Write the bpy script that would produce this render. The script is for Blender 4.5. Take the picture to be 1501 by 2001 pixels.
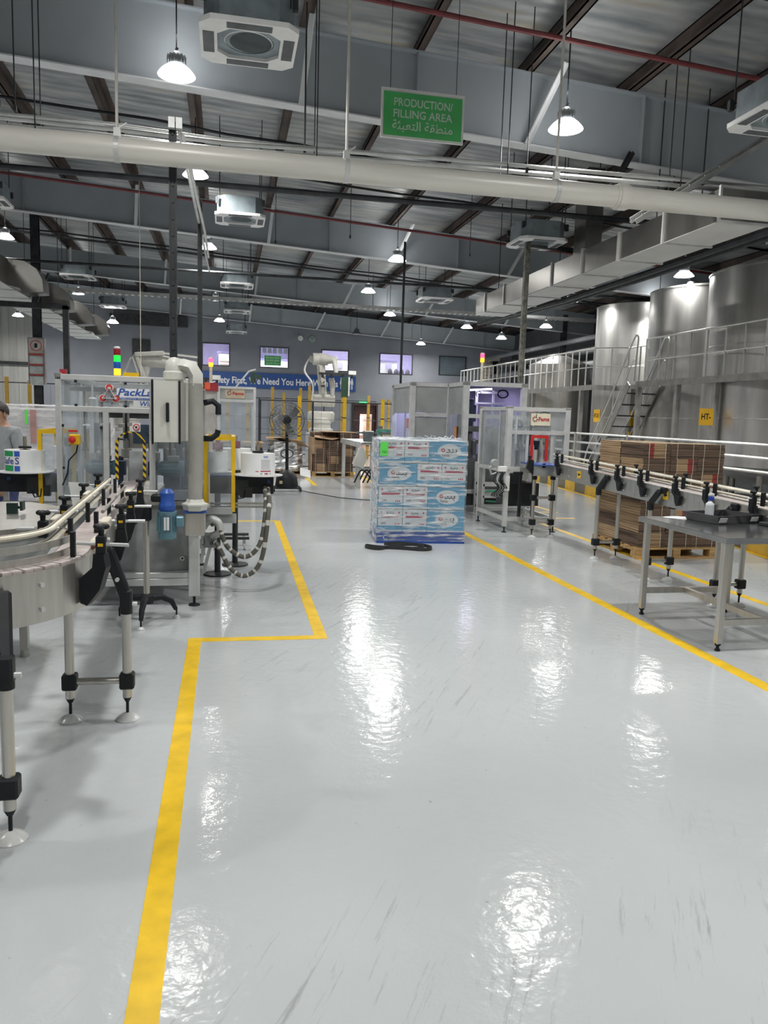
import bpy, bmesh, math, random
from mathutils import Vector as V, Matrix
random.seed(7)
SC = bpy.context.scene
COL = SC.collection
PI = math.pi
for _o in list(bpy.data.objects):
    bpy.data.objects.remove(_o)

# ------------------------------------------------------------------ camera
cd = bpy.data.cameras.new('camera'); cam = bpy.data.objects.new('camera', cd); COL.objects.link(cam)
cd.sensor_fit = 'HORIZONTAL'; cd.sensor_width = 36.0; cd.lens = 36.0 * 1500 / 1501
cd.clip_end = 200
cam.matrix_world = Matrix((( 0.97938233, -0.00416925, -0.20197247, 0.0),
                           (-0.19981205,  0.12727088, -0.97153346, 0.0),
                           ( 0.02975578,  0.99185923,  0.12381379, 1.65),
                           (0, 0, 0, 1)))
SC.camera = cam
SC.view_settings.view_transform = 'Standard'
SC.view_settings.look = 'None'
SC.view_settings.gamma = 1
SC.view_settings.use_curve_mapping = False
SC.view_settings.exposure = 0.0
LAMP_POWER = 104.0
try:
    SC.cycles.use_denoising = True
    SC.cycles.max_bounces = 8
    SC.cycles.transparent_max_bounces = 24
    SC.cycles.sample_clamp_indirect = 6
    SC.cycles.caustics_reflective = False
    SC.cycles.caustics_refractive = False
except Exception:
    pass
w = bpy.data.worlds.new('world'); SC.world = w; w.use_nodes = True
w.node_tree.nodes['Background'].inputs[0].default_value = (0.75, 0.82, 0.95, 1)
w.node_tree.nodes['Background'].inputs[1].default_value = 0.06

# ------------------------------------------------------------------ materials
MT = {}
def mat(name, col, rough=0.5, metal=0.0, var=0.12, scale=6.0, stretch=(1, 1, 1), bump=0.0, emit=0.0, spec=0.5, rvar=0.0, dark=None, coat=0.0):
    if name in MT: return MT[name]
    m = bpy.data.materials.new(name); m.use_nodes = True
    nt = m.node_tree; b = nt.nodes['Principled BSDF']
    b.inputs['Roughness'].default_value = rough
    b.inputs['Metallic'].default_value = metal
    b.inputs['Specular IOR Level'].default_value = spec
    if coat: b.inputs['Coat Weight'].default_value = coat
    c4 = (*col, 1)
    b.inputs['Base Color'].default_value = c4
    if emit:
        b.inputs['Emission Color'].default_value = c4
        b.inputs['Emission Strength'].default_value = emit
    if var or bump or rvar:
        tc = nt.nodes.new('ShaderNodeTexCoord'); mp = nt.nodes.new('ShaderNodeMapping')
        mp.inputs['Scale'].default_value = stretch
        nz = nt.nodes.new('ShaderNodeTexNoise'); nz.inputs['Scale'].default_value = scale; nz.inputs['Detail'].default_value = 4
        nt.links.new(tc.outputs['Object'], mp.inputs[0]); nt.links.new(mp.outputs[0], nz.inputs['Vector'])
        if var:
            rp = nt.nodes.new('ShaderNodeValToRGB')
            d = dark if dark else tuple(x * (1 - 2 * var) for x in col)
            lt = tuple(min(1, x * (1 + var)) for x in col)
            rp.color_ramp.elements[0].position = 0.3; rp.color_ramp.elements[0].color = (*d, 1)
            rp.color_ramp.elements[1].position = 0.62; rp.color_ramp.elements[1].color = (*lt, 1)
            nt.links.new(nz.outputs['Fac'], rp.inputs[0]); nt.links.new(rp.outputs[0], b.inputs['Base Color'])
        if rvar:
            mr = nt.nodes.new('ShaderNodeMapRange')
            mr.inputs['To Min'].default_value = max(0.02, rough - rvar); mr.inputs['To Max'].default_value = rough + rvar
            nt.links.new(nz.outputs['Fac'], mr.inputs[0]); nt.links.new(mr.outputs[0], b.inputs['Roughness'])
        if bump:
            bp = nt.nodes.new('ShaderNodeBump'); bp.inputs['Strength'].default_value = bump; bp.inputs['Distance'].default_value = 0.02
            nt.links.new(nz.outputs['Fac'], bp.inputs['Height']); nt.links.new(bp.outputs[0], b.inputs['Normal'])
    MT[name] = m
    return m

def clear(name, tint=(0.9, 0.93, 0.95), haze=0.14, rough=0.08, scale=3.0, amount=0.2, hazecol=(0.75, 0.78, 0.8), bump=0.0, stretch=(1, 1, 1), pos=(0.35, 0.7)):
    """see-through sheet: acrylic, glass or stretch film"""
    m = bpy.data.materials.new(name); m.use_nodes = True; nt = m.node_tree
    for n in list(nt.nodes): nt.nodes.remove(n)
    out = nt.nodes.new('ShaderNodeOutputMaterial')
    tr = nt.nodes.new('ShaderNodeBsdfTransparent'); tr.inputs[0].default_value = (*tint, 1)
    pb = nt.nodes.new('ShaderNodeBsdfPrincipled')
    pb.inputs['Base Color'].default_value = (*hazecol, 1); pb.inputs['Roughness'].default_value = rough
    mx = nt.nodes.new('ShaderNodeMixShader')
    tc = nt.nodes.new('ShaderNodeTexCoord'); mp = nt.nodes.new('ShaderNodeMapping'); mp.inputs['Scale'].default_value = stretch
    nz = nt.nodes.new('ShaderNodeTexNoise'); nz.inputs['Scale'].default_value = scale; nz.inputs['Detail'].default_value = 5
    mr = nt.nodes.new('ShaderNodeMapRange')
    mr.inputs['From Min'].default_value = pos[0]; mr.inputs['From Max'].default_value = pos[1]
    mr.inputs['To Min'].default_value = haze; mr.inputs['To Max'].default_value = haze + amount
    nt.links.new(tc.outputs['Object'], mp.inputs[0]); nt.links.new(mp.outputs[0], nz.inputs['Vector'])
    nt.links.new(nz.outputs['Fac'], mr.inputs[0]); nt.links.new(mr.outputs[0], mx.inputs[0])
    if bump:
        bp = nt.nodes.new('ShaderNodeBump'); bp.inputs['Strength'].default_value = bump; bp.inputs['Distance'].default_value = 0.05
        nt.links.new(nz.outputs['Fac'], bp.inputs['Height']); nt.links.new(bp.outputs[0], pb.inputs['Normal'])
    nt.links.new(tr.outputs[0], mx.inputs[1]); nt.links.new(pb.outputs[0], mx.inputs[2]); nt.links.new(mx.outputs[0], out.inputs[0])
    MT[name] = m
    return m

def floor_mat():
    m = bpy.data.materials.new('grey_epoxy_floor'); m.use_nodes = True; nt = m.node_tree; b = nt.nodes['Principled BSDF']
    L = nt.links.new; N = nt.nodes.new
    tc = N('ShaderNodeTexCoord')
    def noise(scale, stretch=(1, 1, 1), detail=4, rot=0, rough=0.5):
        mp = N('ShaderNodeMapping'); mp.vector_type = 'TEXTURE'; mp.inputs['Scale'].default_value = tuple(1 / q for q in stretch); mp.inputs['Rotation'].default_value = (0, 0, rot)
        n = N('ShaderNodeTexNoise'); n.inputs['Scale'].default_value = scale; n.inputs['Detail'].default_value = detail; n.inputs['Roughness'].default_value = rough
        L(tc.outputs['Object'], mp.inputs[0]); L(mp.outputs[0], n.inputs['Vector']); return n
    base = noise(0.8)
    r = N('ShaderNodeValToRGB'); L(base.outputs[0], r.inputs[0])
    r.color_ramp.elements[0].color = (0.49, 0.52, 0.53, 1); r.color_ramp.elements[0].position = 0.3
    r.color_ramp.elements[1].color = (0.56, 0.59, 0.60, 1); r.color_ramp.elements[1].position = 0.7
    # scuffs: long thin dark strokes, in worn patches only
    s1 = noise(6, (0.3, 4.0, 1), 6, 1.05, 0.75); s2 = noise(0.55, (1, 1, 1), 2)
    t1 = N('ShaderNodeMapRange'); t1.inputs['From Min'].default_value = 0.57; t1.inputs['From Max'].default_value = 0.68; L(s1.outputs[0], t1.inputs[0])
    t2 = N('ShaderNodeMapRange'); t2.inputs['From Min'].default_value = 0.45; t2.inputs['From Max'].default_value = 0.6; L(s2.outputs[0], t2.inputs[0])
    mu = N('ShaderNodeMath'); mu.operation = 'MULTIPLY'; L(t1.outputs[0], mu.inputs[0]); L(t2.outputs[0], mu.inputs[1])
    sc = N('ShaderNodeMath'); sc.operation = 'MULTIPLY'; sc.inputs[1].default_value = 0.42; L(mu.outputs[0], sc.inputs[0])
    # a few small specks of dirt
    s3 = noise(22, (1, 1, 1), 5); t3 = N('ShaderNodeMapRange'); t3.inputs['From Min'].default_value = 0.74; t3.inputs['From Max'].default_value = 0.78; t3.inputs['To Max'].default_value = 0.5; L(s3.outputs[0], t3.inputs[0])
    mxa = N('ShaderNodeMath'); mxa.operation = 'MAXIMUM'; L(sc.outputs[0], mxa.inputs[0]); L(t3.outputs[0], mxa.inputs[1])
    mx = N('ShaderNodeMixRGB'); mx.inputs[2].default_value = (0.17, 0.17, 0.165, 1)
    L(mxa.outputs[0], mx.inputs[0]); L(r.outputs[0], mx.inputs[1]); L(mx.outputs[0], b.inputs['Base Color'])
    b.inputs['Specular IOR Level'].default_value = 0.5
    rr = N('ShaderNodeMapRange'); rr.inputs['To Min'].default_value = 0.07; rr.inputs['To Max'].default_value = 0.17; L(s2.outputs[0], rr.inputs[0]); L(rr.outputs[0], b.inputs['Roughness'])
    bn = noise(16, (1, 1, 1), 3); bp = N('ShaderNodeBump'); bp.inputs['Strength'].default_value = 0.22; bp.inputs['Distance'].default_value = 0.012
    L(bn.outputs[0], bp.inputs['Height']); L(bp.outputs[0], b.inputs['Normal'])
    return m

def roof_mat():
    m = bpy.data.materials.new('foil_roof_lining'); m.use_nodes = True; nt = m.node_tree; b = nt.nodes['Principled BSDF']
    L = nt.links.new; N = nt.nodes.new
    tc = N('ShaderNodeTexCoord')
    mp = N('ShaderNodeMapping'); mp.inputs['Scale'].default_value = (0.5, 2.2, 1); L(tc.outputs['Object'], mp.inputs[0])
    n = N('ShaderNodeTexNoise'); n.inputs['Scale'].default_value = 1.6; n.inputs['Detail'].default_value = 5; L(mp.outputs[0], n.inputs['Vector'])
    r = N('ShaderNodeValToRGB'); L(n.outputs[0], r.inputs[0])
    r.color_ramp.elements[0].position = 0.32; r.color_ramp.elements[0].color = (0.23, 0.25, 0.265, 1)
    r.color_ramp.elements[1].position = 0.6; r.color_ramp.elements[1].color = (0.50, 0.515, 0.52, 1)
    e = r.color_ramp.elements.new(0.78); e.color = (0.52, 0.45, 0.31, 1)
    L(r.outputs[0], b.inputs['Base Color'])
    b.inputs['Metallic'].default_value = 0.25; b.inputs['Roughness'].default_value = 0.42
    wv = N('ShaderNodeTexWave'); wv.bands_direction = 'Y'; wv.inputs['Scale'].default_value = 1.4; wv.inputs['Distortion'].default_value = 2.5
    L(tc.outputs['Object'], wv.inputs['Vector'])
    bp = N('ShaderNodeBump'); bp.inputs['Strength'].default_value = 0.35; bp.inputs['Distance'].default_value = 0.05
    L(wv.outputs['Fac'], bp.inputs['Height']); L(bp.outputs[0], b.inputs['Normal'])
    return m

def layered_mat(name, c1, c2, scale=60):
    """edges of many stacked flat sheets"""
    m = bpy.data.materials.new(name); m.use_nodes = True; nt = m.node_tree; b = nt.nodes['Principled BSDF']
    L = nt.links.new; N = nt.nodes.new
    tc = N('ShaderNodeTexCoord'); mp = N('ShaderNodeMapping'); mp.inputs['Scale'].default_value = (1.2, 1.2, scale); L(tc.outputs['Object'], mp.inputs[0])
    n = N('ShaderNodeTexNoise'); n.inputs['Scale'].default_value = 1.0; n.inputs['Detail'].default_value = 3; L(mp.outputs[0], n.inputs['Vector'])
    r = N('ShaderNodeValToRGB'); L(n.outputs[0], r.inputs[0])
    r.color_ramp.elements[0].position = 0.38; r.color_ramp.elements[0].color = (*c2, 1)
    r.color_ramp.elements[1].position = 0.58; r.color_ramp.elements[1].color = (*c1, 1)
    L(r.outputs[0], b.inputs['Base Color']); b.inputs['Roughness'].default_value = 0.85
    bp = N('ShaderNodeBump'); bp.inputs['Strength'].default_value = 0.6; bp.inputs['Distance'].default_value = 0.01
    L(n.outputs[0], bp.inputs['Height']); L(bp.outputs[0], b.inputs['Normal'])
    MT[name] = m
    return m

def stripe_mat(name, c1, c2, axis, scale, thresh=0.5):
    m = bpy.data.materials.new(name); m.use_nodes = True; nt = m.node_tree; b = nt.nodes['Principled BSDF']
    L = nt.links.new; N = nt.nodes.new
    tc = N('ShaderNodeTexCoord'); wv = N('ShaderNodeTexWave'); wv.bands_direction = axis; wv.inputs['Scale'].default_value = scale
    L(tc.outputs['Object'], wv.inputs['Vector'])
    r = N('ShaderNodeValToRGB'); r.color_ramp.interpolation = 'CONSTANT'; r.color_ramp.elements[1].position = thresh
    r.color_ramp.elements[0].color = (*c1, 1); r.color_ramp.elements[1].color = (*c2, 1)
    L(wv.outputs['Fac'], r.inputs[0]); L(r.outputs[0], b.inputs['Base Color']); b.inputs['Roughness'].default_value = 0.5
    MT[name] = m
    return m

STEEL = mat('brushed_stainless', (0.60, 0.58, 0.54), 0.33, 0.9, 0.06, 5, (5, 5, .5), rvar=0.05)
TANK = mat('tank_stainless', (0.58, 0.575, 0.55), 0.36, 0.88, 0.16, 1.2, (2.2, 2.2, 0.25), rvar=0.10)
ALU = mat('aluminium_profile', (0.66, 0.67, 0.665), 0.42, 0.35, 0.05, 9)
ALUGREY = mat('aluminium_panel', (0.40, 0.42, 0.42), 0.5, 0.3, 0.06, 4)
GALV = mat('galvanised_sheet', (0.60, 0.61, 0.60), 0.45, 0.35, 0.10, 3)
DUCTM = mat('duct_cladding', (0.27, 0.262, 0.245), 0.32, 0.88, 0.10, 1.5, rvar=0.06)  # colour darkened to carry the shade on the duct sides
BLACK = mat('black_plastic', (0.013, 0.015, 0.018), 0.5, 0, 0.1, 10, spec=0.3)
RUBBER = mat('black_rubber', (0.025, 0.028, 0.03), 0.7, 0, 0.1, 10)
DKMETAL = mat('dark_painted_steel', (0.042, 0.046, 0.05), 0.5, 0.3, 0.2, 6)
RUST = mat('rusty_purlin', (0.085, 0.064, 0.055), 0.75, 0.1, 0.3, 3, (1, 0.4, 1))
RAFT = mat('grey_painted_rafter', (0.39, 0.43, 0.465), 0.5, 0.0, 0.05, 1)
RAFTL = mat('pale_brace_lit_flange', (0.70, 0.72, 0.73), 0.5, 0, 0.05, 3)
WHITE = mat('white_plastic', (0.80, 0.80, 0.78), 0.4, 0, 0.05, 5)
CREAM = mat('cream_plastic', (0.78, 0.74, 0.60), 0.4, 0, 0.08, 8)
BEIGE = mat('beige_powdercoat', (0.62, 0.62, 0.57), 0.4, 0, 0.05, 4)
PIPEM = mat('pipe_cladding', (0.74, 0.72, 0.66), 0.36, 0.05, 0.06, 2.2, (.4, 3, 3), rvar=0.05)
YEL = mat('yellow_paint', (0.80, 0.50, 0.015), 0.38, 0, 0.06, 6)
LINEY = mat('yellow_floor_paint', (0.86, 0.55, 0.012), 0.35, 0, 0.08, 7, bump=0.1)
RED = mat('red_plastic', (0.62, 0.03, 0.03), 0.4, 0, 0.05)
BLUE = mat('blue_paint', (0.02, 0.08, 0.36), 0.4, 0, 0.08)
BLUEB = mat('blue_belt', (0.03, 0.08, 0.32), 0.45, 0, 0.08)
MOTOR = mat('grey_blue_motor', (0.13, 0.25, 0.31), 0.4, 0.2, 0.1)
GREEN = mat('sign_green', (0.085, 0.50, 0.14), 0.45, 0, 0.08, 3)
CHAIN = mat('plastic_chain', (0.56, 0.49, 0.475), 0.45, 0, 0.08, 12)
CARD = mat('cardboard', (0.40, 0.27, 0.16), 0.85, 0, 0.12, 5)
CARDL = layered_mat('cardboard_edges', (0.48, 0.33, 0.19), (0.22, 0.14, 0.08), 55)
CARDD = layered_mat('cardboard_edges_dark', (0.17, 0.112, 0.078), (0.065, 0.043, 0.03), 55)
CARDR = layered_mat('cardboard_edges_red', (0.36, 0.05, 0.045), (0.17, 0.035, 0.03), 55)
WOOD = mat('pallet_wood', (0.46, 0.29, 0.12), 0.8, 0, 0.2, 5, (1, 6, 6))
WALLG = mat('grey_wall_paint', (0.26, 0.275, 0.31), 0.7, 0, 0.05, 1.2)
WALLB = mat('pale_wall_cladding', (0.44, 0.44, 0.42), 0.7, 0, 0.08, 1.2, (3, 1, 0.3))
WALLW = mat('pale_block_wall', (0.46, 0.475, 0.50), 0.7, 0, 0.06, 2)
PAPER = mat('white_paper', (0.82, 0.83, 0.84), 0.7, 0, 0.03)
SKIN = mat('skin', (0.42, 0.24, 0.16), 0.55, 0, 0.08, 20)
HAIR = mat('dark_hair', (0.035, 0.03, 0.028), 0.6, 0, 0.3, 60)
SHIRT = mat('grey_shirt', (0.36, 0.38, 0.40), 0.85, 0, 0.08, 14)
JEANS = mat('blue_trousers', (0.06, 0.08, 0.20), 0.85, 0, 0.1, 20)
ACRYL = clear('clear_acrylic', haze=0.10, amount=0.16, rough=0.12)
ACRYLD = clear('scuffed_acrylic', haze=0.30, amount=0.24, rough=0.2, scale=2.2, hazecol=(0.5, 0.52, 0.53))
GLASS = clear('window_glass', tint=(0.92, 0.93, 0.97), haze=0.05, amount=0.03, rough=0.04)
FILM = clear('stretch_film', haze=0.10, amount=0.62, rough=0.12, scale=3.0, hazecol=(0.92, 0.93, 0.95), bump=1.0, stretch=(1.0, 1.0, 8), pos=(0.50, 0.64))  # streaks of white haze paint the glare on the film
FILML = clear('layered_glare_film', haze=0.34, amount=0.5, rough=0.16, scale=2.6, hazecol=(0.92, 0.93, 0.95), bump=1.0, stretch=(1.0, 1.6, 5), pos=(0.42, 0.64))  # heavier white haze paints stronger glare on the left side
FILMW = clear('cloudy_stretch_film', haze=0.25, amount=0.35, rough=0.22, scale=3, hazecol=(0.9, 0.88, 0.88), bump=0.6, stretch=(1, 1, 4))
FOIL = mat('silver_foil', (0.62, 0.63, 0.63), 0.25, 0.75, 0.25, 7, bump=1.0)
HAZARD = stripe_mat('black_yellow_stripes', (0.85, 0.55, 0.02), (0.02, 0.02, 0.02), 'DIAGONAL', 11)
LENS = mat('lamp_lens', (1.0, 0.985, 0.95), 0.4, 0, 0, emit=18.0)
def glow(name, col, s): return mat(name, col, 0.4, 0, 0, emit=s)

# ------------------------------------------------------------------ mesh helpers
class MB:
    def __init__(s): s.v = []; s.f = []; s.mi = []
    def add(s, vs, fs, mi=0):
        n = len(s.v); s.v += [tuple(v) for v in vs]
        s.f += [tuple(i + n for i in f) for f in fs]; s.mi += [mi] * len(fs)
    def box(s, c, d, rz=0.0, b=0.0, mi=0, M=None):
        hx, hy, hz = d[0] / 2, d[1] / 2, d[2] / 2
        T = M if M else Matrix.Translation(V(c)) @ Matrix.Rotation(rz, 4, 'Z')
        if b <= 0:
            vs = [T @ V((sx * hx, sy * hy, sz * hz)) for sz in (-1, 1) for sy in (-1, 1) for sx in (-1, 1)]
            s.add(vs, [(0, 1, 3, 2), (4, 6, 7, 5), (0, 4, 5, 1), (2, 3, 7, 6), (0, 2, 6, 4), (1, 5, 7, 3)], mi); return
        b = min(b, hx * .9, hy * .9, hz * .9)
        vs = []; ix = {}
        for sx in (-1, 1):
            for sy in (-1, 1):
                for sz in (-1, 1):
                    for a in range(3):
                        p = [sx * (hx - b), sy * (hy - b), sz * (hz - b)]
                        p[a] = (sx * hx, sy * hy, sz * hz)[a]
                        ix[(sx, sy, sz, a)] = len(vs); vs.append(T @ V(p))
        fs = []
        for a in range(3):
            o = [q for q in range(3) if q != a]
            for sg in (-1, 1):
                f = []
                for u, w_ in ((-1, -1), (1, -1), (1, 1), (-1, 1)):
                    k = [0, 0, 0]; k[a] = sg; k[o[0]] = u; k[o[1]] = w_
                    f.append(ix[(*k, a)])
                fs.append(f)
            for u in (-1, 1):
                for w_ in (-1, 1):
                    k1 = [0, 0, 0]; k1[a] = -1; k1[o[0]] = u; k1[o[1]] = w_
                    k2 = list(k1); k2[a] = 1
                    fs.append((ix[(*k1, o[0])], ix[(*k2, o[0])], ix[(*k2, o[1])], ix[(*k1, o[1])]))
        for sx in (-1, 1):
            for sy in (-1, 1):
                for sz in (-1, 1):
                    fs.append(tuple(ix[(sx, sy, sz, a)] for a in range(3)))
        s.add(vs, fs, mi)
    def bb(s, x0, x1, y0, y1, z0, z1, b=0.0, mi=0):
        s.box(((x0 + x1) / 2, (y0 + y1) / 2, (z0 + z1) / 2), (abs(x1 - x0), abs(y1 - y0), abs(z1 - z0)), 0, b, mi)
    def bar(s, p, q, w, h=None, b=0.0, mi=0):
        p, q = V(p), V(q); d = q - p; L = d.length
        if L < 1e-6: return
        h = h or w; z = d / L
        up = V((0, 0, 1)) if abs(z.z) < 0.95 else V((0, 1, 0))
        x = up.cross(z).normalized(); y = z.cross(x)
        T = Matrix.Translation((p + q) / 2) @ Matrix((x, y, z)).transposed().to_4x4()
        s.box((0, 0, 0), (w, h, L), 0, b, mi, M=T)
    def tube(s, pts, r, n=10, mi=0, cap=True, closed=False, alt=None):
        pts = [V(p) for p in pts]; k = len(pts)
        rs = r if isinstance(r, (list, tuple)) else [r] * k
        rings = []; prev = None
        for i, p in enumerate(pts):
            if closed: t = (pts[(i + 1) % k] - pts[i - 1])
            else: t = pts[min(i + 1, k - 1)] - pts[max(i - 1, 0)]
            t.normalize()
            if prev is None:
                a = V((0, 0, 1)) if abs(t.z) < 0.9 else V((1, 0, 0))
                u = a.cross(t).normalized()
            else:
                u = prev - t * prev.dot(t)
                u = u.normalized() if u.length > 1e-6 else V((1, 0, 0))
            prev = u; w_ = t.cross(u)
            rings.append([p + (u * math.cos(2 * PI * j / n) + w_ * math.sin(2 * PI * j / n)) * rs[i] for j in range(n)])
        base = len(s.v)
        for rg in rings: s.v += [tuple(x) for x in rg]
        for i in range(k if closed else k - 1):
            a, b_ = base + i * n, base + ((i + 1) % k) * n
            for j in range(n):
                s.f.append((a + j, a + (j + 1) % n, b_ + (j + 1) % n, b_ + j))
                s.mi.append(mi if alt is None else alt[i % len(alt)])
        if cap and not closed:
            s.f.append(tuple(base + j for j in range(n))); s.mi.append(mi)
            s.f.append(tuple(base + (k - 1) * n + j for j in range(n))); s.mi.append(mi)
    def cyl(s, p, q, r, n=14, mi=0, r2=None):
        s.tube([p, q], [r, r if r2 is None else r2], n, mi)
    def lathe(s, c, prof, n=24, mi=0, axis='Z', caps=True):
        base = len(s.v); c = V(c)
        for r, h in prof:
            for j in range(n):
                a = 2 * PI * j / n
                p = V((r * math.cos(a), r * math.sin(a), h))
                if axis == 'Y': p = V((p.x, p.z, p.y))
                if axis == 'X': p = V((p.z, p.x, p.y))
                s.v.append(tuple(c + p))
        for i in range(len(prof) - 1):
            for j in range(n):
                a = base + i * n; b_ = a + n
                s.f.append((a + j, a + (j + 1) % n, b_ + (j + 1) % n, b_ + j)); s.mi.append(mi)
        if caps:
            for i in (0, len(prof) - 1):
                if prof[i][0] > 1e-4:
                    s.f.append(tuple(base + i * n + j for j in range(n))); s.mi.append(mi)
    def prism(s, poly, axis, a, b_, mi=0):
        """polygon in the plane normal to axis, extruded from a to b"""
        def P(u, w_, t): return {'X': (t, u, w_), 'Y': (u, t, w_), 'Z': (u, w_, t)}[axis]
        n = len(poly)
        vs = [P(u, w_, a) for u, w_ in poly] + [P(u, w_, b_) for u, w_ in poly]
        fs = [tuple(range(n)), tuple(range(n, 2 * n))] + [(i, (i + 1) % n, n + (i + 1) % n, n + i) for i in range(n)]
        s.add(vs, fs, mi)
    def quad(s, a, b_, c, d, mi=0): s.add([a, b_, c, d], [(0, 1, 2, 3)], mi)
    def ball(s, c, r, n=14, m=9, mi=0):
        r = r if isinstance(r, (tuple, list)) else (r, r, r)
        base = len(s.v)
        for i in range(m + 1):
            th = PI * i / m
            for j in range(n):
                a = 2 * PI * j / n
                s.v.append((c[0] + r[0] * math.sin(th) * math.cos(a), c[1] + r[1] * math.sin(th) * math.sin(a), c[2] + r[2] * math.cos(th)))
        for i in range(m):
            for j in range(n):
                a = base + i * n; b_ = a + n
                s.f.append((a + j, a + (j + 1) % n, b_ + (j + 1) % n, b_ + j)); s.mi.append(mi)
    def ribbon(s, pts, z0, z1, th, mi=0):
        """upright band following a plan curve of (x, y) points; z0/z1 heights, th thickness"""
        k = len(pts); L = []
        for i in range(k):
            a = V(pts[max(i - 1, 0)][:2]); b_ = V(pts[min(i + 1, k - 1)][:2]); d = (b_ - a)
            d = V((d.x, d.y)).normalized(); nrm = V((-d.y, d.x)) * th / 2
            p = V((pts[i][0], pts[i][1]))
            L.append((p + nrm, p - nrm))
        vs = []
        for a, b_ in L: vs += [(a.x, a.y, z0), (b_.x, b_.y, z0), (b_.x, b_.y, z1), (a.x, a.y, z1)]
        fs = []
        for i in range(k - 1):
            o = i * 4; q = o + 4
            for e in range(4): fs.append((o + e, o + (e + 1) % 4, q + (e + 1) % 4, q + e))
        fs += [(0, 1, 2, 3), tuple((k - 1) * 4 + e for e in range(4))]
        s.add(vs, fs, mi)
    def build(s, name, mats, parent=None, smooth=False, local=False, angle=38):
        mats = mats if isinstance(mats, (list, tuple)) else [mats]
        me = bpy.data.meshes.new(name); o = bpy.data.objects.new(name, me)
        vs = s.v
        if parent is not None:
            o.parent = parent
            r = parent
            while r.parent: r = r.parent
            if not local:
                inv = r.matrix_basis.inverted()
                vs = [tuple(inv @ V(v)) for v in vs]
        elif not local and vs:
            xs = [v[0] for v in vs]; ys = [v[1] for v in vs]; zs = [v[2] for v in vs]
            c = ((min(xs) + max(xs)) / 2, (min(ys) + max(ys)) / 2, min(zs))
            vs = [(v[0] - c[0], v[1] - c[1], v[2] - c[2]) for v in vs]; o.location = c
        me.from_pydata(vs, [], s.f)
        for m in mats: me.materials.append(m)
        me.polygons.foreach_set('material_index', s.mi)
        bm = bmesh.new(); bm.from_mesh(me)
        bmesh.ops.recalc_face_normals(bm, faces=bm.faces)
        bm.to_mesh(me); bm.free()
        if smooth:
            me.polygons.foreach_set('use_smooth', [True] * len(me.polygons))
            me.set_sharp_from_angle(angle=math.radians(angle))
        me.update()
        COL.objects.link(o)
        return o

def tag(o, label, cat, group=None):
    o['label'] = label; o['category'] = cat
    if group: o['group'] = group
    return o
def thing(name, label, cat, loc=(0, 0, 0), rz=0.0, group=None):
    o = bpy.data.objects.new(name, None); COL.objects.link(o)
    o.empty_display_size = 0.1
    o.location = loc; o.rotation_euler = (0, 0, rz)
    o.matrix_basis = Matrix.Translation(V(loc)) @ Matrix.Rotation(rz, 4, 'Z')
    return tag(o, label, cat, group)
def struct(o, label=None):
    o['kind'] = 'structure'
    if label: o['label'] = label
    return o
KIDS = {}
def dup(root, loc, rz=0.0, label=None, group=None):
    def cp(o, par):
        c = o.copy(); COL.objects.link(c)
        if par is not None: c.parent = par
        for k in kids.get(o.name, []): cp(k, c)
        return c
    kids = {}
    for o in bpy.data.objects:
        if o.parent: kids.setdefault(o.parent.name, []).append(o)
    c = cp(root, None)
    c.matrix_basis = Matrix.Translation(V(loc)) @ Matrix.Rotation(rz, 4, 'Z')
    if label: c['label'] = label
    if group: c['group'] = group
    return c

_TX = {}
def text_mesh(body, size, bold=0.0, shear=0.0, align='CENTER'):
    key = (body, size, bold, shear, align)
    if key in _TX: return _TX[key]
    cu = bpy.data.curves.new('lettering', 'FONT'); cu.body = body; cu.size = size; cu.align_x = align; cu.align_y = 'CENTER'
    cu.offset = bold * size; cu.shear = shear; cu.resolution_u = 3
    o = bpy.data.objects.new('lettering', cu); COL.objects.link(o)
    bpy.context.view_layer.update()
    me = bpy.data.meshes.new_from_object(o.evaluated_get(bpy.context.evaluated_depsgraph_get()))
    vs = [tuple(v.co) for v in me.vertices]; fs = [tuple(p.vertices) for p in me.polygons]
    bpy.data.objects.remove(o); bpy.data.meshes.remove(me); bpy.data.curves.remove(cu)
    _TX[key] = (vs, fs)
    return vs, fs
def put_text(mb, body, origin, size, ux=(1, 0, 0), uy=(0, 0, 1), bold=0.0, mi=0, shear=0.0, width=None, align='CENTER', wrap=None):
    """flat lettering on a real surface; width squeezes the line to that length; wrap=(radius) bends it round a vertical cylinder centred on origin"""
    vs, fs = text_mesh(body, size, bold, shear, align)
    if not vs: return
    k = 1.0
    if width:
        xs = [v[0] for v in vs]; k = width / max(1e-6, max(xs) - min(xs))
    o, ux, uy = V(origin), V(ux), V(uy)
    if wrap:
        R, a0 = wrap
        out = []
        for v in vs:
            a = a0 + v[0] * k / R
            out.append((o.x + R * math.cos(a), o.y + R * math.sin(a), o.z + v[1]))
        mb.add(out, fs, mi)
    else:
        mb.add([o + ux * (v[0] * k) + uy * v[1] for v in vs], fs, mi)

def smooth_pts(P, n):
    P = [V(p) for p in P]; out = []
    for i in range(len(P) - 1):
        p0, p1, p2, p3 = P[max(i - 1, 0)], P[i], P[i + 1], P[min(i + 2, len(P) - 1)]
        for k in range(n):
            t_ = k / n; out.append(.5 * ((2 * p1) + (p2 - p0) * t_ + (2 * p0 - 5 * p1 + 4 * p2 - p3) * t_ ** 2 + (3 * p1 - p0 - 3 * p2 + p3) * t_ ** 3))
    out.append(P[-1]); return out
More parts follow.
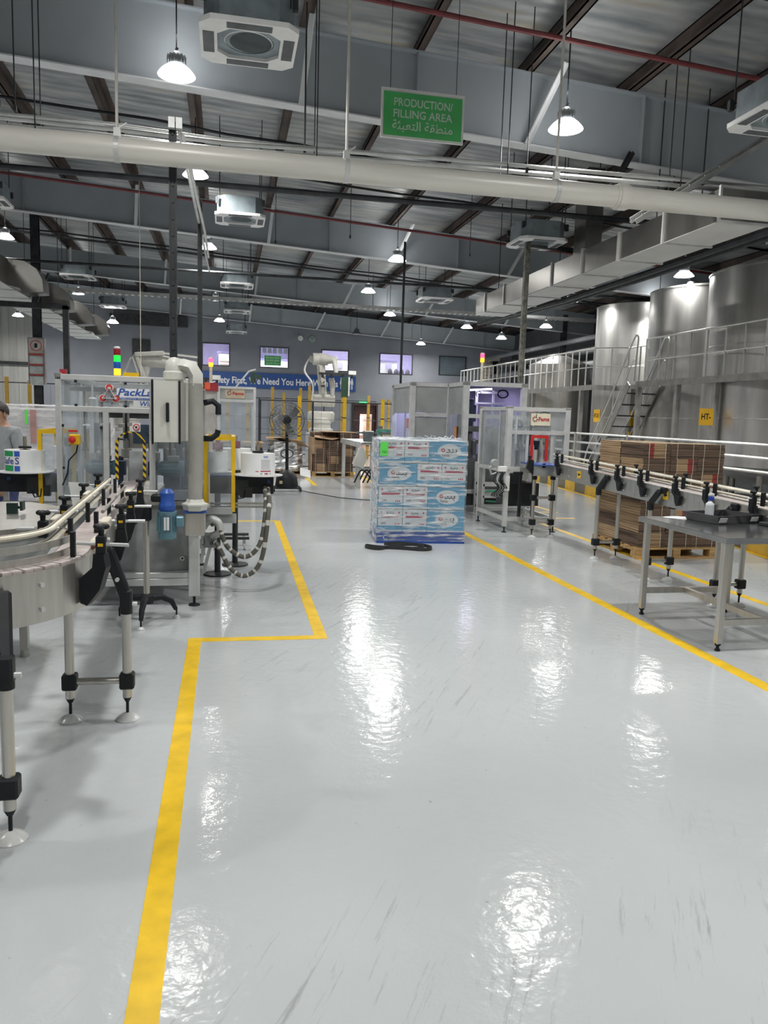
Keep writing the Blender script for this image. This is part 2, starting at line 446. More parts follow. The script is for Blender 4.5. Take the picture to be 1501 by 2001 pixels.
# ------------------------------------------------------------------ room shell
SLOPE = -0.058
def roofz(x, z0): return z0 + SLOPE * x
XL, XR, YF, YB = -15.0, 19.0, -7.0, 36.0
m = MB(); m.bb(XL, XR + .3, YF, 41, -0.2, 0.0); struct(m.build('floor', floor_mat()), 'glossy light grey epoxy factory floor')

def floor_line(pts, wd, label):
    m = MB(); pts = [V((p[0], p[1])) for p in pts]; k = len(pts)
    def off(i, sgn):
        a = pts[max(i - 1, 0)]; b = pts[i]; c = pts[min(i + 1, k - 1)]
        d1 = (b - a).normalized() if i > 0 else (c - b).normalized(); d2 = (c - b).normalized() if i < k - 1 else d1
        n1 = V((-d1.y, d1.x)); n2 = V((-d2.y, d2.x)); nn = (n1 + n2).normalized()
        return b + nn * sgn * wd / 2 / max(0.3, nn.dot(n1))
    for i in range(k - 1):
        q = [off(i, -1), off(i + 1, -1), off(i + 1, 1), off(i, 1)]
        vs = [(p.x, p.y, 0.0) for p in q] + [(p.x, p.y, 0.0022) for p in q]
        m.add(vs, [(4, 5, 6, 7), (0, 1, 5, 4), (2, 3, 7, 6), (1, 2, 6, 5), (3, 0, 4, 7)])
    struct(m.build('floor_marking', LINEY), label)
floor_line([(-0.22, -2), (-0.216, 5.56), (0.70, 5.54), (0.775, 11.79), (-1.2, 11.79)], 0.092, 'yellow floor line that steps around the labelling machine')
floor_line([(3.40, -2), (3.40, 13.2)], 0.105, 'straight yellow floor line right of the aisle in front of the steel table')
floor_line([(4.97, 2), (5.01, 12.2), (5.9, 12.2)], 0.09, 'yellow floor line behind the right conveyor')
floor_line([(2.05, 17.8), (2.05, 19.9)], 0.10, 'short yellow floor line by the carton pallet')
floor_line([(3.6, 17.5), (3.62, 24)], 0.10, 'yellow floor line right of the carton pallet')
floor_line([(5.15, 13.0), (5.9, 13.0), (5.9, 16)], 0.09, 'yellow floor corner mark beyond the conveyor end')
floor_line([(6.3, 6), (7.0, 9.65), (8.0, 16), (8.3, 19)], 0.10, 'yellow floor line along the striped kerb')

def holed_wall(name, y0, y1, x0, x1, z0, z1f, holes, mt, label):
    m = MB()
    xs = sorted({x0, x1, *[h[0] for h in holes], *[h[1] for h in holes]})
    zs = sorted({z0, *[h[2] for h in holes], *[h[3] for h in holes]})
    for i in range(len(xs) - 1):
        for j in range(len(zs)):
            xa, xb, za = xs[i], xs[i + 1], zs[j]; zb = zs[j + 1] if j < len(zs) - 1 else None
            cx = (xa + xb) / 2; cz = (za + zb) / 2 if zb else 99
            if any(h[0] < cx < h[1] and h[2] < cz < h[3] for h in holes): continue
            if zb: m.bb(xa, xb, y0, y1, za, zb)
            else:
                m.add([(xa, y0, za), (xb, y0, za), (xb, y1, za), (xa, y1, za), (xa, y0, z1f(xa)), (xb, y0, z1f(xb)), (xb, y1, z1f(xb)), (xa, y1, z1f(xa))],
                      [(0, 1, 2, 3), (4, 5, 6, 7), (0, 1, 5, 4), (2, 3, 7, 6), (1, 2, 6, 5), (3, 0, 4, 7)])
    return struct(m.build(name, mt), label)
WIN = [(-1.07, 0.15, 3.68, 4.69), (1.49, 2.80, 3.69, 4.63), (4.30, 5.59, 3.65, 4.62), (7.05, 8.66, 3.63, 4.585), (9.94, 11.30, 3.68, 4.59)]
DOOR = (5.86, 6.95, 0.0, 2.12)
holed_wall('wall_back', 36.0, 36.25, XL, XR, 0.0, lambda x: roofz(x, 6.8), WIN + [DOOR], WALLG, 'dark grey rear wall with office windows')
m = MB()
for i in range(22): m.bb(XL + .05 + i * .31, XL + .05 + i * .31 + .27, 35.93, 36.0, 0, 5.95)
m.bb(XL, -8.1, 35.95, 36, 0, 5.95)
struct(m.build('trim_1', WALLB), 'pale ribbed cladding on the left end of the rear wall')
m = MB(); m.bb(XL, -8.1, 35.78, 35.93, 3.38, 3.5); struct(m.build('trim_2', DKMETAL), 'dark rail across the pale cladding')
m = MB(); m.bb(-4.95, -1.69, 35.6, 36, 5.3, 5.72); struct(m.build('trim_3', DKMETAL), 'dark horizontal panel high on the rear wall')
m = MB(); m.bb(-8.0, 19, 35.93, 36, 0, 2.6); struct(m.build('wall_back_lower', WALLW), 'paler block base of the rear wall') if False else None
m = MB(); m.add([(XL, YF, 0), (XL, YB + .25, 0), (XL, YB + .25, 7.6), (XL, YF, 7.6), (XL - .2, YF, 0), (XL - .2, YB + .25, 0), (XL - .2, YB + .25, 7.6), (XL - .2, YF, 7.6)], [(0, 1, 2, 3), (4, 5, 6, 7), (0, 1, 5, 4), (2, 3, 7, 6), (1, 2, 6, 5), (0, 3, 7, 4)])
struct(m.build('wall_left', WALLB))
m = MB(); m.bb(XR, XR + .2, YF, YB + .25, 0, 5.65); struct(m.build('wall_right', WALLG))
m = MB(); m.bb(XL, XR, YF - .2, YF, 0, 5.6); struct(m.build('wall_front', WALLB))
# roof sheets
m = MB()
n = 17
for i in range(n):
    xa = XL - .2 + (XR + .4 - XL) * i / n; xb = XL - .2 + (XR + .4 - XL) * (i + 1) / n
    za, zb = roofz(xa, 6.72), roofz(xb, 6.72)
    m.add([(xa, YF, za), (xb, YF, zb), (xb, YB + .25, zb), (xa, YB + .25, za), (xa, YF, za + .06), (xb, YF, zb + .06), (xb, YB + .25, zb + .06), (xa, YB + .25, za + .06)],
          [(0, 1, 2, 3), (4, 5, 6, 7), (0, 1, 5, 4), (2, 3, 7, 6), (1, 2, 6, 5), (3, 0, 4, 7)])
struct(m.build('ceiling', roof_mat()), 'sloping metal roof lined with silver foil')
# purlins: Z sections along the hall, one object each
for k in range(-9, 13):
    x = -0.52 + 1.49 * k; z = roofz(x, 6.45)
    m = MB(); m.bb(x - .012, x + .012, YF, YB, z, z + .265); m.bb(x - .095, x + .012, YF, YB, z, z + .016); m.bb(x - .012, x + .095, YF, YB, z + .25, z + .266); m.bb(x - .095, x - .08, YF, YB, z, z + .05)
    struct(m.build('roof_beam', RUST))
# rafters (sloping I beams with stiffener plates and flange braces)
RAFTERS = [(10.3, 5.53), (18.95, 5.64), (27.5, 5.69), (35.7, 5.70), (1.7, 5.5)]
for ry, zb in RAFTERS:
    m = MB()
    def slab(dz0, dz1, y0, y1, mi=0):
        a, b_ = XL, XR
        vs = []
        for x in (a, b_):
            for yy in (y0, y1):
                for dz in (dz0, dz1): vs.append((x, yy, roofz(x, dz)))
        m.add(vs, [(0, 1, 3, 2), (4, 5, 7, 6), (0, 1, 5, 4), (2, 3, 7, 6), (0, 2, 6, 4), (1, 3, 7, 5)], mi)
    slab(zb, zb + .018, ry - .10, ry + .10, 1); slab(zb + .018, 6.43, ry - .008, ry + .008); slab(6.43, 6.45, ry - .10, ry + .10)  # bottom flange coloured pale for the light it catches
    for x in (-10.8, -7.6, -4.4, 2.4, 5.6, 8.5, 12):
        m.bb(x - .006, x + .006, ry - .09, ry + .09, roofz(x, zb + .018), roofz(x, 6.43))
    struct(m.build('roof_rafter_beam', [RAFT, RAFTL]))
for ry, xs in ((10.3, (.9, 3.9, -5.0)), (18.95, (-5.0, -2.03, .95, 4.0, 6.9)), (27.5, (-5.0, -2.03, .95, 4.0, 7.0, 10)), (35.7, (-2.0, 1.0, 4.0, 7.0, 10))):
    zb = dict(RAFTERS)[ry]
    for x in xs:
        m = MB(); m.bar((x, ry - .11, roofz(x, zb) + .012), (x + (.33 if x > 2 else .08), ry - .5, roofz(x, 6.43)), .06, .012)
        m.bar((x + .03, ry - .11, roofz(x, zb) + .012), (x + .03 + (.33 if x > 2 else .08), ry - .5, roofz(x, 6.43)), .012, .06)
        o = struct(m.build('roof_beam_brace', RAFTL))
# columns on the left
for x, y, z in ((-4.5, 20.35, 6.6), (-9.5, 18.95, 6.6), (-9.5, 27.5, 6.6), (12.4, 27.5, 5.6)):
    m = MB(); m.bb(x - .09, x + .09, y - .1, y - .085, 0, z); m.bb(x - .09, x + .09, y + .085, y + .1, 0, z); m.bb(x - .006, x + .006, y - .085, y + .085, 0, z)
    struct(m.build('column', DKMETAL))
m = MB(); m.bb(-3.62, -3.5, 18.8, 18.92, 0, 3.9); struct(m.build('column', DKMETAL), 'dark steel post left of the labelling machine')
m = MB(); m.bb(-9.4, -3.5, 18.8, 18.92, 3.82, 3.94); m.bar((-5.2, 18.86, 3.9), (-4.9, 18.86, 4.6), .05); m.bar((-4.2, 18.86, 3.9), (-3.9, 18.86, 4.6), .05); struct(m.build('column_beam', DKMETAL), 'dark steel beam from the post to the left')

# ------------------------------------------------------------------ rear windows and the office behind them
for i, (xa, xb, za, zb) in enumerate(WIN):
    m = MB(); f = .035
    m.bb(xa, xb, 35.97, 36.1, za, za + f); m.bb(xa, xb, 35.97, 36.1, zb - f, zb); m.bb(xa, xa + f, 35.97, 36.1, za + f, zb - f); m.bb(xb - f, xb, 35.97, 36.1, za + f, zb - f)
    fr = struct(m.build('window_%d' % (i + 1), DKMETAL), ['window of the lavender office above the start of the banner', 'window with a green sheet taped inside the glass', 'window above the robot arm', 'window with four chair backs along its sill', 'wide reflective window on the right of the rear wall'][i])
    g = MB(); g.bb(xa + f, xb - f, 36.03, 36.04, za + f, zb - f); g.build('pane', GLASS if i < 4 else MT.get('dim_glass') or clear('dim_glass', tint=(.35, .42, .45), haze=.35, amount=.2, rough=.1, scale=1.2, hazecol=(.35, .42, .44)), fr)
LAV = mat('lavender_paint', (0.55, 0.52, 0.74), 0.7, 0, 0.03)
OFFW = mat('office_cream', (0.85, 0.83, 0.78), 0.7, 0, 0.03)
m = MB(); m.bb(-3, 12.5, 40, 40.1, 3.0, 5.4); struct(m.build('wall_office_rear', LAV))
m = MB(); m.bb(-3, 12.5, 36.25, 40, 2.9, 3.0); struct(m.build('floor_office', OFFW))
m = MB(); m.bb(-3, 12.5, 36.25, 40, 5.4, 5.5); struct(m.build('ceiling_office', OFFW))
for x in (-3, 1.1, 3.4, 9.5, 12.5):
    m = MB(); m.bb(x, x + .1, 36.25, 40, 3.0, 5.4); struct(m.build('wall_office_side', LAV))
for x, p, c in ((-.9, 60, (1, .97, 1)), (2.2, 60, (1, 1, .98)), (5.4, 75, (1, .98, 1)), (8, 75, (1, .98, 1)), (10.8, 14, (.9, 1, 1))):
    l = bpy.data.lights.new('office_ceiling_light', 'AREA'); l.shape = 'RECTANGLE'; l.size = 1.2; l.size_y = .4; l.energy = p * 1.7; l.color = c
    o = bpy.data.objects.new('office_ceiling_light', l); COL.objects.link(o); o.location = (x, 36.75, 5.36)
    m = MB(); m.bb(x - .6, x + .6, 36.5, 37.0, 5.37, 5.4); tag(m.build('ceiling_light', glow('office_panel', (1, .98, 1), 3)), 'lit ceiling panel of the office seen through window above x %.0f metres' % x if False else ['lit ceiling panel in the lavender office above the start of the banner', 'lit ceiling panel in the room with the green sheet', 'lit ceiling panel in the room behind the robot arm', 'lit ceiling panel in the room of the chair backs', 'lit ceiling panel behind the wide reflective window'][(-.9, 2.2, 5.4, 8, 10.8).index(x)], 'ceiling light')
# boards behind the panes
def board(x0, x1, z0, z1, y, label, circ=None, shelf=False):
    t = thing('office_board', label, 'board', ((x0 + x1) / 2, y, 3.0))
    m = MB(); m.bb(x0, x1, y, y + .05, 3.0, z1); m.build('panel', OFFW, t)
    m = MB(); m.bb(x0, x1, y - .02, y - .001, z1 - .07, z1); m.bb(x0, x0 + .05, y - .02, y - .001, z0, z1 - .07); m.build('frame', mat('violet_frame', (.24, .21, .42), .6), t)
    if circ:
        m = MB(); m.lathe((circ[0], y - .012, circ[1]), [(circ[2], -.01), (circ[2], .01)], 24, axis='Y'); m.build('disc', LAV, t)
    if shelf:
        m = MB()
        for k in range(6): m.bb(x0 + .1, x1 - .02, y - .03, y - .001, z0 + .1 + k * .14, z0 + .13 + k * .14)
        m.build('slat', glow('bright_slat_glow', (1, .86, .62), 1.3), t)  # slats given an added glow to brighten the board, not lamps
board(-.42, .5, 3.2, 4.42, 37.2, 'cream board with slats inside the window at the start of the banner', shelf=True)
board(4.55, 5.9, 3.2, 4.35, 37.0, 'cream board with a lavender disc behind the robot arm window', circ=(5.3, 4.02, .17))
board(6.95, 8.1, 3.2, 4.33, 36.9, 'cream board with a lavender disc above the chair backs', circ=(7.68, 4.08, .155))
board(1.2, 3.2, 3.2, 4.2, 37.6, 'white board in the room with the green sheet')
for i in range(4):
    x = 7.70 + i * .285 + (.0, .02, -.01, .0)[i]
    m = MB(); m.lathe((x, 36.6, 3.55), [(.115, 0), (.125, .12), (.115, .25), (.08, .33), (.03, .37)], 12); m.bb(x - .03, x + .03, 36.58, 36.62, 3.0, 3.56)
    tag(m.build('office_chair_back', mat('dark_fabric', (.05, .045, .07), .8), smooth=True), ['first dark chair back from the left along the office window sill', 'second dark chair back from the left along the office window sill', 'third dark chair back from the left along the office window sill', 'last dark chair back at the right end of the office window sill'][i], 'chair', 'dark chair backs behind the window')
for i in range(5):
    m = MB(); x = 1.62 + i * .235; m.bb(x, x + .17, 36.045, 36.048, 4.35, 4.58)
    tag(m.build('paper_sheet', PAPER), 'sheet of white paper on the window with the green sheet, number %s from the left' % ['one', 'two', 'three', 'four', 'five'][i], 'paper', 'paper sheets along the window top')
t = thing('window_sign', 'green sheet with white lettering inside the rear window', 'sign', (2.1, 36.02, 3.8))
m = MB(); m.bb(1.7, 2.45, 36.012, 36.02, 3.80, 4.24); m.build('sheet', GREEN, t)
m = MB(); put_text(m, 'PRODUCTION/', (2.08, 36.009, 4.14), .1, width=.6); put_text(m, 'FILLING AREA', (2.08, 36.009, 4.02), .1, width=.6); put_text(m, '\uFE94\uFE8C\uFE92\uFECC\uFE98\uFEDF\uFE8D \uFE94\uFED8\uFEC4\uFEE8\uFEE3', (2.08, 36.009, 3.90), .1, width=.6); m.build('lettering', PAPER, t)
m = MB(); m.bb(-4.06, -3.3, 35.95, 36, 3.9, 4.69); tag(m.build('wall_vent', DKMETAL), 'dark square shuttered opening high on the rear wall', 'vent')
# doorway with a bright yard beyond
m = MB()
m.bb(DOOR[0] - .08, DOOR[0], 35.94, 36.26, 0, 2.2); m.bb(DOOR[1], DOOR[1] + .08, 35.94, 36.26, 0, 2.2); m.bb(DOOR[0], DOOR[1], 35.94, 36.26, 2.12, 2.2)
d = struct(m.build('door_1', mat('dark_red_frame', (.07, .03, .03), .6)), 'dark doorway under the green exit sign')
m = MB(); m.bb(DOOR[0], DOOR[0] + .35, 36.1, 36.15, 0, 2.12); m.bb(DOOR[0] + .35, DOOR[1], 36.1, 36.15, 1.72, 2.12); m.bb(6.78, DOOR[1], 36.1, 36.15, 0, 1.72); m.build('leaf', mat('dark_red_frame', (.07, .03, .03), .6), d)
m = MB(); m.bb(5.5, 8.2, 38.4, 38.5, 0, 2.8); struct(m.build('wall_yard', mat('pink_brick', (.62, .42, .42), .8, 0, .15, 3)))
m = MB(); m.bb(5.4, 5.5, 36.25, 38.5, 0, 2.8); m.bb(8.2, 8.3, 36.25, 38.5, 0, 2.8); m.bb(5.4, 8.3, 36.25, 38.5, 2.8, 2.88); struct(m.build('wall_porch', OFFW))
l = bpy.data.lights.new('porch_light', 'AREA'); l.size = .8; l.energy = 60; l.color = (1, .95, .85); o = bpy.data.objects.new('porch_light', l); COL.objects.link(o); o.location = (6.7, 37.4, 2.75)
m = MB(); m.bb(6.6, 6.72, 38.3, 38.4, .7, 1.62); tag(m.build('porch_lamp', glow('warm_strip', (1, .82, .62), 5)), 'warm upright strip lamp outside the doorway', 'lamp')
m = MB(); m.bb(6.13, 6.5, 35.9, 35.94, 2.2, 2.3); t = tag(m.build('exit_sign', glow('exit_green', (.05, .9, .25), 1.6)), 'small lit green exit sign over the doorway', 'sign')
m = MB(); put_text(m, 'EXIT', (6.315, 35.897, 2.25), .085, bold=.01); m.build('lettering', PAPER, t, local=False)

# ------------------------------------------------------------------ banner, clock, speaker on the rear wall
t = thing('wall_banner', 'long blue banner with white safety slogan on the rear wall', 'banner', (2.6, 35.95, 2.74))
m = MB(); m.bb(-1.35, 5.93, 35.94, 35.99, 2.74, 3.44); m.build('panel', mat('banner_blue', (.025, .085, .30), .5, 0, .05), t)
m = MB(); put_text(m, 'Safety First, We Need You Here With Us', (2.22, 35.935, 3.06), .42, bold=.022, width=5.75); m.build('lettering', PAPER, t)
m = MB()
for k in range(5):
    x = 5.25 + k * .125
    m.lathe((x, 35.93, 3.33), [(.045, -.006), (.045, .006)], 12, axis='Y')
    m.bb(x - .04, x + .04, 35.926, 35.938, 3.06, 3.27); m.bb(x - .035, x - .008, 35.926, 35.938, 2.84, 3.06); m.bb(x + .008, x + .035, 35.926, 35.938, 2.84, 3.06)
    m.bar((x - .04, 35.932, 3.25), (x - .062, 35.932, 3.06), .018, .01); m.bar((x + .04, 35.932, 3.25), (x + .062, 35.932, 3.06), .018, .01)
m.build('figure_symbols', PAPER, t)
t = thing('wall_clock', 'round pale wall clock above the banner', 'clock', (3.86, 35.95, 4.9))
m = MB(); m.lathe((3.86, 35.96, 5.05), [(.15, -.03), (.16, 0), (.15, .04)], 28, axis='Y'); m.build('case', mat('clock_case', (.34, .40, .38), .5), t)
m = MB(); m.bar((3.86, 35.92, 5.05), (3.93, 35.92, 5.1), .012); m.bar((3.86, 35.92, 5.05), (3.80, 35.92, 5.13), .012); m.build('hands', BLACK, t)
t = thing('wall_speaker', 'small white horn speaker left of the wall clock', 'speaker', (3.3, 35.95, 4.92))
m = MB(); m.lathe((3.3, 35.8, 5.05), [(.12, -.1), (.06, .05), (.04, .2)], 18, axis='Y'); m.build('horn', WHITE, t, smooth=True)
m = MB(); m.bb(3.32, 3.42, 35.82, 36, 5.06, 5.16); m.build('bracket', BLACK, t)
# poster stand at the right end of the wall
t = thing('wall_poster', 'tall cream poster with the word TEAM beside the signal tower', 'poster', (12.55, 35.95, 3.4))
m = MB(); m.bb(12.14, 12.98, 35.94, 35.99, 3.4, 4.63); m.build('sheet', mat('poster_cream', (.72, .64, .55), .6), t)
m = MB(); put_text(m, 'TEAM', (12.42, 35.935, 4.36), .2, bold=.01, width=.46)
for k, s_ in enumerate(('Together', 'Everyone', 'Achieves', 'More')): put_text(m, s_, (12.38, 35.935, 4.1 - k * .17), .1, width=.36)
m.build('lettering', mat('brown_ink', (.2, .08, .06), .6), t)
m = MB(); m.bb(12.62, 12.9, 35.93, 35.938, 3.45, 4.45); m.build('picture', BLACK, t)
# ------------------------------------------------------------------ lamps
def make_lamp():
    t = thing('high_bay_lamp', 'x', 'lamp', (0, 0, 0))
    m = MB(); m.lathe((0, 0, 0), [(.215, .0), (.205, .02), (.165, .065), (.115, .105), (.10, .11)], 28, caps=False); m.build('shade', mat('frosted_shade', (.90, .92, .95), .35, 0, 0, emit=1.7), t, smooth=True, local=True)
    m = MB(); m.lathe((0, 0, .0), [(.0, -.012), (.12, -.006), (.19, .006), (.19, .012)], 28); m.build('lens', LENS, t, smooth=True, local=True)
    m = MB(); m.lathe((0, 0, .105), [(.085, 0), (.09, .02), (.085, .10), (.05, .145), (.02, .165)], 18)
    for k in range(14):
        a = 2 * PI * k / 14; m.box((.085 * math.cos(a), .085 * math.sin(a), .06 + .105), (.05, .008, .10), a)
    m.build('driver_housing', mat('lamp_body', (.22, .24, .25), .5, .3), t, smooth=True, local=True)
    m = MB(); m.tube([(0, 0, .26), (0, 0, .32), (.02, 0, .30)], .012, 6); m.tube([(.012 * math.cos(a), 0, .285 + .02 * math.sin(a)) for a in [k * PI / 5 for k in range(11)]], .005, 5); m.build('hook', DKMETAL, t, local=True)
    m = MB(); m.cyl((0, 0, .27), (0, 0, 1.0), .009, 6); m.build('cable', BLACK, t, local=True)
    l = bpy.data.lights.new('lamp_light', 'AREA'); l.shape = 'DISK'; l.size = .36; l.energy = LAMP_POWER; l.color = (1, .985, .955); l.spread = math.radians(165)
    o = bpy.data.objects.new('lamp_light', l); COL.objects.link(o); o.parent = t; o.location = (0, 0, -.02)
    l = bpy.data.lights.new('lamp_uplight', 'POINT'); l.shadow_soft_size = .12; l.energy = LAMP_POWER * .09; l.color = (1, .985, .955)
    o = bpy.data.objects.new('lamp_uplight', l); COL.objects.link(o); o.parent = t; o.location = (0, 0, .46)
    return t
lamp0 = make_lamp()
LAMPS = [
 (-.58, 9.79, 5.5, 'brilliant high bay lamp in front of the nearest rafter, left of the cassette unit'),
 (4.13, 9.45, 5.26, 'bell shaped high bay lamp right of the green hanging sign'),
 (-.52, 13.85, 5.55, 'high bay lamp over the tall dark strut, just below the big pipe'),
 (-.45, 19.75, 5.56, 'high bay lamp at the far end of the cable track above the banner'),
 (3.93, 18.25, 5.29, 'high bay lamp hanging just under the second rafter, middle of the hall'),
 (4.09, 22.91, 5.26, 'high bay lamp behind the middle one, left of the small cassette unit'),
 (5.59, 26.92, 5.15, 'small bright lamp over the window with the chair backs'),
 (-.38, 28.18, 5.5, 'small bright lamp above the lavender office window'),
 (-.27, 31.5, 5.15, 'lamp with a dark conical top low over the lavender office window'),
 (-5.38, 30.92, 5.8, 'flat lamp among the white ducts on the left'),
 (-7.99, 33.0, 5.1, 'lamp in front of the pale ribbed cladding on the far left'),
 (-4.06, 30.0, 4.72, 'bright lamp at the end of the white ducts, above the signal tower'),
 (-5.45, 21.5, 5.8, 'lamp cut by the left edge of the photo above the white ducts'),
 (5.47, 33.2, 5.1, 'unlit looking dark lamp above the robot arm window'),
 (8.57, 34.2, 4.9, 'tiny lamp over the window with the chair backs, close to the wall'),
 (8.75, 27.99, 4.99, 'flat lamp right of centre above the red signal tower'),
 (10.81, 29.89, 4.87, 'dark topped lamp low on the right, left of the walkway railing'),
 (10.86, 25.58, 4.87, 'green topped lamp over the railing of the far walkway'),
 (9.37, 20.45, 4.96, 'flat lamp left of the first tall tank'),
 (9.93, 15.87, 4.92, 'lamp hanging between the two nearest tall tanks'),
 (-.6, 4.9, 5.5, 'lamp above the picture, over the left conveyor'),
 (4.1, 4.7, 5.26, 'lamp above the picture, over the steel table'),
 (-.6, 0.0, 5.5, 'lamp behind the viewer over the left of the aisle'),
 (4.1, 0.0, 5.26, 'lamp behind the viewer over the right of the aisle'),
 (-5.4, 12.5, 5.8, 'lamp out of the picture to the left, over the white wrapped loads'),
 (-5.4, 5.0, 5.8, 'lamp out of the picture to the left, over the accumulation table'),
 (8.9, 9.5, 5.0, 'lamp out of the picture to the right, in front of the tanks'),
 (8.9, 3.0, 5.0, 'lamp out of the picture to the right, beside the steel table'),
 (-9.8, 22.0, 6.0, 'lamp out of the picture far to the left'),
 (10.98, 18.6, 4.55, 'lamp hidden behind the second tank, lighting the streaky tank'),
]
for i, (x, y, z, lab) in enumerate(LAMPS):
    if i == 0:
        o = lamp0; o.matrix_basis = Matrix.Translation((x, y, z)); o['label'] = lab; o['group'] = 'high bay lamps'
    else: o = dup(lamp0, (x, y, z), 0, lab, 'high bay lamps')
    if y < 6:
        for c in list(bpy.data.objects):
            if c.parent == o and c.name.startswith('lamp_light'): c.data = c.data.copy(); c.data.energy = LAMP_POWER * .92
    for c in list(bpy.data.objects):
        if c.parent == o and c.name.startswith('cable'):
            top = roofz(x, 6.715); c.scale = (1, 1, max(.05, (top - z - .27) / .73)); c.location = (0, 0, .27 - .27 * c.scale[2])
        if 'over the tall dark strut' in lab and c.parent == o and c.name.startswith('lamp_uplight'): c.data = c.data.copy(); c.data.energy = LAMP_POWER * .02
        if 'unlit' in lab and c.parent == o:
            if c.type == 'LIGHT': bpy.data.objects.remove(c)
            elif c.name.startswith('lens'):
                c.data = c.data.copy(); c.data.materials[0] = mat('unlit_lens', (.5, .52, .52), .4, 0, 0)
            elif c.name.startswith('shade'):
                c.data = c.data.copy(); c.data.materials[0] = mat('lamp_body', (.10, .12, .13))
# ------------------------------------------------------------------ ceiling cassettes
def octa(h, c): return [(h - c, -h), (h, -h + c), (h, h - c), (h - c, h), (-h + c, h), (-h, h - c), (-h, -h + c), (-h + c, -h)]
def make_ac():
    t = thing('ceiling_cassette', 'x', 'air conditioner', (0, 0, 0))
    body = octa(.40, .14)
    m = MB(); m.prism(body, 'Z', .03, .33); m.build('casing', mat('cassette_grey', (.26, .31, .335), .5, .2), t, local=True)
    m = MB()
    o8, i8 = octa(.44, .10), octa(.285, .11)
    vs = [(x, y, 0) for x, y in o8] + [(x, y, 0) for x, y in i8] + [(x, y, .045) for x, y in o8] + [(x, y, .06) for x, y in i8]
    fs = []
    for k in range(8):
        q = (k + 1) % 8
        fs += [(k, q, 8 + q, 8 + k), (16 + k, 16 + q, 24 + q, 24 + k), (k, q, 16 + q, 16 + k), (8 + k, 8 + q, 24 + q, 24 + k)]
    m.add(vs, fs); m.build('panel', mat('cassette_white', (.93, .93, .92), .4, 0, .03), t, local=True)
    m = MB(); m.prism(octa(.285, .11), 'Z', .055, .065); m.lathe((0, 0, .025), [(.215, 0), (.245, .02), (.245, .035)], 28, caps=False); m.build('bell_mouth', mat('cassette_inside', (.78, .80, .82), .5), t, local=True)
    m = MB(); m.lathe((0.03, 0, .03), [(.205, 0.0), (.205, .02)], 24); m.build('fan_opening', BLACK, t, local=True)
    for a in range(4):
        m = MB(); m.box((0, 0, 0), (.10, .40, .006), M=Matrix.Rotation(a * PI / 2, 4, 'Z') @ Matrix.Translation((.362, 0, -.002)) @ Matrix.Rotation(0, 4, 'X'))
        m2 = m.build('air_slot', mat('slot_grey', (.12, .13, .14), .6), t, local=True); m2.scale = (1, 1, 1)
    for sx, sy in ((1, 1), (1, -1), (-1, 1), (-1, -1)):
        m = MB(); m.cyl((.36 * sx, .36 * sy, .2), (.36 * sx, .36 * sy, 1.0), .008, 6); m.box((.40 * sx, .36 * sy, .22), (.05, .05, .06)); m.build('hanger_rod', DKMETAL, t, local=True)
    return t
ac0 = make_ac()
ACS = [(.19, 7.75, 5.03, 'largest and nearest ceiling cassette with an open octagonal white panel, top of the photo'),
 (.23, 14.6, 5.06, 'ceiling cassette below the big pipe, in front of the second rafter'),
 (5.38, 13.3, 4.75, 'ceiling cassette on the right, hung against the big duct'),
 (.27, 21.8, 5.02, 'ceiling cassette with bare white panel in front of the third rafter'),
 (.35, 27.2, 5.0, 'ceiling cassette under the light cable tray, left of centre'),
 (5.5, 20.6, 4.77, 'ceiling cassette right of the middle lamps'),
 (-4.0, 29.7, 5.25, 'ceiling cassette beside the end of the white ducts'),
 (-4.1, 23.6, 5.26, 'ceiling cassette above the white ducts on the left'),
 (.42, 34.4, 5.02, 'farthest ceiling cassette, close to the rear wall'),
 (-4.35, 15.75, 5.30, 'ceiling cassette cut by the left edge of the photo'),
 (5.62, 7.35, 4.78, 'ceiling cassette cut by the right edge of the photo')]
for i, (x, y, z, lab) in enumerate(ACS):
    if i == 0: ac0.matrix_basis = Matrix.Translation((x, y, z)); ac0['label'] = lab; ac0['group'] = 'ceiling cassettes'; o = ac0
    else: o = dup(ac0, (x, y, z), 0, lab, 'ceiling cassettes')
    for c in bpy.data.objects:
        if c.parent == o and c.name.startswith('hanger_rod'):
            k = (roofz(x, 6.70) - z - .2) / .8; c.scale = (1, 1, k); c.location = (0, 0, .2 - .2 * k)

# ------------------------------------------------------------------ pipes, conduits, struts under the roof
t = thing('overhead_pipe', 'thick pale insulated pipe crossing the hall below the sign', 'pipe', (2, 8, 3.97))
m = MB(); m.cyl((-6, 8, 4.08), (10.5, 8, 4.08), .112, 28); m.build('pipe_run', PIPEM, t, smooth=True)
m = MB(); m.cyl((4.13, 8, 4.08), (4.24, 8, 4.08), .135, 28); m.cyl((4.10, 8, 4.08), (4.27, 8, 4.08), .122, 28); m.build('coupling', PIPEM, t, smooth=True)
for x in (-4.0, -1.02, 1.17, 3.42, 6.6):
    m = MB(); m.cyl((x - .022, 8, 4.08), (x + .022, 8, 4.08), .118, 28); m.bb(x - .03, x + .03, 7.97, 8.03, 4.18, 4.27); m.bar((x - .02, 8, 4.24), (x + .09, 8, 4.32), .05, .01)
    o = m.build('pipe_clamp', GALV, t)
    r = MB(); r.cyl((x, 8, 4.26), (x, 8, roofz(x, 6.70)), .014, 8); r.build('threaded_rod', PIPEM, o)
def pipe(name, pts, r, mt, label, cat='pipe', n=8):
    m = MB(); m.tube(pts, r, n); return tag(m.build(name, mt, smooth=True), label, cat)
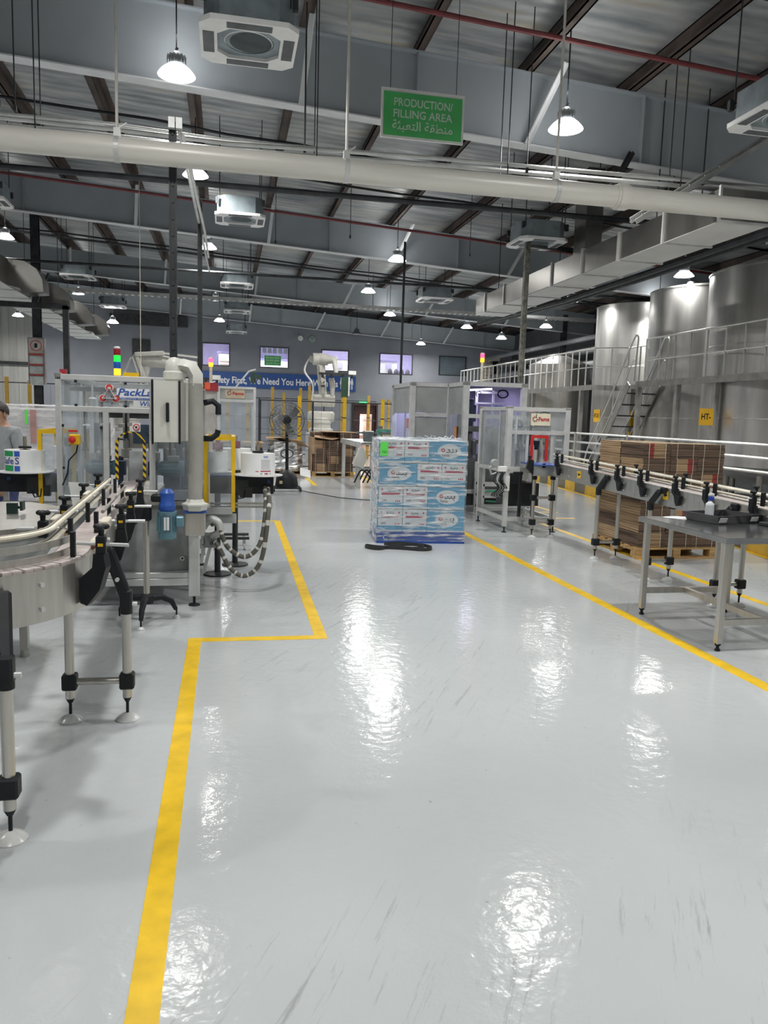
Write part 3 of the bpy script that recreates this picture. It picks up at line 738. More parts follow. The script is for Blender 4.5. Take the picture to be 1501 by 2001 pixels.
for k, (dy, dz) in enumerate(((0, 0), (.09, .03), (.20, -.01))):
    pipe('conduit', [(-7, 9.2 + dy, 4.66 + dz), (-1.2, 9.2 + dy, 4.65 + dz + .05 * (k == 1)), (0, 9.2 + dy, 4.62 + dz + .03 * (k == 1)), (2.1, 9.2 + dy, 4.68 + dz), (9, 9.2 + dy, 4.76 + dz)], (.024, .018, .028)[k], GALV, ['thin grey conduit running behind the big pipe, front one of three', 'thinnest grey conduit with a slight sag, middle of the three', 'thicker grey conduit at the back of the three'][k], 'conduit')
for x in (-2.0, 1.0, 3.3, 5.6):
    m = MB(); m.bb(x - .02, x + .02, 9.15, 9.48, 4.53, 4.565); m.cyl((x, 9.45, 4.56), (x, 9.45, roofz(x, 6.70)), .007, 6); m.cyl((x, 9.18, 4.56), (x, 9.18, roofz(x, 6.70)), .007, 6)
    tag(m.build('conduit_hanger', DKMETAL), {-2.0: 'conduit hanger above the tall dark strut', 1.0: 'conduit hanger left of the green sign', 3.3: 'conduit hanger right of the green sign', 5.6: 'conduit hanger near the right end of the conduits'}[x], 'hanger', 'trapeze hangers of the conduits')
def spipe(y, z0, x0, x1, r, mt, label):
    return pipe('sprinkler_pipe', [(x0, y, roofz(x0, z0)), (x1, y, roofz(x1, z0))], r, mt, label)
spipe(8.98, 6.30, -8, 14, .03, mat('red_oxide_pipe', (.20, .04, .045), .5, 0, .1), 'dark red sprinkler pipe under the purlins at the top right')
pipe('dark_pipe', [(-8, 12.2, 4.98), (12, 12.2, 5.0)], .045, DKMETAL, 'long level dark pipe behind the big pale pipe')
spipe(17.3, 6.0, -8, 13, .03, mat('red_oxide_pipe', (.2, .04, .045)), 'thin dark red pipe on top of the second rafter line')
pipe('dark_pipe', [(5.36, 13.5, 4.79), (7.58, 13.5, 4.66), (7.73, 13.5, 5.38), (8.3, 13.9, 5.42)], .05, DKMETAL, 'dark pipe with an upward bend in front of the big duct')
pipe('dark_pipe', [(-8, 20, 5.03), (13, 20, 5.09)], .035, DKMETAL, 'level dark pipe behind the second rafter')
spipe(22.6, 5.9, -8, 14, .03, DKMETAL, 'dark sprinkler pipe between the second and third rafters')
for y, z0 in ((11.8, 6.38), (14.2, 6.40), (16.0, 6.38), (7.6, 6.36), (21.0, 6.38), (24.6, 6.38)):
    m = MB(); m.tube([(x, y + .05 * math.sin(x * .7), roofz(x, z0) - .02 * math.cos(x * 2.1)) for x in [-12 + 1.2 * k for k in range(24)]], .024, 6)
    tag(m.build('roof_cable', BLACK), {11.8: 'slack black cable under the roof just past the first rafter', 14.2: 'slack black cable midway between the first two rafters', 16.0: 'black roof cable before the second rafter', 7.6: 'nearest black cable across the top of the photo', 21.0: 'black roof cable just past the second rafter', 24.6: 'farthest black roof cable'}[y], 'cable', 'slack cables under the roof')
t = thing('cable_tray', 'long pale ladder cable tray under the third rafter', 'cable tray', (5, 26.5, 5.3))
m = MB(); m.bb(-6, 14, 26.35, 26.37, 5.27, 5.37); m.bb(-6, 14, 26.65, 26.67, 5.27, 5.37)
for k in range(100): m.bb(-6 + k * .2, -5.92 + k * .2, 26.37, 26.65, 5.275, 5.29)
m.build('tray', GALV, t)
for x in (-4.2, .5, 4.9, 9.3):
    m = MB(); m.cyl((x, 26.5, 5.29), (x, 26.5, roofz(x, 6.70)), .01, 6); m.build('rod', DKMETAL, t)
# perforated struts
def strut(name, x, y, z0, z1, w_, label, lean=(0, 0), col=DKMETAL):
    m = MB(); dx, dy = lean
    for s_ in (-1, 1): m.bar((x + s_ * w_ / 2, y, z0), (x + dx + s_ * w_ / 2, y + dy, z1), .012, w_)
    m.bar((x, y + w_ / 2, z0), (x + dx, y + dy + w_ / 2, z1), w_, .012)
    m.bar((x, y - .004, z0), (x + dx, y + dy - .004, z1), w_ * .9, .02)
    n = int((z1 - z0) / .15)
    for k in range(n):
        f = (k + .5) / n; m.box((x + dx * f, y + dy * f - w_ * .2, z0 + (z1 - z0) * f), (w_ * .3, .03, .05))
    return tag(m.build(name, col), label, 'post')
strut('strut_post', -.525, 8.2, 1.88, 4.42, .062, 'tall dark perforated strut rising from behind the labelling machine')
strut('strut_post', -.42, 13.0, 0, 4.95, .062, 'second dark strut further back, in front of the banner')
strut('strut_post', 5.19, 13.25, 2.31, 4.95, .075, 'perforated strut rising from the filler cabinet to the roof', lean=(.05, .1), col=mat('weathered_strut', (.22, .22, .19), .6, .2, .3, 12))
strut('strut_post', 3.42, 15.2, 2.31, 5.05, .03, 'thin dark rod strut above the filler cabinet')
t = thing('cable_track', 'pale cable track running back from the top of the dark strut', 'cable tray', (-.45, 12, 4.3))
m = MB(); m.bar((-.46, 8.15, 4.36), (-.40, 19, 4.9), .035, .03); m.build('rail', GALV, t)
m = MB(); m.tube([(-.43, 8.2, 4.34), (-.40, 10, 4.40), (-.35, 13, 4.50), (-.36, 16.4, 4.72)], .02, 6); m.build('cable', WHITE, t)
m = MB(); m.bb(-.49, -.43, 8.1, 8.16, 4.36, 4.46); m.bb(-.56, -.50, 8.1, 8.16, 4.36, 4.46); m.build('end_bracket', ALU, t)
# thin hanging rods and wires
for k, (x, y, z0, lab) in enumerate([(.90, 9.6, 4.72, 'dark rod beside the white brace, left of the sign'), (-2.3, 9.0, 4.7, 'left hanging wire near the left edge'), (-2.15, 9.0, 4.66, 'second hanging wire near the left edge'), (-2.4, 9.0, 4.72, 'third hanging wire near the left edge'), (3.55, 9.2, 4.62, 'thin wire just left of the bell shaped lamp'), (6.6, 11.0, 4.9, 'hanging rod over the right end of the red pipe'), (-1.70, 16.5, 1.9, 'pale cable hanging down behind the labelling machine'), (5.0, 16.0, 5.03, 'hanging rod beside the right cassette'), (2.3, 15.0, 4.99, 'hanging rod over the middle of the hall'), (.95, 16.0, 5.0, 'hanging rod behind the second cassette')]):
    m = MB(); zt = roofz(x, 6.70)
    m.cyl((x, y, z0), (x, y, zt), .011 if k == 0 else .007, 6); m.box((x, y, z0 + .03), (.03, .03, .06))
    tag(m.build('hanging_rod', CREAM if 'pale' in lab else DKMETAL), lab, 'rod', 'hanging rods and wires')
# hanging sign
t = thing('hanging_sign', 'green hanging sign reading production filling area', 'sign', (2.09, 8.6, 4.65))
m = MB(); m.bb(1.625, 2.555, 8.60, 8.625, 4.655, 5.165); m.build('backing', WHITE, t)
m = MB(); m.bb(1.65, 2.53, 8.594, 8.60, 4.68, 5.125); m.build('face', GREEN, t)
m = MB(); put_text(m, 'PRODUCTION/', (2.09, 8.592, 5.022), .115, bold=.012, width=.66); put_text(m, 'FILLING AREA', (2.085, 8.592, 4.905), .115, bold=.012, width=.66)
put_text(m, '\uFE94\uFE8C\uFE92\uFECC\uFE98\uFEDF\uFE8D \uFE94\uFED8\uFEC4\uFEE8\uFEE3', (2.09, 8.592, 4.785), .13, bold=.012, width=.68); m.build('lettering', mat('sign_white', (.62, .74, .64), .5, 0, .04), t)
for x in (1.72, 2.46):
    m = MB(); m.cyl((x, 8.61, 5.15), (x, 8.61, roofz(x, 6.70)), .004, 6); m.build('wire', DKMETAL, t)
# ducts
def duct(name, x0, x1, z0, z1, y0, y1, step, label, parent=None):
    t = thing(name, label, 'duct', ((x0 + x1) / 2, (y0 + y1) / 2, z0))
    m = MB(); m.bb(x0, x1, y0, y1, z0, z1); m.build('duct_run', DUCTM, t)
    m = MB(); m.bb(x0 + .01, x1 - .01, y0, y1, z0 - .012, z0); m.build('lit_underside', mat('lit_duct_sheet', (.66, .66, .64), .55, 0, .06, 1.5), t)  # pale sheet paints the light caught by the duct underside
    m = MB(); y = y0
    while y <= y1 + .01:
        for a in ((x0 - .03, x1 + .03, z0 - .03, z0), (x0 - .03, x1 + .03, z1, z1 + .03), (x0 - .03, x0, z0, z1), (x1, x1 + .03, z0, z1)):
            m.bb(a[0], a[1], y - .02, y + .02, a[2], a[3])
            pass
        m.build('flange', GALV, t); m = MB(); y += step
    for y in (y0 + 1.5, (y0 + y1) / 2, y1 - 1.5):
        for x in (x0 + .02, x1 - .02):
            m = MB(); m.cyl((x, y, z1), (x, y, roofz(x, 6.70)), .009, 6); m.build('rod', DKMETAL, t)
    return t
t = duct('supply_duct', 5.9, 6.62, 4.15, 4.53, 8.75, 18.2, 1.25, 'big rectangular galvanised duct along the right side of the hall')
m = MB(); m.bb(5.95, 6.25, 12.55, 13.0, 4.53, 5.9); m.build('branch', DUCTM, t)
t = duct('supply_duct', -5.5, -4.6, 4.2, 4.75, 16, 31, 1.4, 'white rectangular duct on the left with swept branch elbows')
for y in (18.2, 21.2, 24.4, 27.6):
    m = MB()
    prof = [(-4.6, 4.2), (-4.6, 4.75), (-4.25, 4.72), (-4.02, 4.58), (-3.9, 4.36), (-3.88, 4.1), (-4.3, 4.05), (-4.36, 4.15)]
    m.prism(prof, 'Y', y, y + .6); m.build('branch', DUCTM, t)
for k, (dx, dz, r) in enumerate(((0, 0, .06), (.14, .05, .05), (.26, .01, .04), (.36, .07, .035))):
    pipe('cable_bundle', [(7.6 + dx, 5, 4.46 + dz), (7.55 + dx, 10, 4.42 + dz), (7.3 + dx, 13, 4.30 + dz), (7.2 + dx, 16, 4.26 + dz), (6.9 + dx, 21, 4.3 + dz)], r, DKMETAL, ['thickest dark pipe of the bundle under the big duct', 'second pipe of the dark bundle under the big duct', 'third pipe of the dark bundle under the big duct', 'thinnest outer pipe of the dark bundle under the big duct'][k])
for k, (x, z) in enumerate(((12.3, 4.55), (12.9, 4.25), (13.5, 3.95), (12.6, 3.7))):
    pipe('process_pipe', [(x, 22, z), (x, 35.9, z)], (.09, .14, .07, .11)[k], mat('grey_pipe', (.24, .25, .26), .5, .2), ['upper grey process pipe beyond the railing', 'thick grey process pipe beyond the railing', 'thin grey process pipe beyond the railing', 'lowest grey process pipe beyond the railing'][k])
m = MB(); m.bar((5.9, 10.0, 4.5), (4.6, 10.35, 5.1), .1, .05); tag(m.build('sloping_channel', GALV), 'pale sloping steel channel at the right above the duct', 'channel') if False else None
# sloping perforated channel and struts at the top right
strut('sloping_strut', 4.75, 8.75, 4.05, 5.42, .07, 'pale perforated strut sloping up at the right end of the first rafter', lean=(2.2, .65), col=GALV)
strut('sloping_strut', 5.1, 10.1, 4.75, 5.35, .05, 'dark strut rising to the end of the lit-coloured flange', lean=(.35, .1))
# ------------------------------------------------------------------ left conveyor
def conveyor_path():
    P = []
    for k in range(15):
        y = 8.7 - (8.7 - 3.62) * k / 14; P.append((-.685 - .042 * (y - 3.62), y))
    for k in range(1, 11):
        a = math.radians(9 * k); P.append((-1.185 + .5 * math.cos(a), 3.62 - .5 * math.sin(a)))
    P += [(-1.6, 3.12), (-2.6, 3.10)]
    return P
CP = conveyor_path()
def offset_path(P, d):
    """d > 0: towards the viewer's right / outside of the bend"""
    out = []
    for i in range(len(P)):
        a = V(P[max(i - 1, 0)]); b_ = V(P[min(i + 1, len(P) - 1)]); t = (b_ - a).normalized()
        out.append((P[i][0] - t.y * d, P[i][1] + t.x * d))
    return out
def path_at(P, s):
    for i in range(len(P) - 1):
        a, b_ = V(P[i]), V(P[i + 1]); L = (b_ - a).length
        if s <= L or i == len(P) - 2: t = (b_ - a) / L; return a + t * s, t
        s -= L
def path_len(P): return sum((V(P[i + 1]) - V(P[i])).length for i in range(len(P) - 1))
def slats(m, P, w_, z, pitch=.04, th=.012, gap=.003):
    n = int(path_len(P) / pitch)
    for k in range(n):
        p, t = path_at(P, (k + .5) * pitch)
        a = math.atan2(t.y, t.x)
        m.box((p.x, p.y, z - th / 2), (pitch - gap, w_, th), a)
def knob(m, c, r=.026):
    m.lathe((c[0], c[1], c[2]), [(.012, 0), (.014, .03), (.010, .03)], 10)
    for k in range(3):
        a = 2 * PI * k / 3 + .5; m.ball((c[0] + r * .72 * math.cos(a), c[1] + r * .72 * math.sin(a), c[2] + .036), (r * .55, r * .55, .013), 8, 6)
    m.ball((c[0], c[1], c[2] + .038), (r * .7, r * .7, .012), 8, 6)
def nrm_of(t): return V((-t.y, t.x)) * -1  # unused sign helper
cv = thing('bottling_conveyor', 'curved narrow conveyor with cream guide rails in the left front', 'conveyor', (-.7, 4.1, 0))
m = MB(); slats(m, CP, .142, 1.0); m.build('chain_belt', CHAIN, cv)
m = MB(); m.ribbon(CP, .965, .985, .09); m.build('belt_bed', DKMETAL, cv)
def sub(P, y0): return [p for p in P if p[1] < y0]
for d in (.078, -.078):
    m = MB(); PP = offset_path(sub(CP, 6.9), d); m.ribbon(PP, .775, .985, .006); m.ribbon(offset_path(sub(CP, 6.9), d * .93), .975, .988, .012); m.build('side_panel', STEEL, cv)
m = MB()
for s_, zz in ((.15, .93), (.15, .83), (.62, .93), (.62, .83)):
    L = path_len(sub(CP, 3.7)); p, t = path_at(sub(CP, 3.7), L * s_); n_ = V((-t.y, t.x))
    m.cyl((p.x + n_.x * .08, p.y + n_.y * .08, zz), (p.x + n_.x * .09, p.y + n_.y * .09, zz), .011, 8); m.build('bolt', ALU, cv); m = MB()
for y in (3.9, 4.0, 4.25, 4.4, 4.9, 5.5):
    for zz in (.93, .82): m = MB(); m.cyl((-.685 - .042 * (y - 3.62) + .08, y, zz), (-.685 - .042 * (y - 3.62) + .092, y, zz), .010, 8); m.build('bolt', ALU, cv)
for z_, zo in ((1.108, 1.072), (1.052, 1.020)):
    m = MB(); PP = offset_path(sub(CP, 6.45), -.075); m.tube([(x, y, z_) for x, y in PP], .011, 8); m.build('guide_rail', CREAM, cv, smooth=True)
    m = MB(); m.ribbon(offset_path(sub(CP, 6.45), -.09), z_ - .013, z_ + .013, .006); m.build('rail_backing', STEEL, cv)
    m = MB(); m.ribbon(offset_path(sub(CP, 3.68), .012), zo - .015, zo + .015, .005); m.build('outer_rail', STEEL, cv)
for z_ in (1.09, 1.02):
    m = MB(); PP = [p for p in offset_path(CP, .062) if 4.0 < p[1] < 6.0]; m.tube([(x, y, z_) for x, y in PP], .010, 8); m.build('guide_rail', STEEL, cv, smooth=True)
def clamp(P, s, d, label=None, big=True, par=cv, zt=1.06, side=1):
    """black rail clamp: curved arm from the frame, block, three-lobed knob, steel rod through it"""
    p, t = path_at(P, s); n_ = V((-t.y, t.x)) * side
    def at(dd, tt, z): q = p + n_ * dd + t * tt; return (q.x, q.y, z)
    m = MB()
    m.bar(at(d, 0, zt - .045), at(d, 0, zt + .04), .042, .05, .006)
    o = m.build('rail_clamp', BLACK, par)
    k = MB(); knob(k, at(d, 0, zt + .04), .03); k.build('knob', BLACK, o, smooth=True)
    r = MB(); r.cyl(at(.06, 0, zt), at(d + .12, 0, zt), .008, 10); r.build('rod', ALU, o)
    if big:
        a = MB(); pr = [(d + .02, zt - .04), (d + .03, zt - .1), (d + .0, zt - .2), (.115, zt - .27), (.085, zt - .26), (.085, zt - .15), (d - .03, zt - .1), (d - .025, zt - .04)]
        vs = []
        for tt in (-.03, .03):
            for u, z in pr: vs.append(at(u, tt, z))
        nn = len(pr); a.add(vs, [tuple(range(nn)), tuple(range(nn, 2 * nn))] + [(i, (i + 1) % nn, nn + (i + 1) % nn, nn + i) for i in range(nn)])
        a.build('arm', BLACK, o)
    lb = MB(); q = V(at(d, 0, zt)); lb.box((q.x, q.y - .0262, q.z), (.022, .003, .013)); lb.build('sticker', MT['yellow_paint'], o)
    h = MB(); h.bar(at(.045, 0, zt - .06), at(.045, 0, zt + .05), .02, .03); h.build('rail_holder', BLACK, o)
    return o
Ltot = path_len(CP)
def s_of_y(y):
    s = 0
    for i in range(len(CP) - 1):
        a, b_ = V(CP[i]), V(CP[i + 1])
        if b_.y <= y <= a.y: return s + (a - b_).length * (a.y - y) / (a.y - b_.y)
        s += (b_ - a).length
for y in (3.52, 4.2, 4.85, 5.75): clamp(CP, s_of_y(y), .17, side=1)
for y in (3.95, 4.6, 5.4, 6.2): clamp(CP, s_of_y(y), .17, side=-1, big=False)
clamp(CP, s_of_y(3.62) + .55, .15, side=-1, big=False)
clamp(CP, s_of_y(3.62) + .95, .15, side=-1, big=False)
# cream roller blocks on the rails
for y, d, z in ((4.1, -.13, 1.075), (4.12, .10, 1.06), (3.85, .085, 1.0), (5.6, .10, 1.06), (5.3, -.13, 1.075)):
    p, t = path_at(CP, s_of_y(y)); n_ = V((-t.y, t.x)); q = p + n_ * d
    m = MB(); m.box((q.x, q.y, z), (.045, .17, .05), math.atan2(t.y, t.x) + PI / 2, .006); o = m.build('roller_block', CREAM, cv)
    h = MB(); h.cyl((q.x, q.y - .08, z), (q.x, q.y - .092, z), .011, 10); h.build('bolt', mat('rusty_bolt', (.14, .05, .03), .6), o)
# legs
def support_leg(par, x, y, ztop, r=.024, foot=True, zb=.21, lean=None):
    m = MB(); m.cyl((x, y, .125), (x, y, ztop), r, 16); lg = m.build('leg', STEEL, par, smooth=True)
    f = MB(); f.cyl((x, y, .03), (x, y, .125), .008, 8); f.lathe((x, y, .10), [(.012, 0), (r, .025)], 12); f.build('levelling_screw', BLACK, lg)
    f = MB(); f.lathe((x, y, 0.0), [(.062, 0), (.062, .006), (.045, .022), (.018, .036), (.0, .04)], 18); f.build('foot', mat('translucent_foot', (.62, .63, .62), .25), lg, smooth=True)
    return lg
for (x, y, zt) in ((-.51, 4.13, .70), (-.80, 4.145, .80), (-.80, 2.98, .72)):
    lg = support_leg(cv, x, y, zt)
    m = MB(); m.box((x, y, .215), (.075, .07, .085), 0, .008); m.build('cross_clamp', BLACK, lg)
    if x > -.6 or y < 3.5:
        m = MB(); ox, oy = (-.62, 4.13) if x > -.6 else (-.86, 3.14)
        m.cyl((x, y, zt - .12), (x, y, zt + .0), .031, 14)
        m.bar((x, y, zt - .03), (ox + .02, oy, .93), .055, .06, .012); m.bar((x, y, zt + .01), (x, y, zt - .1), .06, .06, .01)
        m.build('leg_bracket', BLACK, lg)
        b_ = MB()
        for q in (.35, .75): b_.cyl((x + (ox - x) * q + .0, y - .034, zt + (.9 - zt) * q), (x + (ox - x) * q, y - .05, zt + (.9 - zt) * q), .011, 8)
        b_.cyl((x + .03, y, zt - .07), (x + .055, y, zt - .07), .012, 8); b_.build('bolts', ALU, lg)
m = MB(); m.cyl((-.77, 4.14, .215), (-.54, 4.13, .215), .019, 14); m.build('cross_bar', STEEL, cv, smooth=True)
m = MB(); m.cyl((-.80, 2.98, .215), (-1.25, 2.75, .215), .019, 14); m.build('cross_bar', STEEL, cv, smooth=True)
m = MB(); m.cyl((-.60, 6.1, .20), (-.60, 6.1, .82), .024, 16); lg = m.build('leg', STEEL, cv, smooth=True)
m = MB(); m.box((-.60, 6.1, .86), (.08, .09, .12), 0, .01); m.bar((-.60, 6.1, .9), (-.72, 6.1, .93), .06, .05, .01); m.build('leg_bracket', BLACK, lg)
m = MB(); m.lathe((-.60, 6.1, .15), [(.05, 0), (.05, .06), (.03, .075)], 14)
for a in (-95, 25, 155):
    a = math.radians(a); c_, s_ = math.cos(a), math.sin(a)
    m.tube([(-.60 + c_ * .03, 6.1 + s_ * .03, .19), (-.60 + c_ * .12, 6.1 + s_ * .12, .185), (-.60 + c_ * .20, 6.1 + s_ * .20, .14), (-.60 + c_ * .235, 6.1 + s_ * .235, .07)], [.03, .026, .022, .016], 10)
    m.cyl((-.60 + c_ * .24, 6.1 + s_ * .24, .0), (-.60 + c_ * .24, 6.1 + s_ * .24, .09), .007, 8)
m.build('tripod_base', BLACK, lg, smooth=True)
for a in (-95, 25, 155):
    a = math.radians(a); m = MB(); m.lathe((-.60 + math.cos(a) * .24, 6.1 + math.sin(a) * .24, 0), [(.035, 0), (.03, .012), (.01, .025)], 12); m.build('foot', ALU, lg)
# gear motor
m = MB(); m.lathe((-.44, 6.05, .88), [(.055, 0), (.062, .01), (.062, .05), (.055, .06), (.055, .14), (.03, .17)], 18); m.bar((-.56, 6.05, .98), (-.44, 6.05, .98), .06, .06, .015, mi=1); gm = m.build('gearbox', [BLUE, BLACK], cv, smooth=True)
m = MB(); m.lathe((-.44, 6.05, .66), [(.05, 0), (.068, .012), (.068, .05), (.066, .06), (.066, .19), (.072, .2), (.072, .22)], 20)
for k in range(16):
    a = 2 * PI * k / 16; m.box((-.44 + .07 * math.cos(a), 6.05 + .07 * math.sin(a), .785), (.016, .004, .12), a)
m.build('motor', MOTOR, gm, smooth=True)
m = MB(); m.box((-.345, 6.05, .8), (.06, .09, .08), 0, .008); m.build('terminal_box', MOTOR, gm)
m = MB(); m.bb(-.46, -.42, 5.978, 5.981, .74, .84); m.build('rating_plate', PAPER, gm)

# ------------------------------------------------------------------ accumulation table on the far left
t = thing('accumulation_table', 'stainless table with cut corners wrapped by the curved conveyor', 'table', (-1.8, 4.9, 0))
poly = [(-1.16, 4.27), (-.975, 4.43), (-1.06, 5.33), (-1.3, 5.56), (-2.6, 5.6), (-2.6, 4.27)]
m = MB(); m.prism(poly, 'Z', .965, 1.0); m.build('table_plate', STEEL, t)
m = MB(); m.prism([(x * .985 - .03, (y - 4.9) * .94 + 4.9) for x, y in poly], 'Z', .80, .965); m.build('apron', ALUGREY, t)
for x, y in ((-1.3, 4.5), (-1.3, 5.3), (-2.45, 4.5), (-2.45, 5.3)):
    m = MB(); m.bb(x - .025, x + .025, y - .025, y + .025, .04, .8); m.cyl((x, y, 0), (x, y, .05), .03, 12); m.build('leg', STEEL, t)
m = MB(); m.bb(-1.29, -1.23, 4.93, 4.96, 1.0, 1.065); m.bb(-1.215, -1.20, 4.93, 5.0, 1.02, 1.075); m.bb(-1.235, -1.2, 4.945, 4.955, 1.03, 1.045); tag(m.build('plastic_clip', mat('dark_green_plastic', (.02, .05, .045), .4)), 'small dark plastic clip lying on the stainless accumulation table', 'clip')
# ------------------------------------------------------------------ labelling machine
lm = thing('labelling_machine', 'labelling machine in an aluminium frame with clear panels and red and blue lettering', 'machine', (-.77, 7.4, 0))
FX0, FX1, FY0, FY1 = -1.335, -.215, 6.6, 8.4
def prof(m, p, q, w_=.045): m.bar(p, q, w_, w_, .004)
def grooved(m, x, y, z0, z1, w_=.045):
    m.bb(x - w_ / 2, x + w_ / 2, y - w_ / 2, y + w_ / 2, z0, z1, .003)
for x, y, z0 in ((FX0 + .022, FY0, .1), (FX1 - .022, FY0, .62), (FX0 + .022, FY1, .1), (FX1 - .022, FY1, .1)):
    m = MB(); grooved(m, x, y, z0, 1.885)
    for s_ in (-.008, .008): m.bb(x + s_ - .001, x + s_ + .001, y - .0255, y - .022, z0, 1.885)
    p_ = m.build('post', ALU, lm)
    c = MB(); c.box((x, y, 1.90), (.05, .05, .035), 0, .005); c.build('corner_cap', mat('grey_cap', (.25, .25, .24), .5), p_)
m = MB()
prof(m, (FX0, FY0, 1.885), (FX1, FY0, 1.885)); prof(m, (FX0, FY1, 1.885), (FX1, FY1, 1.885)); prof(m, (FX0 + .022, FY0, 1.885), (FX0 + .022, FY1, 1.885)); prof(m, (FX1 - .022, FY0, 1.885), (FX1 - .022, FY1, 1.885))
prof(m, (FX0 + .04, FY0, 1.635), (FX1 - .04, FY0, 1.635)); prof(m, (-.955, FY0, .9), (-.955, FY0, 1.615)); prof(m, (-.595, FY0, .9), (-.595, FY0, 1.615))
prof(m, (FX1 - .022, FY0, .9), (FX1 - .022, FY1, .9)); prof(m, (FX0 + .022, FY0, .9), (FX0 + .022, FY1, .9)); prof(m, (FX1 - .022, 7.5, .9), (FX1 - .022, 7.5, 1.87)); prof(m, (FX0 + .022, 7.5, .9), (FX0 + .022, 7.5, 1.87))
m.build('rails', ALU, lm)
m = MB(); m.bb(FX0 + .05, FX1 - .05, FY0 - .004, FY0 + .002, 1.66, 1.86); m.build('upper_panel', ACRYL, lm)
m = MB(); m.bb(FX0 + .05, -.98, FY0 - .004, FY0 + .002, .90, 1.61); m.build('front_panel', ACRYL, lm)
m = MB(); m.bb(-.57, FX1 - .05, FY0 - .004, FY0 + .002, .90, 1.61); m.build('front_panel', ACRYL, lm)
for x in (FX0 + .022, FX1 - .022):
    for ya, yb in ((6.63, 7.47), (7.53, 8.37)):
        m = MB(); m.bb(x - .003, x + .003, ya, yb, .93, 1.86); m.build('side_panel', ACRYL, lm)
m = MB()
for x, z in ((-1.18, 1.855), (-.80, 1.85), (-1.18, 1.665), (-.80, 1.665), (-1.285, 1.50), (-.99, 1.49), (-1.285, 1.16), (-.25, 1.40), (-.25, 1.16), (-.25, 1.28), (-.25, .97)): m.box((x, FY0 - .012, z), (.02, .016, .02))
m.build('panel_clips', BLACK, lm)
# cabinet base
m = MB(); m.bb(-1.27, -.30, 6.64, 8.36, .29, .86); m.build('base_cabinet', mat('cabinet_grey', (.30, .315, .32), .45, .2, .08), lm)
m = MB(); m.bb(-1.31, -.24, 6.58, 8.4, .86, .885); m.build('deck_plate', STEEL, lm)
m = MB(); m.bb(-1.31, -.26, 6.585, 6.63, .24, .285, .003); m.bb(-1.31, -.26, 6.585, 6.63, .175, .235, .003); m.bb(-1.31, -.26, 8.37, 8.41, .175, .285); m.build('bottom_rail', ALU, lm)
m = MB(); m.lathe((-.36, 6.637, .40), [(.02, -.006), (.02, .004)], 14, axis='Y'); m.lathe((-.36, 6.63, .40), [(.009, -.004), (.009, .002)], 12, axis='Y', mi=1); m.build('cable_port', [ALU, BLACK], lm)
m = MB(); m.bb(-.305, -.215, 6.555, 6.645, .085, .64, .006); lg = m.build('leg', ALU, lm)
m = MB(); m.cyl((-.26, 6.6, .01), (-.26, 6.6, .09), .012, 10); m.lathe((-.26, 6.6, 0), [(.05, 0), (.045, .012), (.015, .02)], 16); m.build('foot', BLACK, lg)
for x, y in ((-1.29, 6.62), (-1.29, 8.38), (-.26, 8.38)):
    m = MB(); m.cyl((x, y, 0), (x, y, .12), .014, 10); m.lathe((x, y, 0), [(.05, 0), (.045, .012), (.015, .02)], 16); m.build('foot', BLACK, lm)
# printed logo on the upper panel
m = MB(); y = FY0 - .007; cx, cz = -.925, 1.765; R_ = .058
tri = [(cx + R_ * math.cos(a), y, cz - .01 + R_ * math.sin(a)) for a in (PI / 2, PI / 2 + 2 * PI / 3, PI / 2 + 4 * PI / 3)]
for i in range(3):
    m.bar(tri[i], tri[(i + 1) % 3], .052, .003, mi=0)
for p in tri: m.lathe((p[0], y, p[2]), [(.032, -.0015), (.032, .0015)], 18, axis='Y', mi=0)
m.bb(-.868, -.54, y - .0015, y + .0015, 1.715, 1.81, mi=0); m.bb(-.74, -.48, y - .0012, y + .0012, 1.665, 1.715, mi=0)
y -= .004
for i in range(3): m.bar(tri[i][:1] + (y,) + tri[i][2:], tri[(i + 1) % 3][:1] + (y,) + tri[(i + 1) % 3][2:], .036, .003, mi=1)
for p in tri: m.lathe((p[0], y, p[2]), [(.026, -.0015), (.026, .0015)], 18, axis='Y', mi=1)
y -= .003
for i in range(3):
    a_, b_ = V(tri[i]).lerp(V((cx, 0, cz - .01)), .12), V(tri[(i + 1) % 3]).lerp(V((cx, 0, cz - .01)), .12); a_.y = b_.y = y
    m.bar(a_, b_, .011, .002, mi=0)
for p in tri: m.lathe((p[0] * .9 + cx * .1, y, p[2] * .9 + (cz - .01) * .1), [(.012, -.001), (.012, .001)], 14, axis='Y', mi=0)
put_text(m, 'PackLab', (-.864, FY0 - .010, 1.778), .078, bold=.02, shear=.25, mi=2, align='LEFT', width=.315)
m.bb(-.866, -.545, FY0 - .0105, FY0 - .009, 1.722, 1.738, mi=2); put_text(m, 'LABELLING SOLUTIONS', (-.862, FY0 - .0115, 1.730), .016, mi=0, align='LEFT', width=.31)
put_text(m, 'Win', (-.695, FY0 - .010, 1.690), .058, bold=.01, shear=.2, mi=2, align='LEFT')
m.build('logo', [PAPER, mat('logo_red', (.62, .06, .05), .5, 0, 0), mat('logo_blue', (.03, .10, .42), .5, 0, 0)], lm)
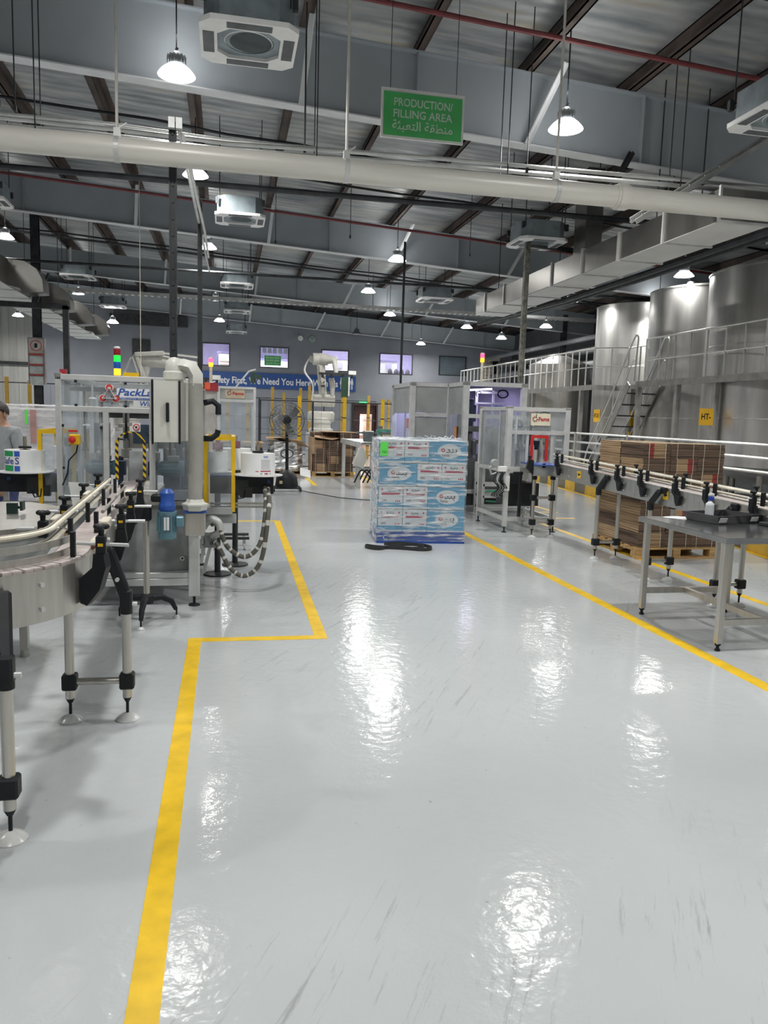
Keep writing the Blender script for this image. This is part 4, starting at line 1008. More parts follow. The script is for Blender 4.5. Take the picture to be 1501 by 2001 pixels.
# warning sticker, emergency stop, yellow top block
m = MB(); m.bb(-.75, -.685, 6.572, 6.578, 1.465, 1.535, mi=0); m.lathe((-.717, 6.569, 1.50), [(.027, -.001), (.027, .001)], 20, axis='Y', mi=1); m.lathe((-.717, 6.567, 1.50), [(.020, -.001), (.020, .001)], 20, axis='Y', mi=0); m.bar((-.735, 6.565, 1.518), (-.70, 6.565, 1.482), .007, .001, mi=1); m.box((-.717, 6.5655, 1.50), (.016, .001, .016), 0, 0, 2)
m.build('warning_sticker', [PAPER, RED, BLACK], lm)
m = MB(); m.box((-1.19, 6.56, 1.39), (.085, .05, .085), 0, .008); es = m.build('emergency_stop', YEL, lm)
m = MB(); m.lathe((-1.20, 6.535, 1.39), [(.012, 0), (.012, -.02), (.028, -.022), (.028, -.035), (.0, -.042)], 18, axis='Y'); m.build('button', RED, es, smooth=True)
m = MB(); m.bb(-1.24, -1.17, 6.575, 6.58, 1.45, 1.465); m.build('red_label', RED, es)
m = MB(); m.tube([(-1.17, 6.57, 1.35), (-1.18, 6.565, 1.29), (-1.24, 6.565, 1.22), (-1.25, 6.565, 1.12), (-1.29, 6.565, 1.02)], .006, 6); m.build('lead', BLACK, es)
m = MB(); m.bb(-.82, -.70, 6.62, 6.7, 1.908, 1.94); m.build('top_block', YEL, lm)
m = MB(); m.bb(-1.36, -1.31, 6.9, 6.96, 1.9, 1.96); m.bb(-1.365, -1.355, 6.9, 6.95, 1.65, 1.9); m.build('door_switch', mat('dull_red', (.35, .03, .04), .5), lm)
# striped arch where the conveyor enters
m = MB(); A = [(-.872, 6.58, 1.07), (-.872, 6.58, 1.34)] + [(-.764 - .108 * math.cos(a), 6.58, 1.36 + .10 * math.sin(a)) for a in [math.radians(d) for d in (20, 45, 70, 90, 110, 135, 160)]] + [(-.656, 6.58, 1.34), (-.656, 6.58, 1.05)]
for i in range(len(A) - 1): m.bar(A[i], A[i + 1], .024, .012)
m.build('striped_arch', HAZARD, lm)
# inside: columns, motors, rollers, brackets
for x, y, z0, z1, r in ((-1.05, 7.0, .885, 1.80, .022), (-.62, 7.1, .885, 1.80, .022), (-.92, 7.6, .885, 1.7, .03), (-.52, 7.7, .885, 1.7, .03), (-1.18, 7.9, .885, 1.8, .018), (-.38, 7.9, .885, 1.8, .018)):
    m = MB(); m.cyl((x, y, z0), (x, y, z1), r, 12); m.box((x, y, z0 + .35), (.09, .07, .09), 0, .01); m.build('column', STEEL, lm)
for x, s_ in ((-1.02, -1), (-.45, 1)):
    m = MB(); m.lathe((x, 6.95, 1.14), [(.04, -.15 * 1), (.055, -.13), (.06, -.12), (.06, .06), (.065, .07), (.065, .09)], 18, axis='X')
    for k in range(14):
        a = 2 * PI * k / 14; m.box((x - .03, 6.95 + .063 * math.cos(a), 1.14 + .063 * math.sin(a)), (.14, .006, .006))
    o = m.build('motor', MOTOR, lm, smooth=True)
    m = MB(); m.box((x, 6.95, 1.225), (.10, .09, .05), 0, .008); m.build('terminal_box', mat('motor_grey', (.26, .31, .32), .5), o)
m = MB(); m.bar((-1.28, 6.9, 1.80), (-.3, 6.9, 1.80), .05, .035); m.build('dark_beam', DKMETAL, lm); m = MB()
m.bar((-1.2, 8.0, 1.58), (-.3, 8.0, 1.58), .05); m.build('dark_beam', DKMETAL, lm)
for x, y, z0, z1 in ((-1.22, 7.2, 1.3, 1.8), (-1.02, 6.85, 1.25, 1.8), (-.86, 7.1, 1.4, 1.8), (-.48, 7.0, 1.2, 1.8), (-.36, 7.3, .9, 1.8), (-1.14, 7.7, .9, 1.8)):
    m = MB(); m.cyl((x, y, z0), (x, y, z1), .011, 8); m.box((x, y, z0 + .02), (.035, .035, .06), 0, .006); m.lathe((x, y, z0 - .03), [(.032, 0), (.018, .02), (.01, .035)], 12); m.build('hanging_shaft', DKMETAL, lm)
m = MB(); m.tube(smooth_pts([(-.78, 6.8, 1.79), (-.70, 6.8, 1.70), (-.60, 6.82, 1.74), (-.52, 6.85, 1.66)], 6), .012, 6); m.build('cable_bundle', BLACK, lm)
m = MB(); m.bb(-1.27, -1.16, 8.0, 8.3, .9, 1.5); m.bb(-.62, -.42, 8.05, 8.3, .9, 1.4); m.build('rear_housings', mat('dark_blue_grey', (.09, .11, .14), .45, .2), lm)
m = MB(); m.bb(-1.3, -.99, 6.7, 6.76, .89, 1.0); m.bb(-.55, -.3, 6.7, 6.8, .89, .97); m.build('deck_blocks', ALUGREY, lm)
m = MB(); m.bar((-1.2, 7.3, 1.78), (-.35, 7.3, 1.78), .04, .04); m.bar((-1.2, 7.9, 1.72), (-.35, 7.9, 1.72), .04, .04); m.bar((-.9, 7.0, 1.5), (-.9, 7.9, 1.5), .03); m.bar((-.6, 7.0, 1.45), (-.6, 7.9, 1.45), .03); m.bb(-.95, -.55, 7.6, 7.64, 1.28, 1.42); m.build('cross_beams', STEEL, lm)
m = MB(); m.bb(-.86, -.66, 7.3, 7.34, 1.0, 1.27); m.bb(-.90, -.86, 7.2, 7.3, 1.0, 1.2); m.build('wrap_station', mat('pale_grey_sheet', (.55, .57, .58), .4), lm)
m = MB(); m.bb(-.93, -.85, 6.9, 7.0, 1.08, 1.2); m.bb(-.66, -.58, 6.9, 7.0, 1.08, 1.2); m.bb(-.70, -.62, 7.4, 7.5, 1.2, 1.5); m.bb(-1.0, -.86, 7.6, 7.7, .9, 1.2); m.build('clamping_heads', mat('navy_metal', (.03, .045, .08), .5, .3), lm)
m = MB(); m.bb(-.53, -.40, 7.0, 7.3, .90, 1.08); m.lathe((-.40, 7.4, .9), [(.09, 0), (.09, .25), (.05, .28)], 16); m.build('drive_cover', mat('blue_grey_cover', (.10, .14, .22), .35, .1, .25, 16), lm)
m = MB(); m.bb(-.76, -.58, 6.72, 6.75, 1.36, 1.52); m.box((-.63, 6.70, 1.47), (.05, .05, .05), 0, .01); m.build('head_panel', mat('steel_blue_panel', (.10, .16, .24), .4, .2), lm)
m = MB(); m.bb(-1.15, -.98, 7.0, 7.01, .89, 1.26); m.build('back_plate', ALU, lm)
for k, (x, z) in enumerate(((-1.13, 1.50), (-.99, 1.51), (-1.08, 1.72))):
    m = MB(); m.lathe((x, 6.75, z), [(.035, 0), (.02, .012), (.0, .015)], 14); m.cyl((x, 6.75, z), (x, 6.75, z + .18), .008, 8); m.build('suction_cup', ALU, lm)
m = MB(); m.prism([(-1.215, 1.06), (-1.08, 1.055), (-.985, .975), (-1.0, .86), (-1.18, .84)], 'Y', 6.40, 6.415); m.bb(-1.16, -1.02, 6.415, 6.58, .87, .89); m.build('white_guard_sheet', WHITE, lm)
for x in (-1.34, -.21):
    m = MB(); m.box((x, 6.9, 1.2), (.015, .03, .10), 0, .004); m.box((x, 7.9, 1.2), (.015, .03, .10), 0, .004); m.build('door_handle', BLACK, lm)
m = MB(); m.tube([(-.20, 7.2, 1.72), (-.12, 7.2, 1.74), (-.07, 7.2, 1.70), (-.07, 7.2, 1.62)], .028, 10); m.build('grab_bracket', BLACK, lm, smooth=True); m = MB(); m.tube([(-.20, 7.2, 1.40), (-.13, 7.2, 1.40), (-.08, 7.2, 1.44), (-.07, 7.2, 1.48)], .028, 10); gh = m.build('grab_handle', BLACK, lm, smooth=True)
m = MB(); m.cyl((-.07, 7.2, 1.46), (-.07, 7.2, 1.64), .02, 10); m.build('grip_tube', ALU, gh, smooth=True)
m = MB(); m.bb(-.215, -.19, 6.9, 7.3, 1.87, 1.93); m.bb(-.20, -.14, 7.0, 7.06, 1.84, 1.90, mi=1); m.build('top_switch_rail', [DKMETAL, mat('orange_red', (.7, .12, .05), .5)], lm)
m = MB(); m.bb(-.20, -.08, 7.15, 7.3, .40, .52); m.bb(-.185, -.09, 7.12, 7.15, .42, .5, mi=0); m.build('connection_box', ALUGREY, lm)
m = MB(); m.bar((-.20, 7.2, .42), (-.22, 7.2, .25), .03, .08); m.bar((-.14, 7.2, .40), (-.20, 7.25, .15), .03, .05); m.build('box_stay', ALU, lm)
m = MB(); m.bb(-.20, .10, 7.35, 7.45, .60, .68); m.bb(-.20, .06, 7.3, 7.38, .69, .75); m.build('slide_rail', ALUGREY, lm)
# signal tower on the machine
def tower(x, y, z, cols, label, seg=.06, r=.03, pole=.05):
    t = thing('signal_tower', label, 'signal light', (x, y, z))
    m = MB(); m.lathe((x, y, z), [(r * .95, 0), (r * .75, .02), (r * .7, .022), (r * .7, pole)], 16); m.build('base', CREAM, t, smooth=True)
    zz = z + pole
    for nm, c, e in cols:
        m = MB(); m.lathe((x, y, zz), [(r, 0), (r * 1.03, .004), (r * 1.03, seg - .004), (r, seg)], 18); m.build(nm, mat('signal_' + nm + ('_lit' if e else ''), c, .3, 0, 0, emit=e), t, smooth=True); zz += seg
    m = MB(); m.lathe((x, y, zz), [(r, 0), (r, .012), (r * .5, .02), (0, .02)], 16); m.build('cap', WHITE, t, smooth=True)
    return t
tower(-.98, 7.5, 1.90, [('amber_lens', (1, .42, .02), 2.2), ('blue_lens', (.02, .14, .6), 0), ('green_lens', (.02, .75, .08), .9), ('red_lens', (.35, .02, .04), 0)], 'five tier signal tower with amber and green lit on the labelling machine')
# ------------------------------------------------------------------ control cabinet on its swing arm
t = thing('control_cabinet', 'beige control cabinet hanging from a swan neck arm on a grey column', 'cabinet', (-.38, 6.3, .65))
pl = [(-.555, 6.14), (-.36, 6.23), (-.265, 6.50), (-.36, 6.58), (-.60, 6.45)]
m = MB(); m.prism(pl, 'Z', 1.405, 1.865); m.build('housing', BEIGE, t)
dv = (V(pl[1]) - V(pl[0])).normalized(); nv = V((dv.y, -dv.x))
m = MB(); A_ = V(pl[0]) + nv * .012; B_ = V(pl[1]) + nv * .012
m.prism([tuple(A_), tuple(B_), tuple(B_ - nv * .010), tuple(A_ - nv * .010)], 'Z', 1.40, 1.87); dr = m.build('door', BEIGE, t)
for q in (A_, B_):
    m = MB(); m.bb(q.x - .008, q.x + .008, q.y - .012, q.y + .008, 1.385, 1.875, .003); m.build('gasket', BLACK, dr)
H_ = A_.lerp(B_, .52) + nv * .018
m = MB(); m.bb(H_.x - .012, H_.x + .012, H_.y - .02, H_.y + .012, 1.555, 1.705, .006); m.build('handle', BLACK, dr)
m = MB(); m.lathe((-.40, 6.32, 1.865), [(.07, 0), (.07, .02), (.085, .022), (.085, .075), (.075, .085)], 24); m.lathe((-.40, 6.32, 1.945), [(.07, 0), (.07, .04), (.06, .08), (.035, .108), (0, .115)], 24); m.build('swivel_joint', BEIGE, t, smooth=True)
m = MB(); m.tube([(-.40, 6.32, 1.99), (-.33, 6.30, 1.995), (-.27, 6.28, 1.98), (-.235, 6.27, 1.92), (-.235, 6.27, 1.84)], [.05, .055, .058, .06, .06], 4); m.build('arm', BEIGE, t, smooth=True, angle=60)
m = MB(); m.cyl((-.24, 6.27, .90), (-.235, 6.27, 1.86), .056, 24); m.build('column', mat('grey_column', (.37, .37, .335), .4, 0, .06), t, smooth=True)
m = MB(); m.lathe((-.24, 6.27, .85), [(.062, 0), (.09, .01), (.10, .05), (.105, .05), (.105, .062), (.075, .075), (.063, .10)], 6); m.build('flange', BEIGE, t)
m = MB(); m.bb(-.33, -.15, 6.2, 6.6, .845, .855, mi=1); m.bb(-.315, -.165, 6.22, 6.56, .66, .845, .006); m.build('bracket', [STEEL, BLUE], t)
# ------------------------------------------------------------------ yellow guard frames, unwinders, label rolls
def guard(x0, x1, y0, y1, zt, zb, label):
    t = thing('machine_guard', label, 'guard', ((x0 + x1) / 2, y0, zb))
    m = MB()
    m.bar((x0, y0, zt), (x1, y0, zt), .035, .035); m.bar((x0, y1, zt), (x1, y1, zt), .035, .035)
    for x in (x0, x1): m.bar((x, y0, zt), (x, y1, zt), .035, .035)
    m.build('top_rail', YEL, t)
    for x, y in ((x0, y0), (x1, y0), (x0, y1), (x1, y1)):
        m = MB(); m.bb(x - .018, x + .018, y - .018, y + .018, zb, zt + .0175); m.build('post', YEL, t)
    m = MB(); m.bb(x0 + .02, x1 - .02, y0 - .003, y0 + .003, zb + .05, zt - .03); m.build('clear_panel', ACRYL, t)
guard(-.19, .07, 7.5, 8.2, 1.395, .69, 'yellow tubular guard frame around the right label unwinder')
guard(-1.66, -1.37, 7.5, 8.2, 1.42, .69, 'yellow tubular guard frame around the left label unwinder')
PRINT_G = mat('label_green', (.02, .33, .10), .5, 0, 0); PRINT_B = mat('label_blue', (.04, .12, .52), .5, 0, 0); PRINT_N = mat('label_navy', (.04, .05, .28), .5, 0, 0); PRINT_R = mat('label_red', (.45, .03, .06), .5, 0, 0)
LROLL = mat('label_web', (.90, .91, .91), .45, 0, .02)
def unwinder(cx, cy, sgn, label):
    t = thing('label_unwinder', label, 'unwinder', (cx, cy, .8))
    m = MB(); m.lathe((cx, cy, 1.045), [(.02, 0), (.24, 0), (.24, .008), (.02, .008)], 40); m.build('disc', WHITE, t, smooth=True)
    xa, xb = (cx - .22, -1.345) if sgn < 0 else (-.15, cx + .15)
    m = MB(); m.bb(xa, xb, cy - .05, cy + .2, .865, 1.03, .006); m.build('drive_head', BLACK, t)
    m = MB(); m.bb(xa, xb, cy - .051, cy + .2, 1.03, 1.043); m.bb((xb - .06 if sgn > 0 else xa + .07), (xb - .035 if sgn > 0 else xa + .10), cy - .053, cy - .05, .97, 1.0); m.build('blue_strip', mat('deep_blue', (.015, .05, .16), .4), t)
    m = MB(); mx_ = (xa + xb) / 2
    m.bb(mx_ - .10, mx_ + .06, cy - .055, cy - .05, .85, 1.0); m.bb(mx_ - .02, mx_ + .10, cy - .06, cy, .83, .93); m.build('motor_block', mat('dark_motor', (.035, .037, .036), .45, .3), t)
    m = MB(); m.tube([(mx_ - .06, cy - .06, .88), (mx_ - .03, cy - .07, .82), (mx_ + .02, cy - .07, .83), (mx_ + .03, cy - .065, .9)], .007, 6); m.build('lead', BLACK, t)
    m = MB(); m.bar((xa, cy + .05, .76), (xb, cy + .05, .76), .025, .02); m.bar((xa, cy + .12, .72), (xb, cy + .12, .72), .03, .02); m.build('slide_bars', STEEL, t)
    ex = xb - .03 if sgn > 0 else xa + .03
    m = MB(); m.bb(ex - .02, ex + .02, cy + .05, cy + .1, .70 if sgn > 0 else .4, .87); m.build('stand_tube', STEEL, t)
    m = MB(); m.cyl((cx, cy, 1.05), (cx, cy, 1.37), .016, 12); m.lathe((cx, cy, 1.262), [(.055, 0), (.055, .018), (.02, .02)], 18, mi=1); m.build('spindle', [STEEL, BLACK], t)
    return t
unwinder(.305, 7.55, 1, 'label unwinder with a white disc right of the labelling machine')
unwinder(-1.80, 7.55, -1, 'label unwinder with a white disc left of the labelling machine')
def roll(cx, cy, z, r, h, label, design=None, group='label rolls on the unwinders'):
    t = thing('label_roll', label, 'label roll', (cx, cy, z), group=group)
    m = MB(); m.lathe((cx, cy, z), [(.045, 0), (r, 0), (r, h), (.045, h), (.045, 0)], 56, caps=False); m.build('web', LROLL, t, smooth=True)
    m = MB(); m.lathe((cx, cy, z), [(.038, 0), (.045, 0), (.045, h + .004), (.038, h + .004), (.038, 0)], 24, caps=False); m.build('core', CARD, t, smooth=True)
    if design:
        m = MB(); R2 = r + .0015
        def patch(a0, a1, z0, z1, mi, rr=R2):
            n = 10; vs = []
            for k in range(n + 1):
                a = math.radians(a0 + (a1 - a0) * k / n)
                vs += [(cx + rr * math.cos(a), cy + rr * math.sin(a), z + z0), (cx + rr * math.cos(a), cy + rr * math.sin(a), z + z1)]
            m.add(vs, [(2 * k, 2 * k + 2, 2 * k + 3, 2 * k + 1) for k in range(n)], mi)
        if design == 'green':
            patch(-165, -110, .0, h, 0)
            patch(-152, -112, .008, .060, 1, R2 + .001); patch(-152, -112, h - .055, h - .008, 1, R2 + .001)
            patch(-110, -91, .0, h, 0); patch(-108, -92, .008, .055, 2, R2 + .001); patch(-108, -92, h - .055, h - .008, 2, R2 + .001)
            put_text(m, 'Safe', (cx, cy, z + h / 2), .085, bold=.012, mi=3, wrap=(R2 + .0015, math.radians(-133)), width=.135)
            put_text(m, 'S', (cx, cy, z + h / 2), .085, bold=.012, mi=3, wrap=(R2 + .0015, math.radians(-100)))
            patch(-152, -114, h / 2 - .042, h / 2 - .038, 3, R2 + .001)
        else:
            put_text(m, 'Safe', (cx, cy, z + h - .028), .03, bold=.012, mi=2, wrap=(R2, math.radians(-66)))
            for k in range(9): patch(-83 + (k % 3), -48 - (k % 2) * 4, h - .06 - k * .011, h - .057 - k * .011, 4)
            patch(-84, -46, .035, .045, 5); patch(-84, -78, .008, .022, 4); patch(-50, -46, .008, .022, 4); patch(-70, -58, .01, .022, 5); patch(-100, -90, .035, .042, 5)
        m.build('print', [PAPER, PRINT_G, PRINT_B, PRINT_N, mat('grey_ink', (.35, .36, .4), .6, 0, 0), PRINT_R], t)
    return t
roll(-1.80, 7.55, 1.054, .17, .195, 'label roll printed green and blue with the word Safe, left unwinder', 'green')
roll(.305, 7.55, 1.054, .165, .205, 'white label roll with fine print and a red stripe, front of the right unwinder', 'red')
roll(.10, 8.35, 1.054, .16, .21, 'blank white label roll behind the yellow guard post')
roll(-.08, 7.86, 1.054, .10, .20, 'blank white label roll inside the yellow guard frame')
roll(-1.52, 8.1, 1.054, .15, .21, 'white label roll with a dark core cap, back of the left unwinder')
for x, y in ((.10, 8.35), (-.08, 7.86), (-1.52, 8.1)):
    t = thing('roll_pedestal', {.10: 'pedestal under the roll behind the yellow guard post', -.08: 'pedestal under the roll inside the yellow guard frame', -1.52: 'pedestal under the back roll of the left unwinder'}[x], 'stand', (x, y, 0))
    m = MB(); m.cyl((x, y, 0.01), (x, y, 1.045), .03, 12); m.lathe((x, y, 0), [(.14, 0), (.14, .015), (.04, .03)], 20); m.build('column', DKMETAL, t)
    m = MB(); m.lathe((x, y, 1.044), [(.02, 0), (.17, 0), (.17, .009), (.02, .009)], 32); m.build('disc', WHITE, t)
    m = MB(); m.cyl((x, y, 1.05), (x, y, 1.40), .02, 12); m.build('spindle', STEEL, t)
    m = MB(); m.lathe((x, y, 1.27), [(.05, 0), (.05, .07), (.02, .075)], 18); m.build('hub', BLACK if x < -1 else mat('red_blue_hub', (.22, .1, .14), .5), t)
# corrugated hoses
HD = mat('hose_dark', (.10, .095, .08), .6, 0, 0); HL = mat('hose_pale', (.55, .54, .50), .6, 0, 0)
def hose(P, label):
    m = MB(); pts = smooth_pts(P, 10); m.tube(pts, .021, 10, alt=(0, 0, 0, 1)); return tag(m.build('corrugated_hose', [HD, HL], smooth=True), label, 'hose')
hose([(-.12, 7.12, .62), (-.10, 7.05, .66), (-.06, 7.0, .62), (.02, 7.0, .43), (.18, 7.0, .34), (.31, 7.0, .47), (.36, 7.1, .76), (.37, 7.48, .93)], 'spiral banded hose looping to the right unwinder, inner of two')
hose([(-.12, 7.1, .45), (-.07, 7.0, .45), (.04, 7.0, .24), (.18, 7.0, .165), (.32, 7.0, .31), (.385, 7.05, .75), (.40, 7.49, .92)], 'spiral banded hose looping to the right unwinder, outer and lower of two')
m = MB(); m.tube(smooth_pts([(-.20, 7.1, .6), (-.14, 7.02, .68), (-.07, 7.0, .66), (-.05, 7.02, .57), (-.12, 7.08, .52)], 6), .035, 12); tag(m.build('elbow_conduit', GALV, smooth=True), 'grey elbow conduit where the banded hoses leave the machine', 'conduit')
# caster trolley foot behind the machine
t = thing('caster_trolley', 'low trolley frame with a caster, behind the banded hoses', 'trolley', (.15, 9.3, 0))
m = MB(); m.bar((-.15, 9.3, .14), (.28, 9.3, .14), .05, .03); m.bar((-.15, 9.6, .14), (.28, 9.6, .14), .05, .03); m.bar((-.13, 9.3, .14), (-.13, 9.6, .14), .05, .03); m.build('frame', DKMETAL, t)
for x, y in ((.22, 9.3), (-.12, 9.3), (.22, 9.6), (-.12, 9.6)):
    m = MB(); m.lathe((x, y, .045), [(.045, -.012), (.045, .012)], 16, axis='X'); m.bar((x, y + .02, .06), (x, y, .13), .04, .02); m.build('caster', GALV, t)
# ------------------------------------------------------------------ film wrapped load of printed cartons in the aisle
CB = mat('carton_blue', (.10, .36, .56), .6, 0, .04, 3); CW = mat('carton_white', (.72, .73, .74), .65, 0, .04, 4)
CINK = mat('carton_ink', (.06, .065, .07), .6, 0, 0); CRED = mat('carton_red', (.50, .05, .10), .6, 0, 0); CPALE = mat('carton_pale_blue', (.55, .68, .76), .6, 0, 0)
BL, BW, BH = .50, .325, .298
def make_carton():
    t = thing('carton', 'x', 'box', (0, 0, 0))
    m = MB(); m.box((0, 0, BH / 2), (BL - .004, BW - .004, BH - .003), 0, .003); m.build('box_body', CW, t, local=True)
    m = MB()
    for s_ in (1, -1):
        y = -s_ * (BW / 2 - .0005); ux = (s_, 0, 0)
        def P(u, z, d=0): return (s_ * u, y - s_ * d, z)
        def R(u0, u1, z0, z1, d, mi): m.quad(P(u0, z0, d), P(u1, z0, d), P(u1, z1, d), P(u0, z1, d), mi)
        R(-.248, .248, .022, BH - .003, .0008, 0)
        k = 28; m.add([P(.155 * math.cos(2 * PI * i / k) + .015, .165 + .093 * math.sin(2 * PI * i / k), .0016) for i in range(k)], [tuple(range(k))], 1)
        put_text(m, '\uFEAA\uFEE8\uFE91', P(.045, .178, .0024), .105, ux=ux, bold=.02, mi=2, width=.15)
        for rr, mi in ((.026, 3), (.012, 1)):
            m.add([P(-.068 + rr * math.cos(2 * PI * i / 16), .178 + rr * math.sin(2 * PI * i / 16), .0024 + (.0006 if mi == 1 else 0)) for i in range(16)], [tuple(range(16))], mi)
        put_text(m, 'Panda', P(-.03, .112, .0024), .05, ux=ux, bold=.01, mi=2, width=.10)
        put_text(m, 'Bleach  \uFEBE\uFEF4\uFE92\uFEE3', P(.0, .045, .0024), .036, ux=ux, mi=4)
        x = s_ * (BL / 2 - .0005)
        def Q(u, z, d=0): return (x + s_ * d, s_ * u, z)
        def R2(u0, u1, z0, z1, d, mi): m.quad(Q(u0, z0, d), Q(u1, z0, d), Q(u1, z1, d), Q(u0, z1, d), mi)
        uy = (0, s_, 0)
        R2(-.16, .16, .028, .082, .0008, 0); R2(-.12, .12, .186, .212, .0008, 3)
        put_text(m, '\uFEE9\uFEAA\uFEE8\uFE91', Q(.0, .255, .0012), .05, ux=uy, bold=.015, mi=2, width=.10); put_text(m, 'Panda', Q(-.02, .228, .0012), .016, ux=uy, mi=2)
        put_text(m, 'Bleach  \uFEBE\uFEF4\uFE92\uFEE3', Q(0, .055, .0014), .03, ux=uy, mi=4, width=.14)
        for u in (-.115, .115):
            m.add([Q(u, .272, .001), Q(u - .014, .254, .001), Q(u, .236, .001), Q(u + .014, .254, .001)], [(0, 1, 2, 3)], 3)
        for i in range(9): R2(-.12 + i * .007, -.118 + i * .007 + (i % 3) * .001, .10, .125, .001, 2)
        for i in range(3): R2(.06 + i * .025, .075 + i * .025, .095, .115, .001, 3)
    m.build('print', [CB, CW, CINK, CRED, CPALE], t, local=True)
    return t
pal_o, pal_r = V((1.945, 9.74, 0)), math.radians(-4.5)
PM = Matrix.Translation(pal_o) @ Matrix.Rotation(pal_r, 4, 'Z')
ca0 = make_carton(); first = True
LAY = [[(.1625, .25, -90), (.4875, .25, -90), (.90, .1625, 0), (.25, .67, 0), (.90, .50, 0)], None]
row_names = ['bottom layer', 'second layer', 'third layer', 'top layer']
spot = {0: 'front left end panel', 1: 'front middle end panel', 2: 'front right blue side panel', 3: 'rear left corner', 4: 'behind the right blue panel'}
spotm = {0: 'front right end panel', 1: 'front middle end panel', 2: 'front left blue side panel', 3: 'rear right corner', 4: 'behind the left blue panel'}
for L in range(4):
    for k, (x, y, r) in enumerate(LAY[0]):
        mir = L == 2
        if mir: x = 1.15 - x
        loc = PM @ V((x, y, .15 + L * .301)); rz = pal_r + math.radians(r + (180 if (k in (0, 1) and False) else 0))
        lab = 'bleach carton in the %s of the wrapped load, %s' % (row_names[L], (spotm if mir else spot)[k])
        if first: o = ca0; o.matrix_basis = Matrix.Translation(loc) @ Matrix.Rotation(-rz * 0 + rz, 4, 'Z'); first = False; o['label'] = lab; o['group'] = 'bleach cartons on the blue pallet'
        else: o = dup(ca0, loc, rz, lab, 'bleach cartons on the blue pallet')
t = thing('plastic_pallet', 'blue plastic pallet under the film wrapped bleach cartons', 'pallet', tuple(pal_o), pal_r)
m = MB(); m.bb(-.01, 1.165, -.01, .90, .115, .15, .004)
for y0 in (0, .40, .80): m.bb(-.01, 1.165, y0 - .01, y0 + .10, 0, .025)
m.build('deck', BLUE, t, local=True)
m = MB(); m.bb(-.008, 1.163, -.009, -.004, .02, .125); m.build('skirt', BLUE, t, local=True)
for x in (.0, .52, 1.03):
    for y in (.0, .40, .80):
        m = MB(); m.bb(x, x + .125, y, y + .09, .025, .115, .006); m.build('foot_block', BLUE, t, local=True)
m = MB(); put_text(m, 'C', (.10, -.012, .075), .085, bold=.02); m.build('lettering', CPALE, t, local=True)
def film_sheet(m, o, u, v, nrm, nu, nv, amp):
    o, u, v, nrm = V(o), V(u), V(v), V(nrm); vs = []
    for j in range(nv + 1):
        for i in range(nu + 1):
            e = amp * (random.random() - .2) if 0 < i < nu and 0 < j < nv else 0
            vs.append(o + u * (i / nu) + v * (j / nv) + nrm * e)
    m.add(vs, [(j * (nu + 1) + i, j * (nu + 1) + i + 1, (j + 1) * (nu + 1) + i + 1, (j + 1) * (nu + 1) + i) for j in range(nv) for i in range(nu)])
t = thing('stretch_film', 'crinkled clear stretch film around the bleach cartons', 'film', tuple(pal_o), pal_r)
m = MB(); e = .014; ht = 1.365
film_sheet(m, (-e, -e, .03), (1.15 + 2 * e, 0, 0), (0, 0, ht - .03), (0, -1, 0), 14, 40, .010)
m2 = MB(); film_sheet(m2, (-e, .86, .02), (0, -.86 - e, 0), (0, 0, ht - .02), (-1, 0, 0), 12, 40, .014); m2.build('left_wrap', FILML, t, local=True)
film_sheet(m, (1.15 + e, -e, .09), (0, .86 + e, 0), (0, 0, ht - .09), (1, 0, 0), 12, 40, .008)
film_sheet(m, (1.15 + e, .86, .05), (-1.15 - 2 * e, 0, 0), (0, 0, ht - .05), (0, 1, 0), 14, 30, .008)
film_sheet(m, (-e, -e, ht), (1.15 + 2 * e, 0, 0), (0, .87, 0), (0, 0, 1), 16, 14, .025)
m.build('side_wrap', FILM, t, local=True)
m = MB()
for k in range(7):
    x = .5 + k * .09; m.tube([(x, .2, ht), (x + .04, .22, ht + .03 + .015 * (k % 3)), (x + .1, .25, ht + .02), (x + .16, .3, ht)], .006, 5)
m.build('loose_end', FILM, t, local=True)
m = MB(); m.bb(.005, .105, -.024, -.022, 1.145, 1.32); o = m.build('sticker', glow('fluorescent_green', (.12, .75, .10), .12), t, local=True)
m = MB(); put_text(m, 'TED', (.06, -.0255, 1.19), .04, bold=.01); m.build('lettering', CINK, t, local=True)
# belt on the floor
m = MB(); B_ = smooth_pts([(1.74, 9.43, 0), (1.9, 9.30, 0), (2.15, 9.22, 0), (2.4, 9.10, 0), (2.54, 9.20, 0), (2.50, 9.40, 0), (2.3, 9.50, 0), (2.05, 9.36, 0), (1.88, 9.20, 0), (1.76, 9.26, 0), (1.72, 9.38, 0)], 8)
vs = [(p.x, p.y, 0) for p in B_]; m.ribbon(vs, .0, .042, .007)
B2 = smooth_pts([(2.0, 9.55, 0), (2.2, 9.60, 0), (2.42, 9.48, 0), (2.46, 9.3, 0), (2.3, 9.2, 0), (2.12, 9.3, 0)], 8); m.ribbon([(p.x, p.y, 0) for p in B2], .0, .04, .007)
tag(m.build('machine_belt', RUBBER), 'loose coil of flat black belting on the floor before the wrapped cartons', 'belt')
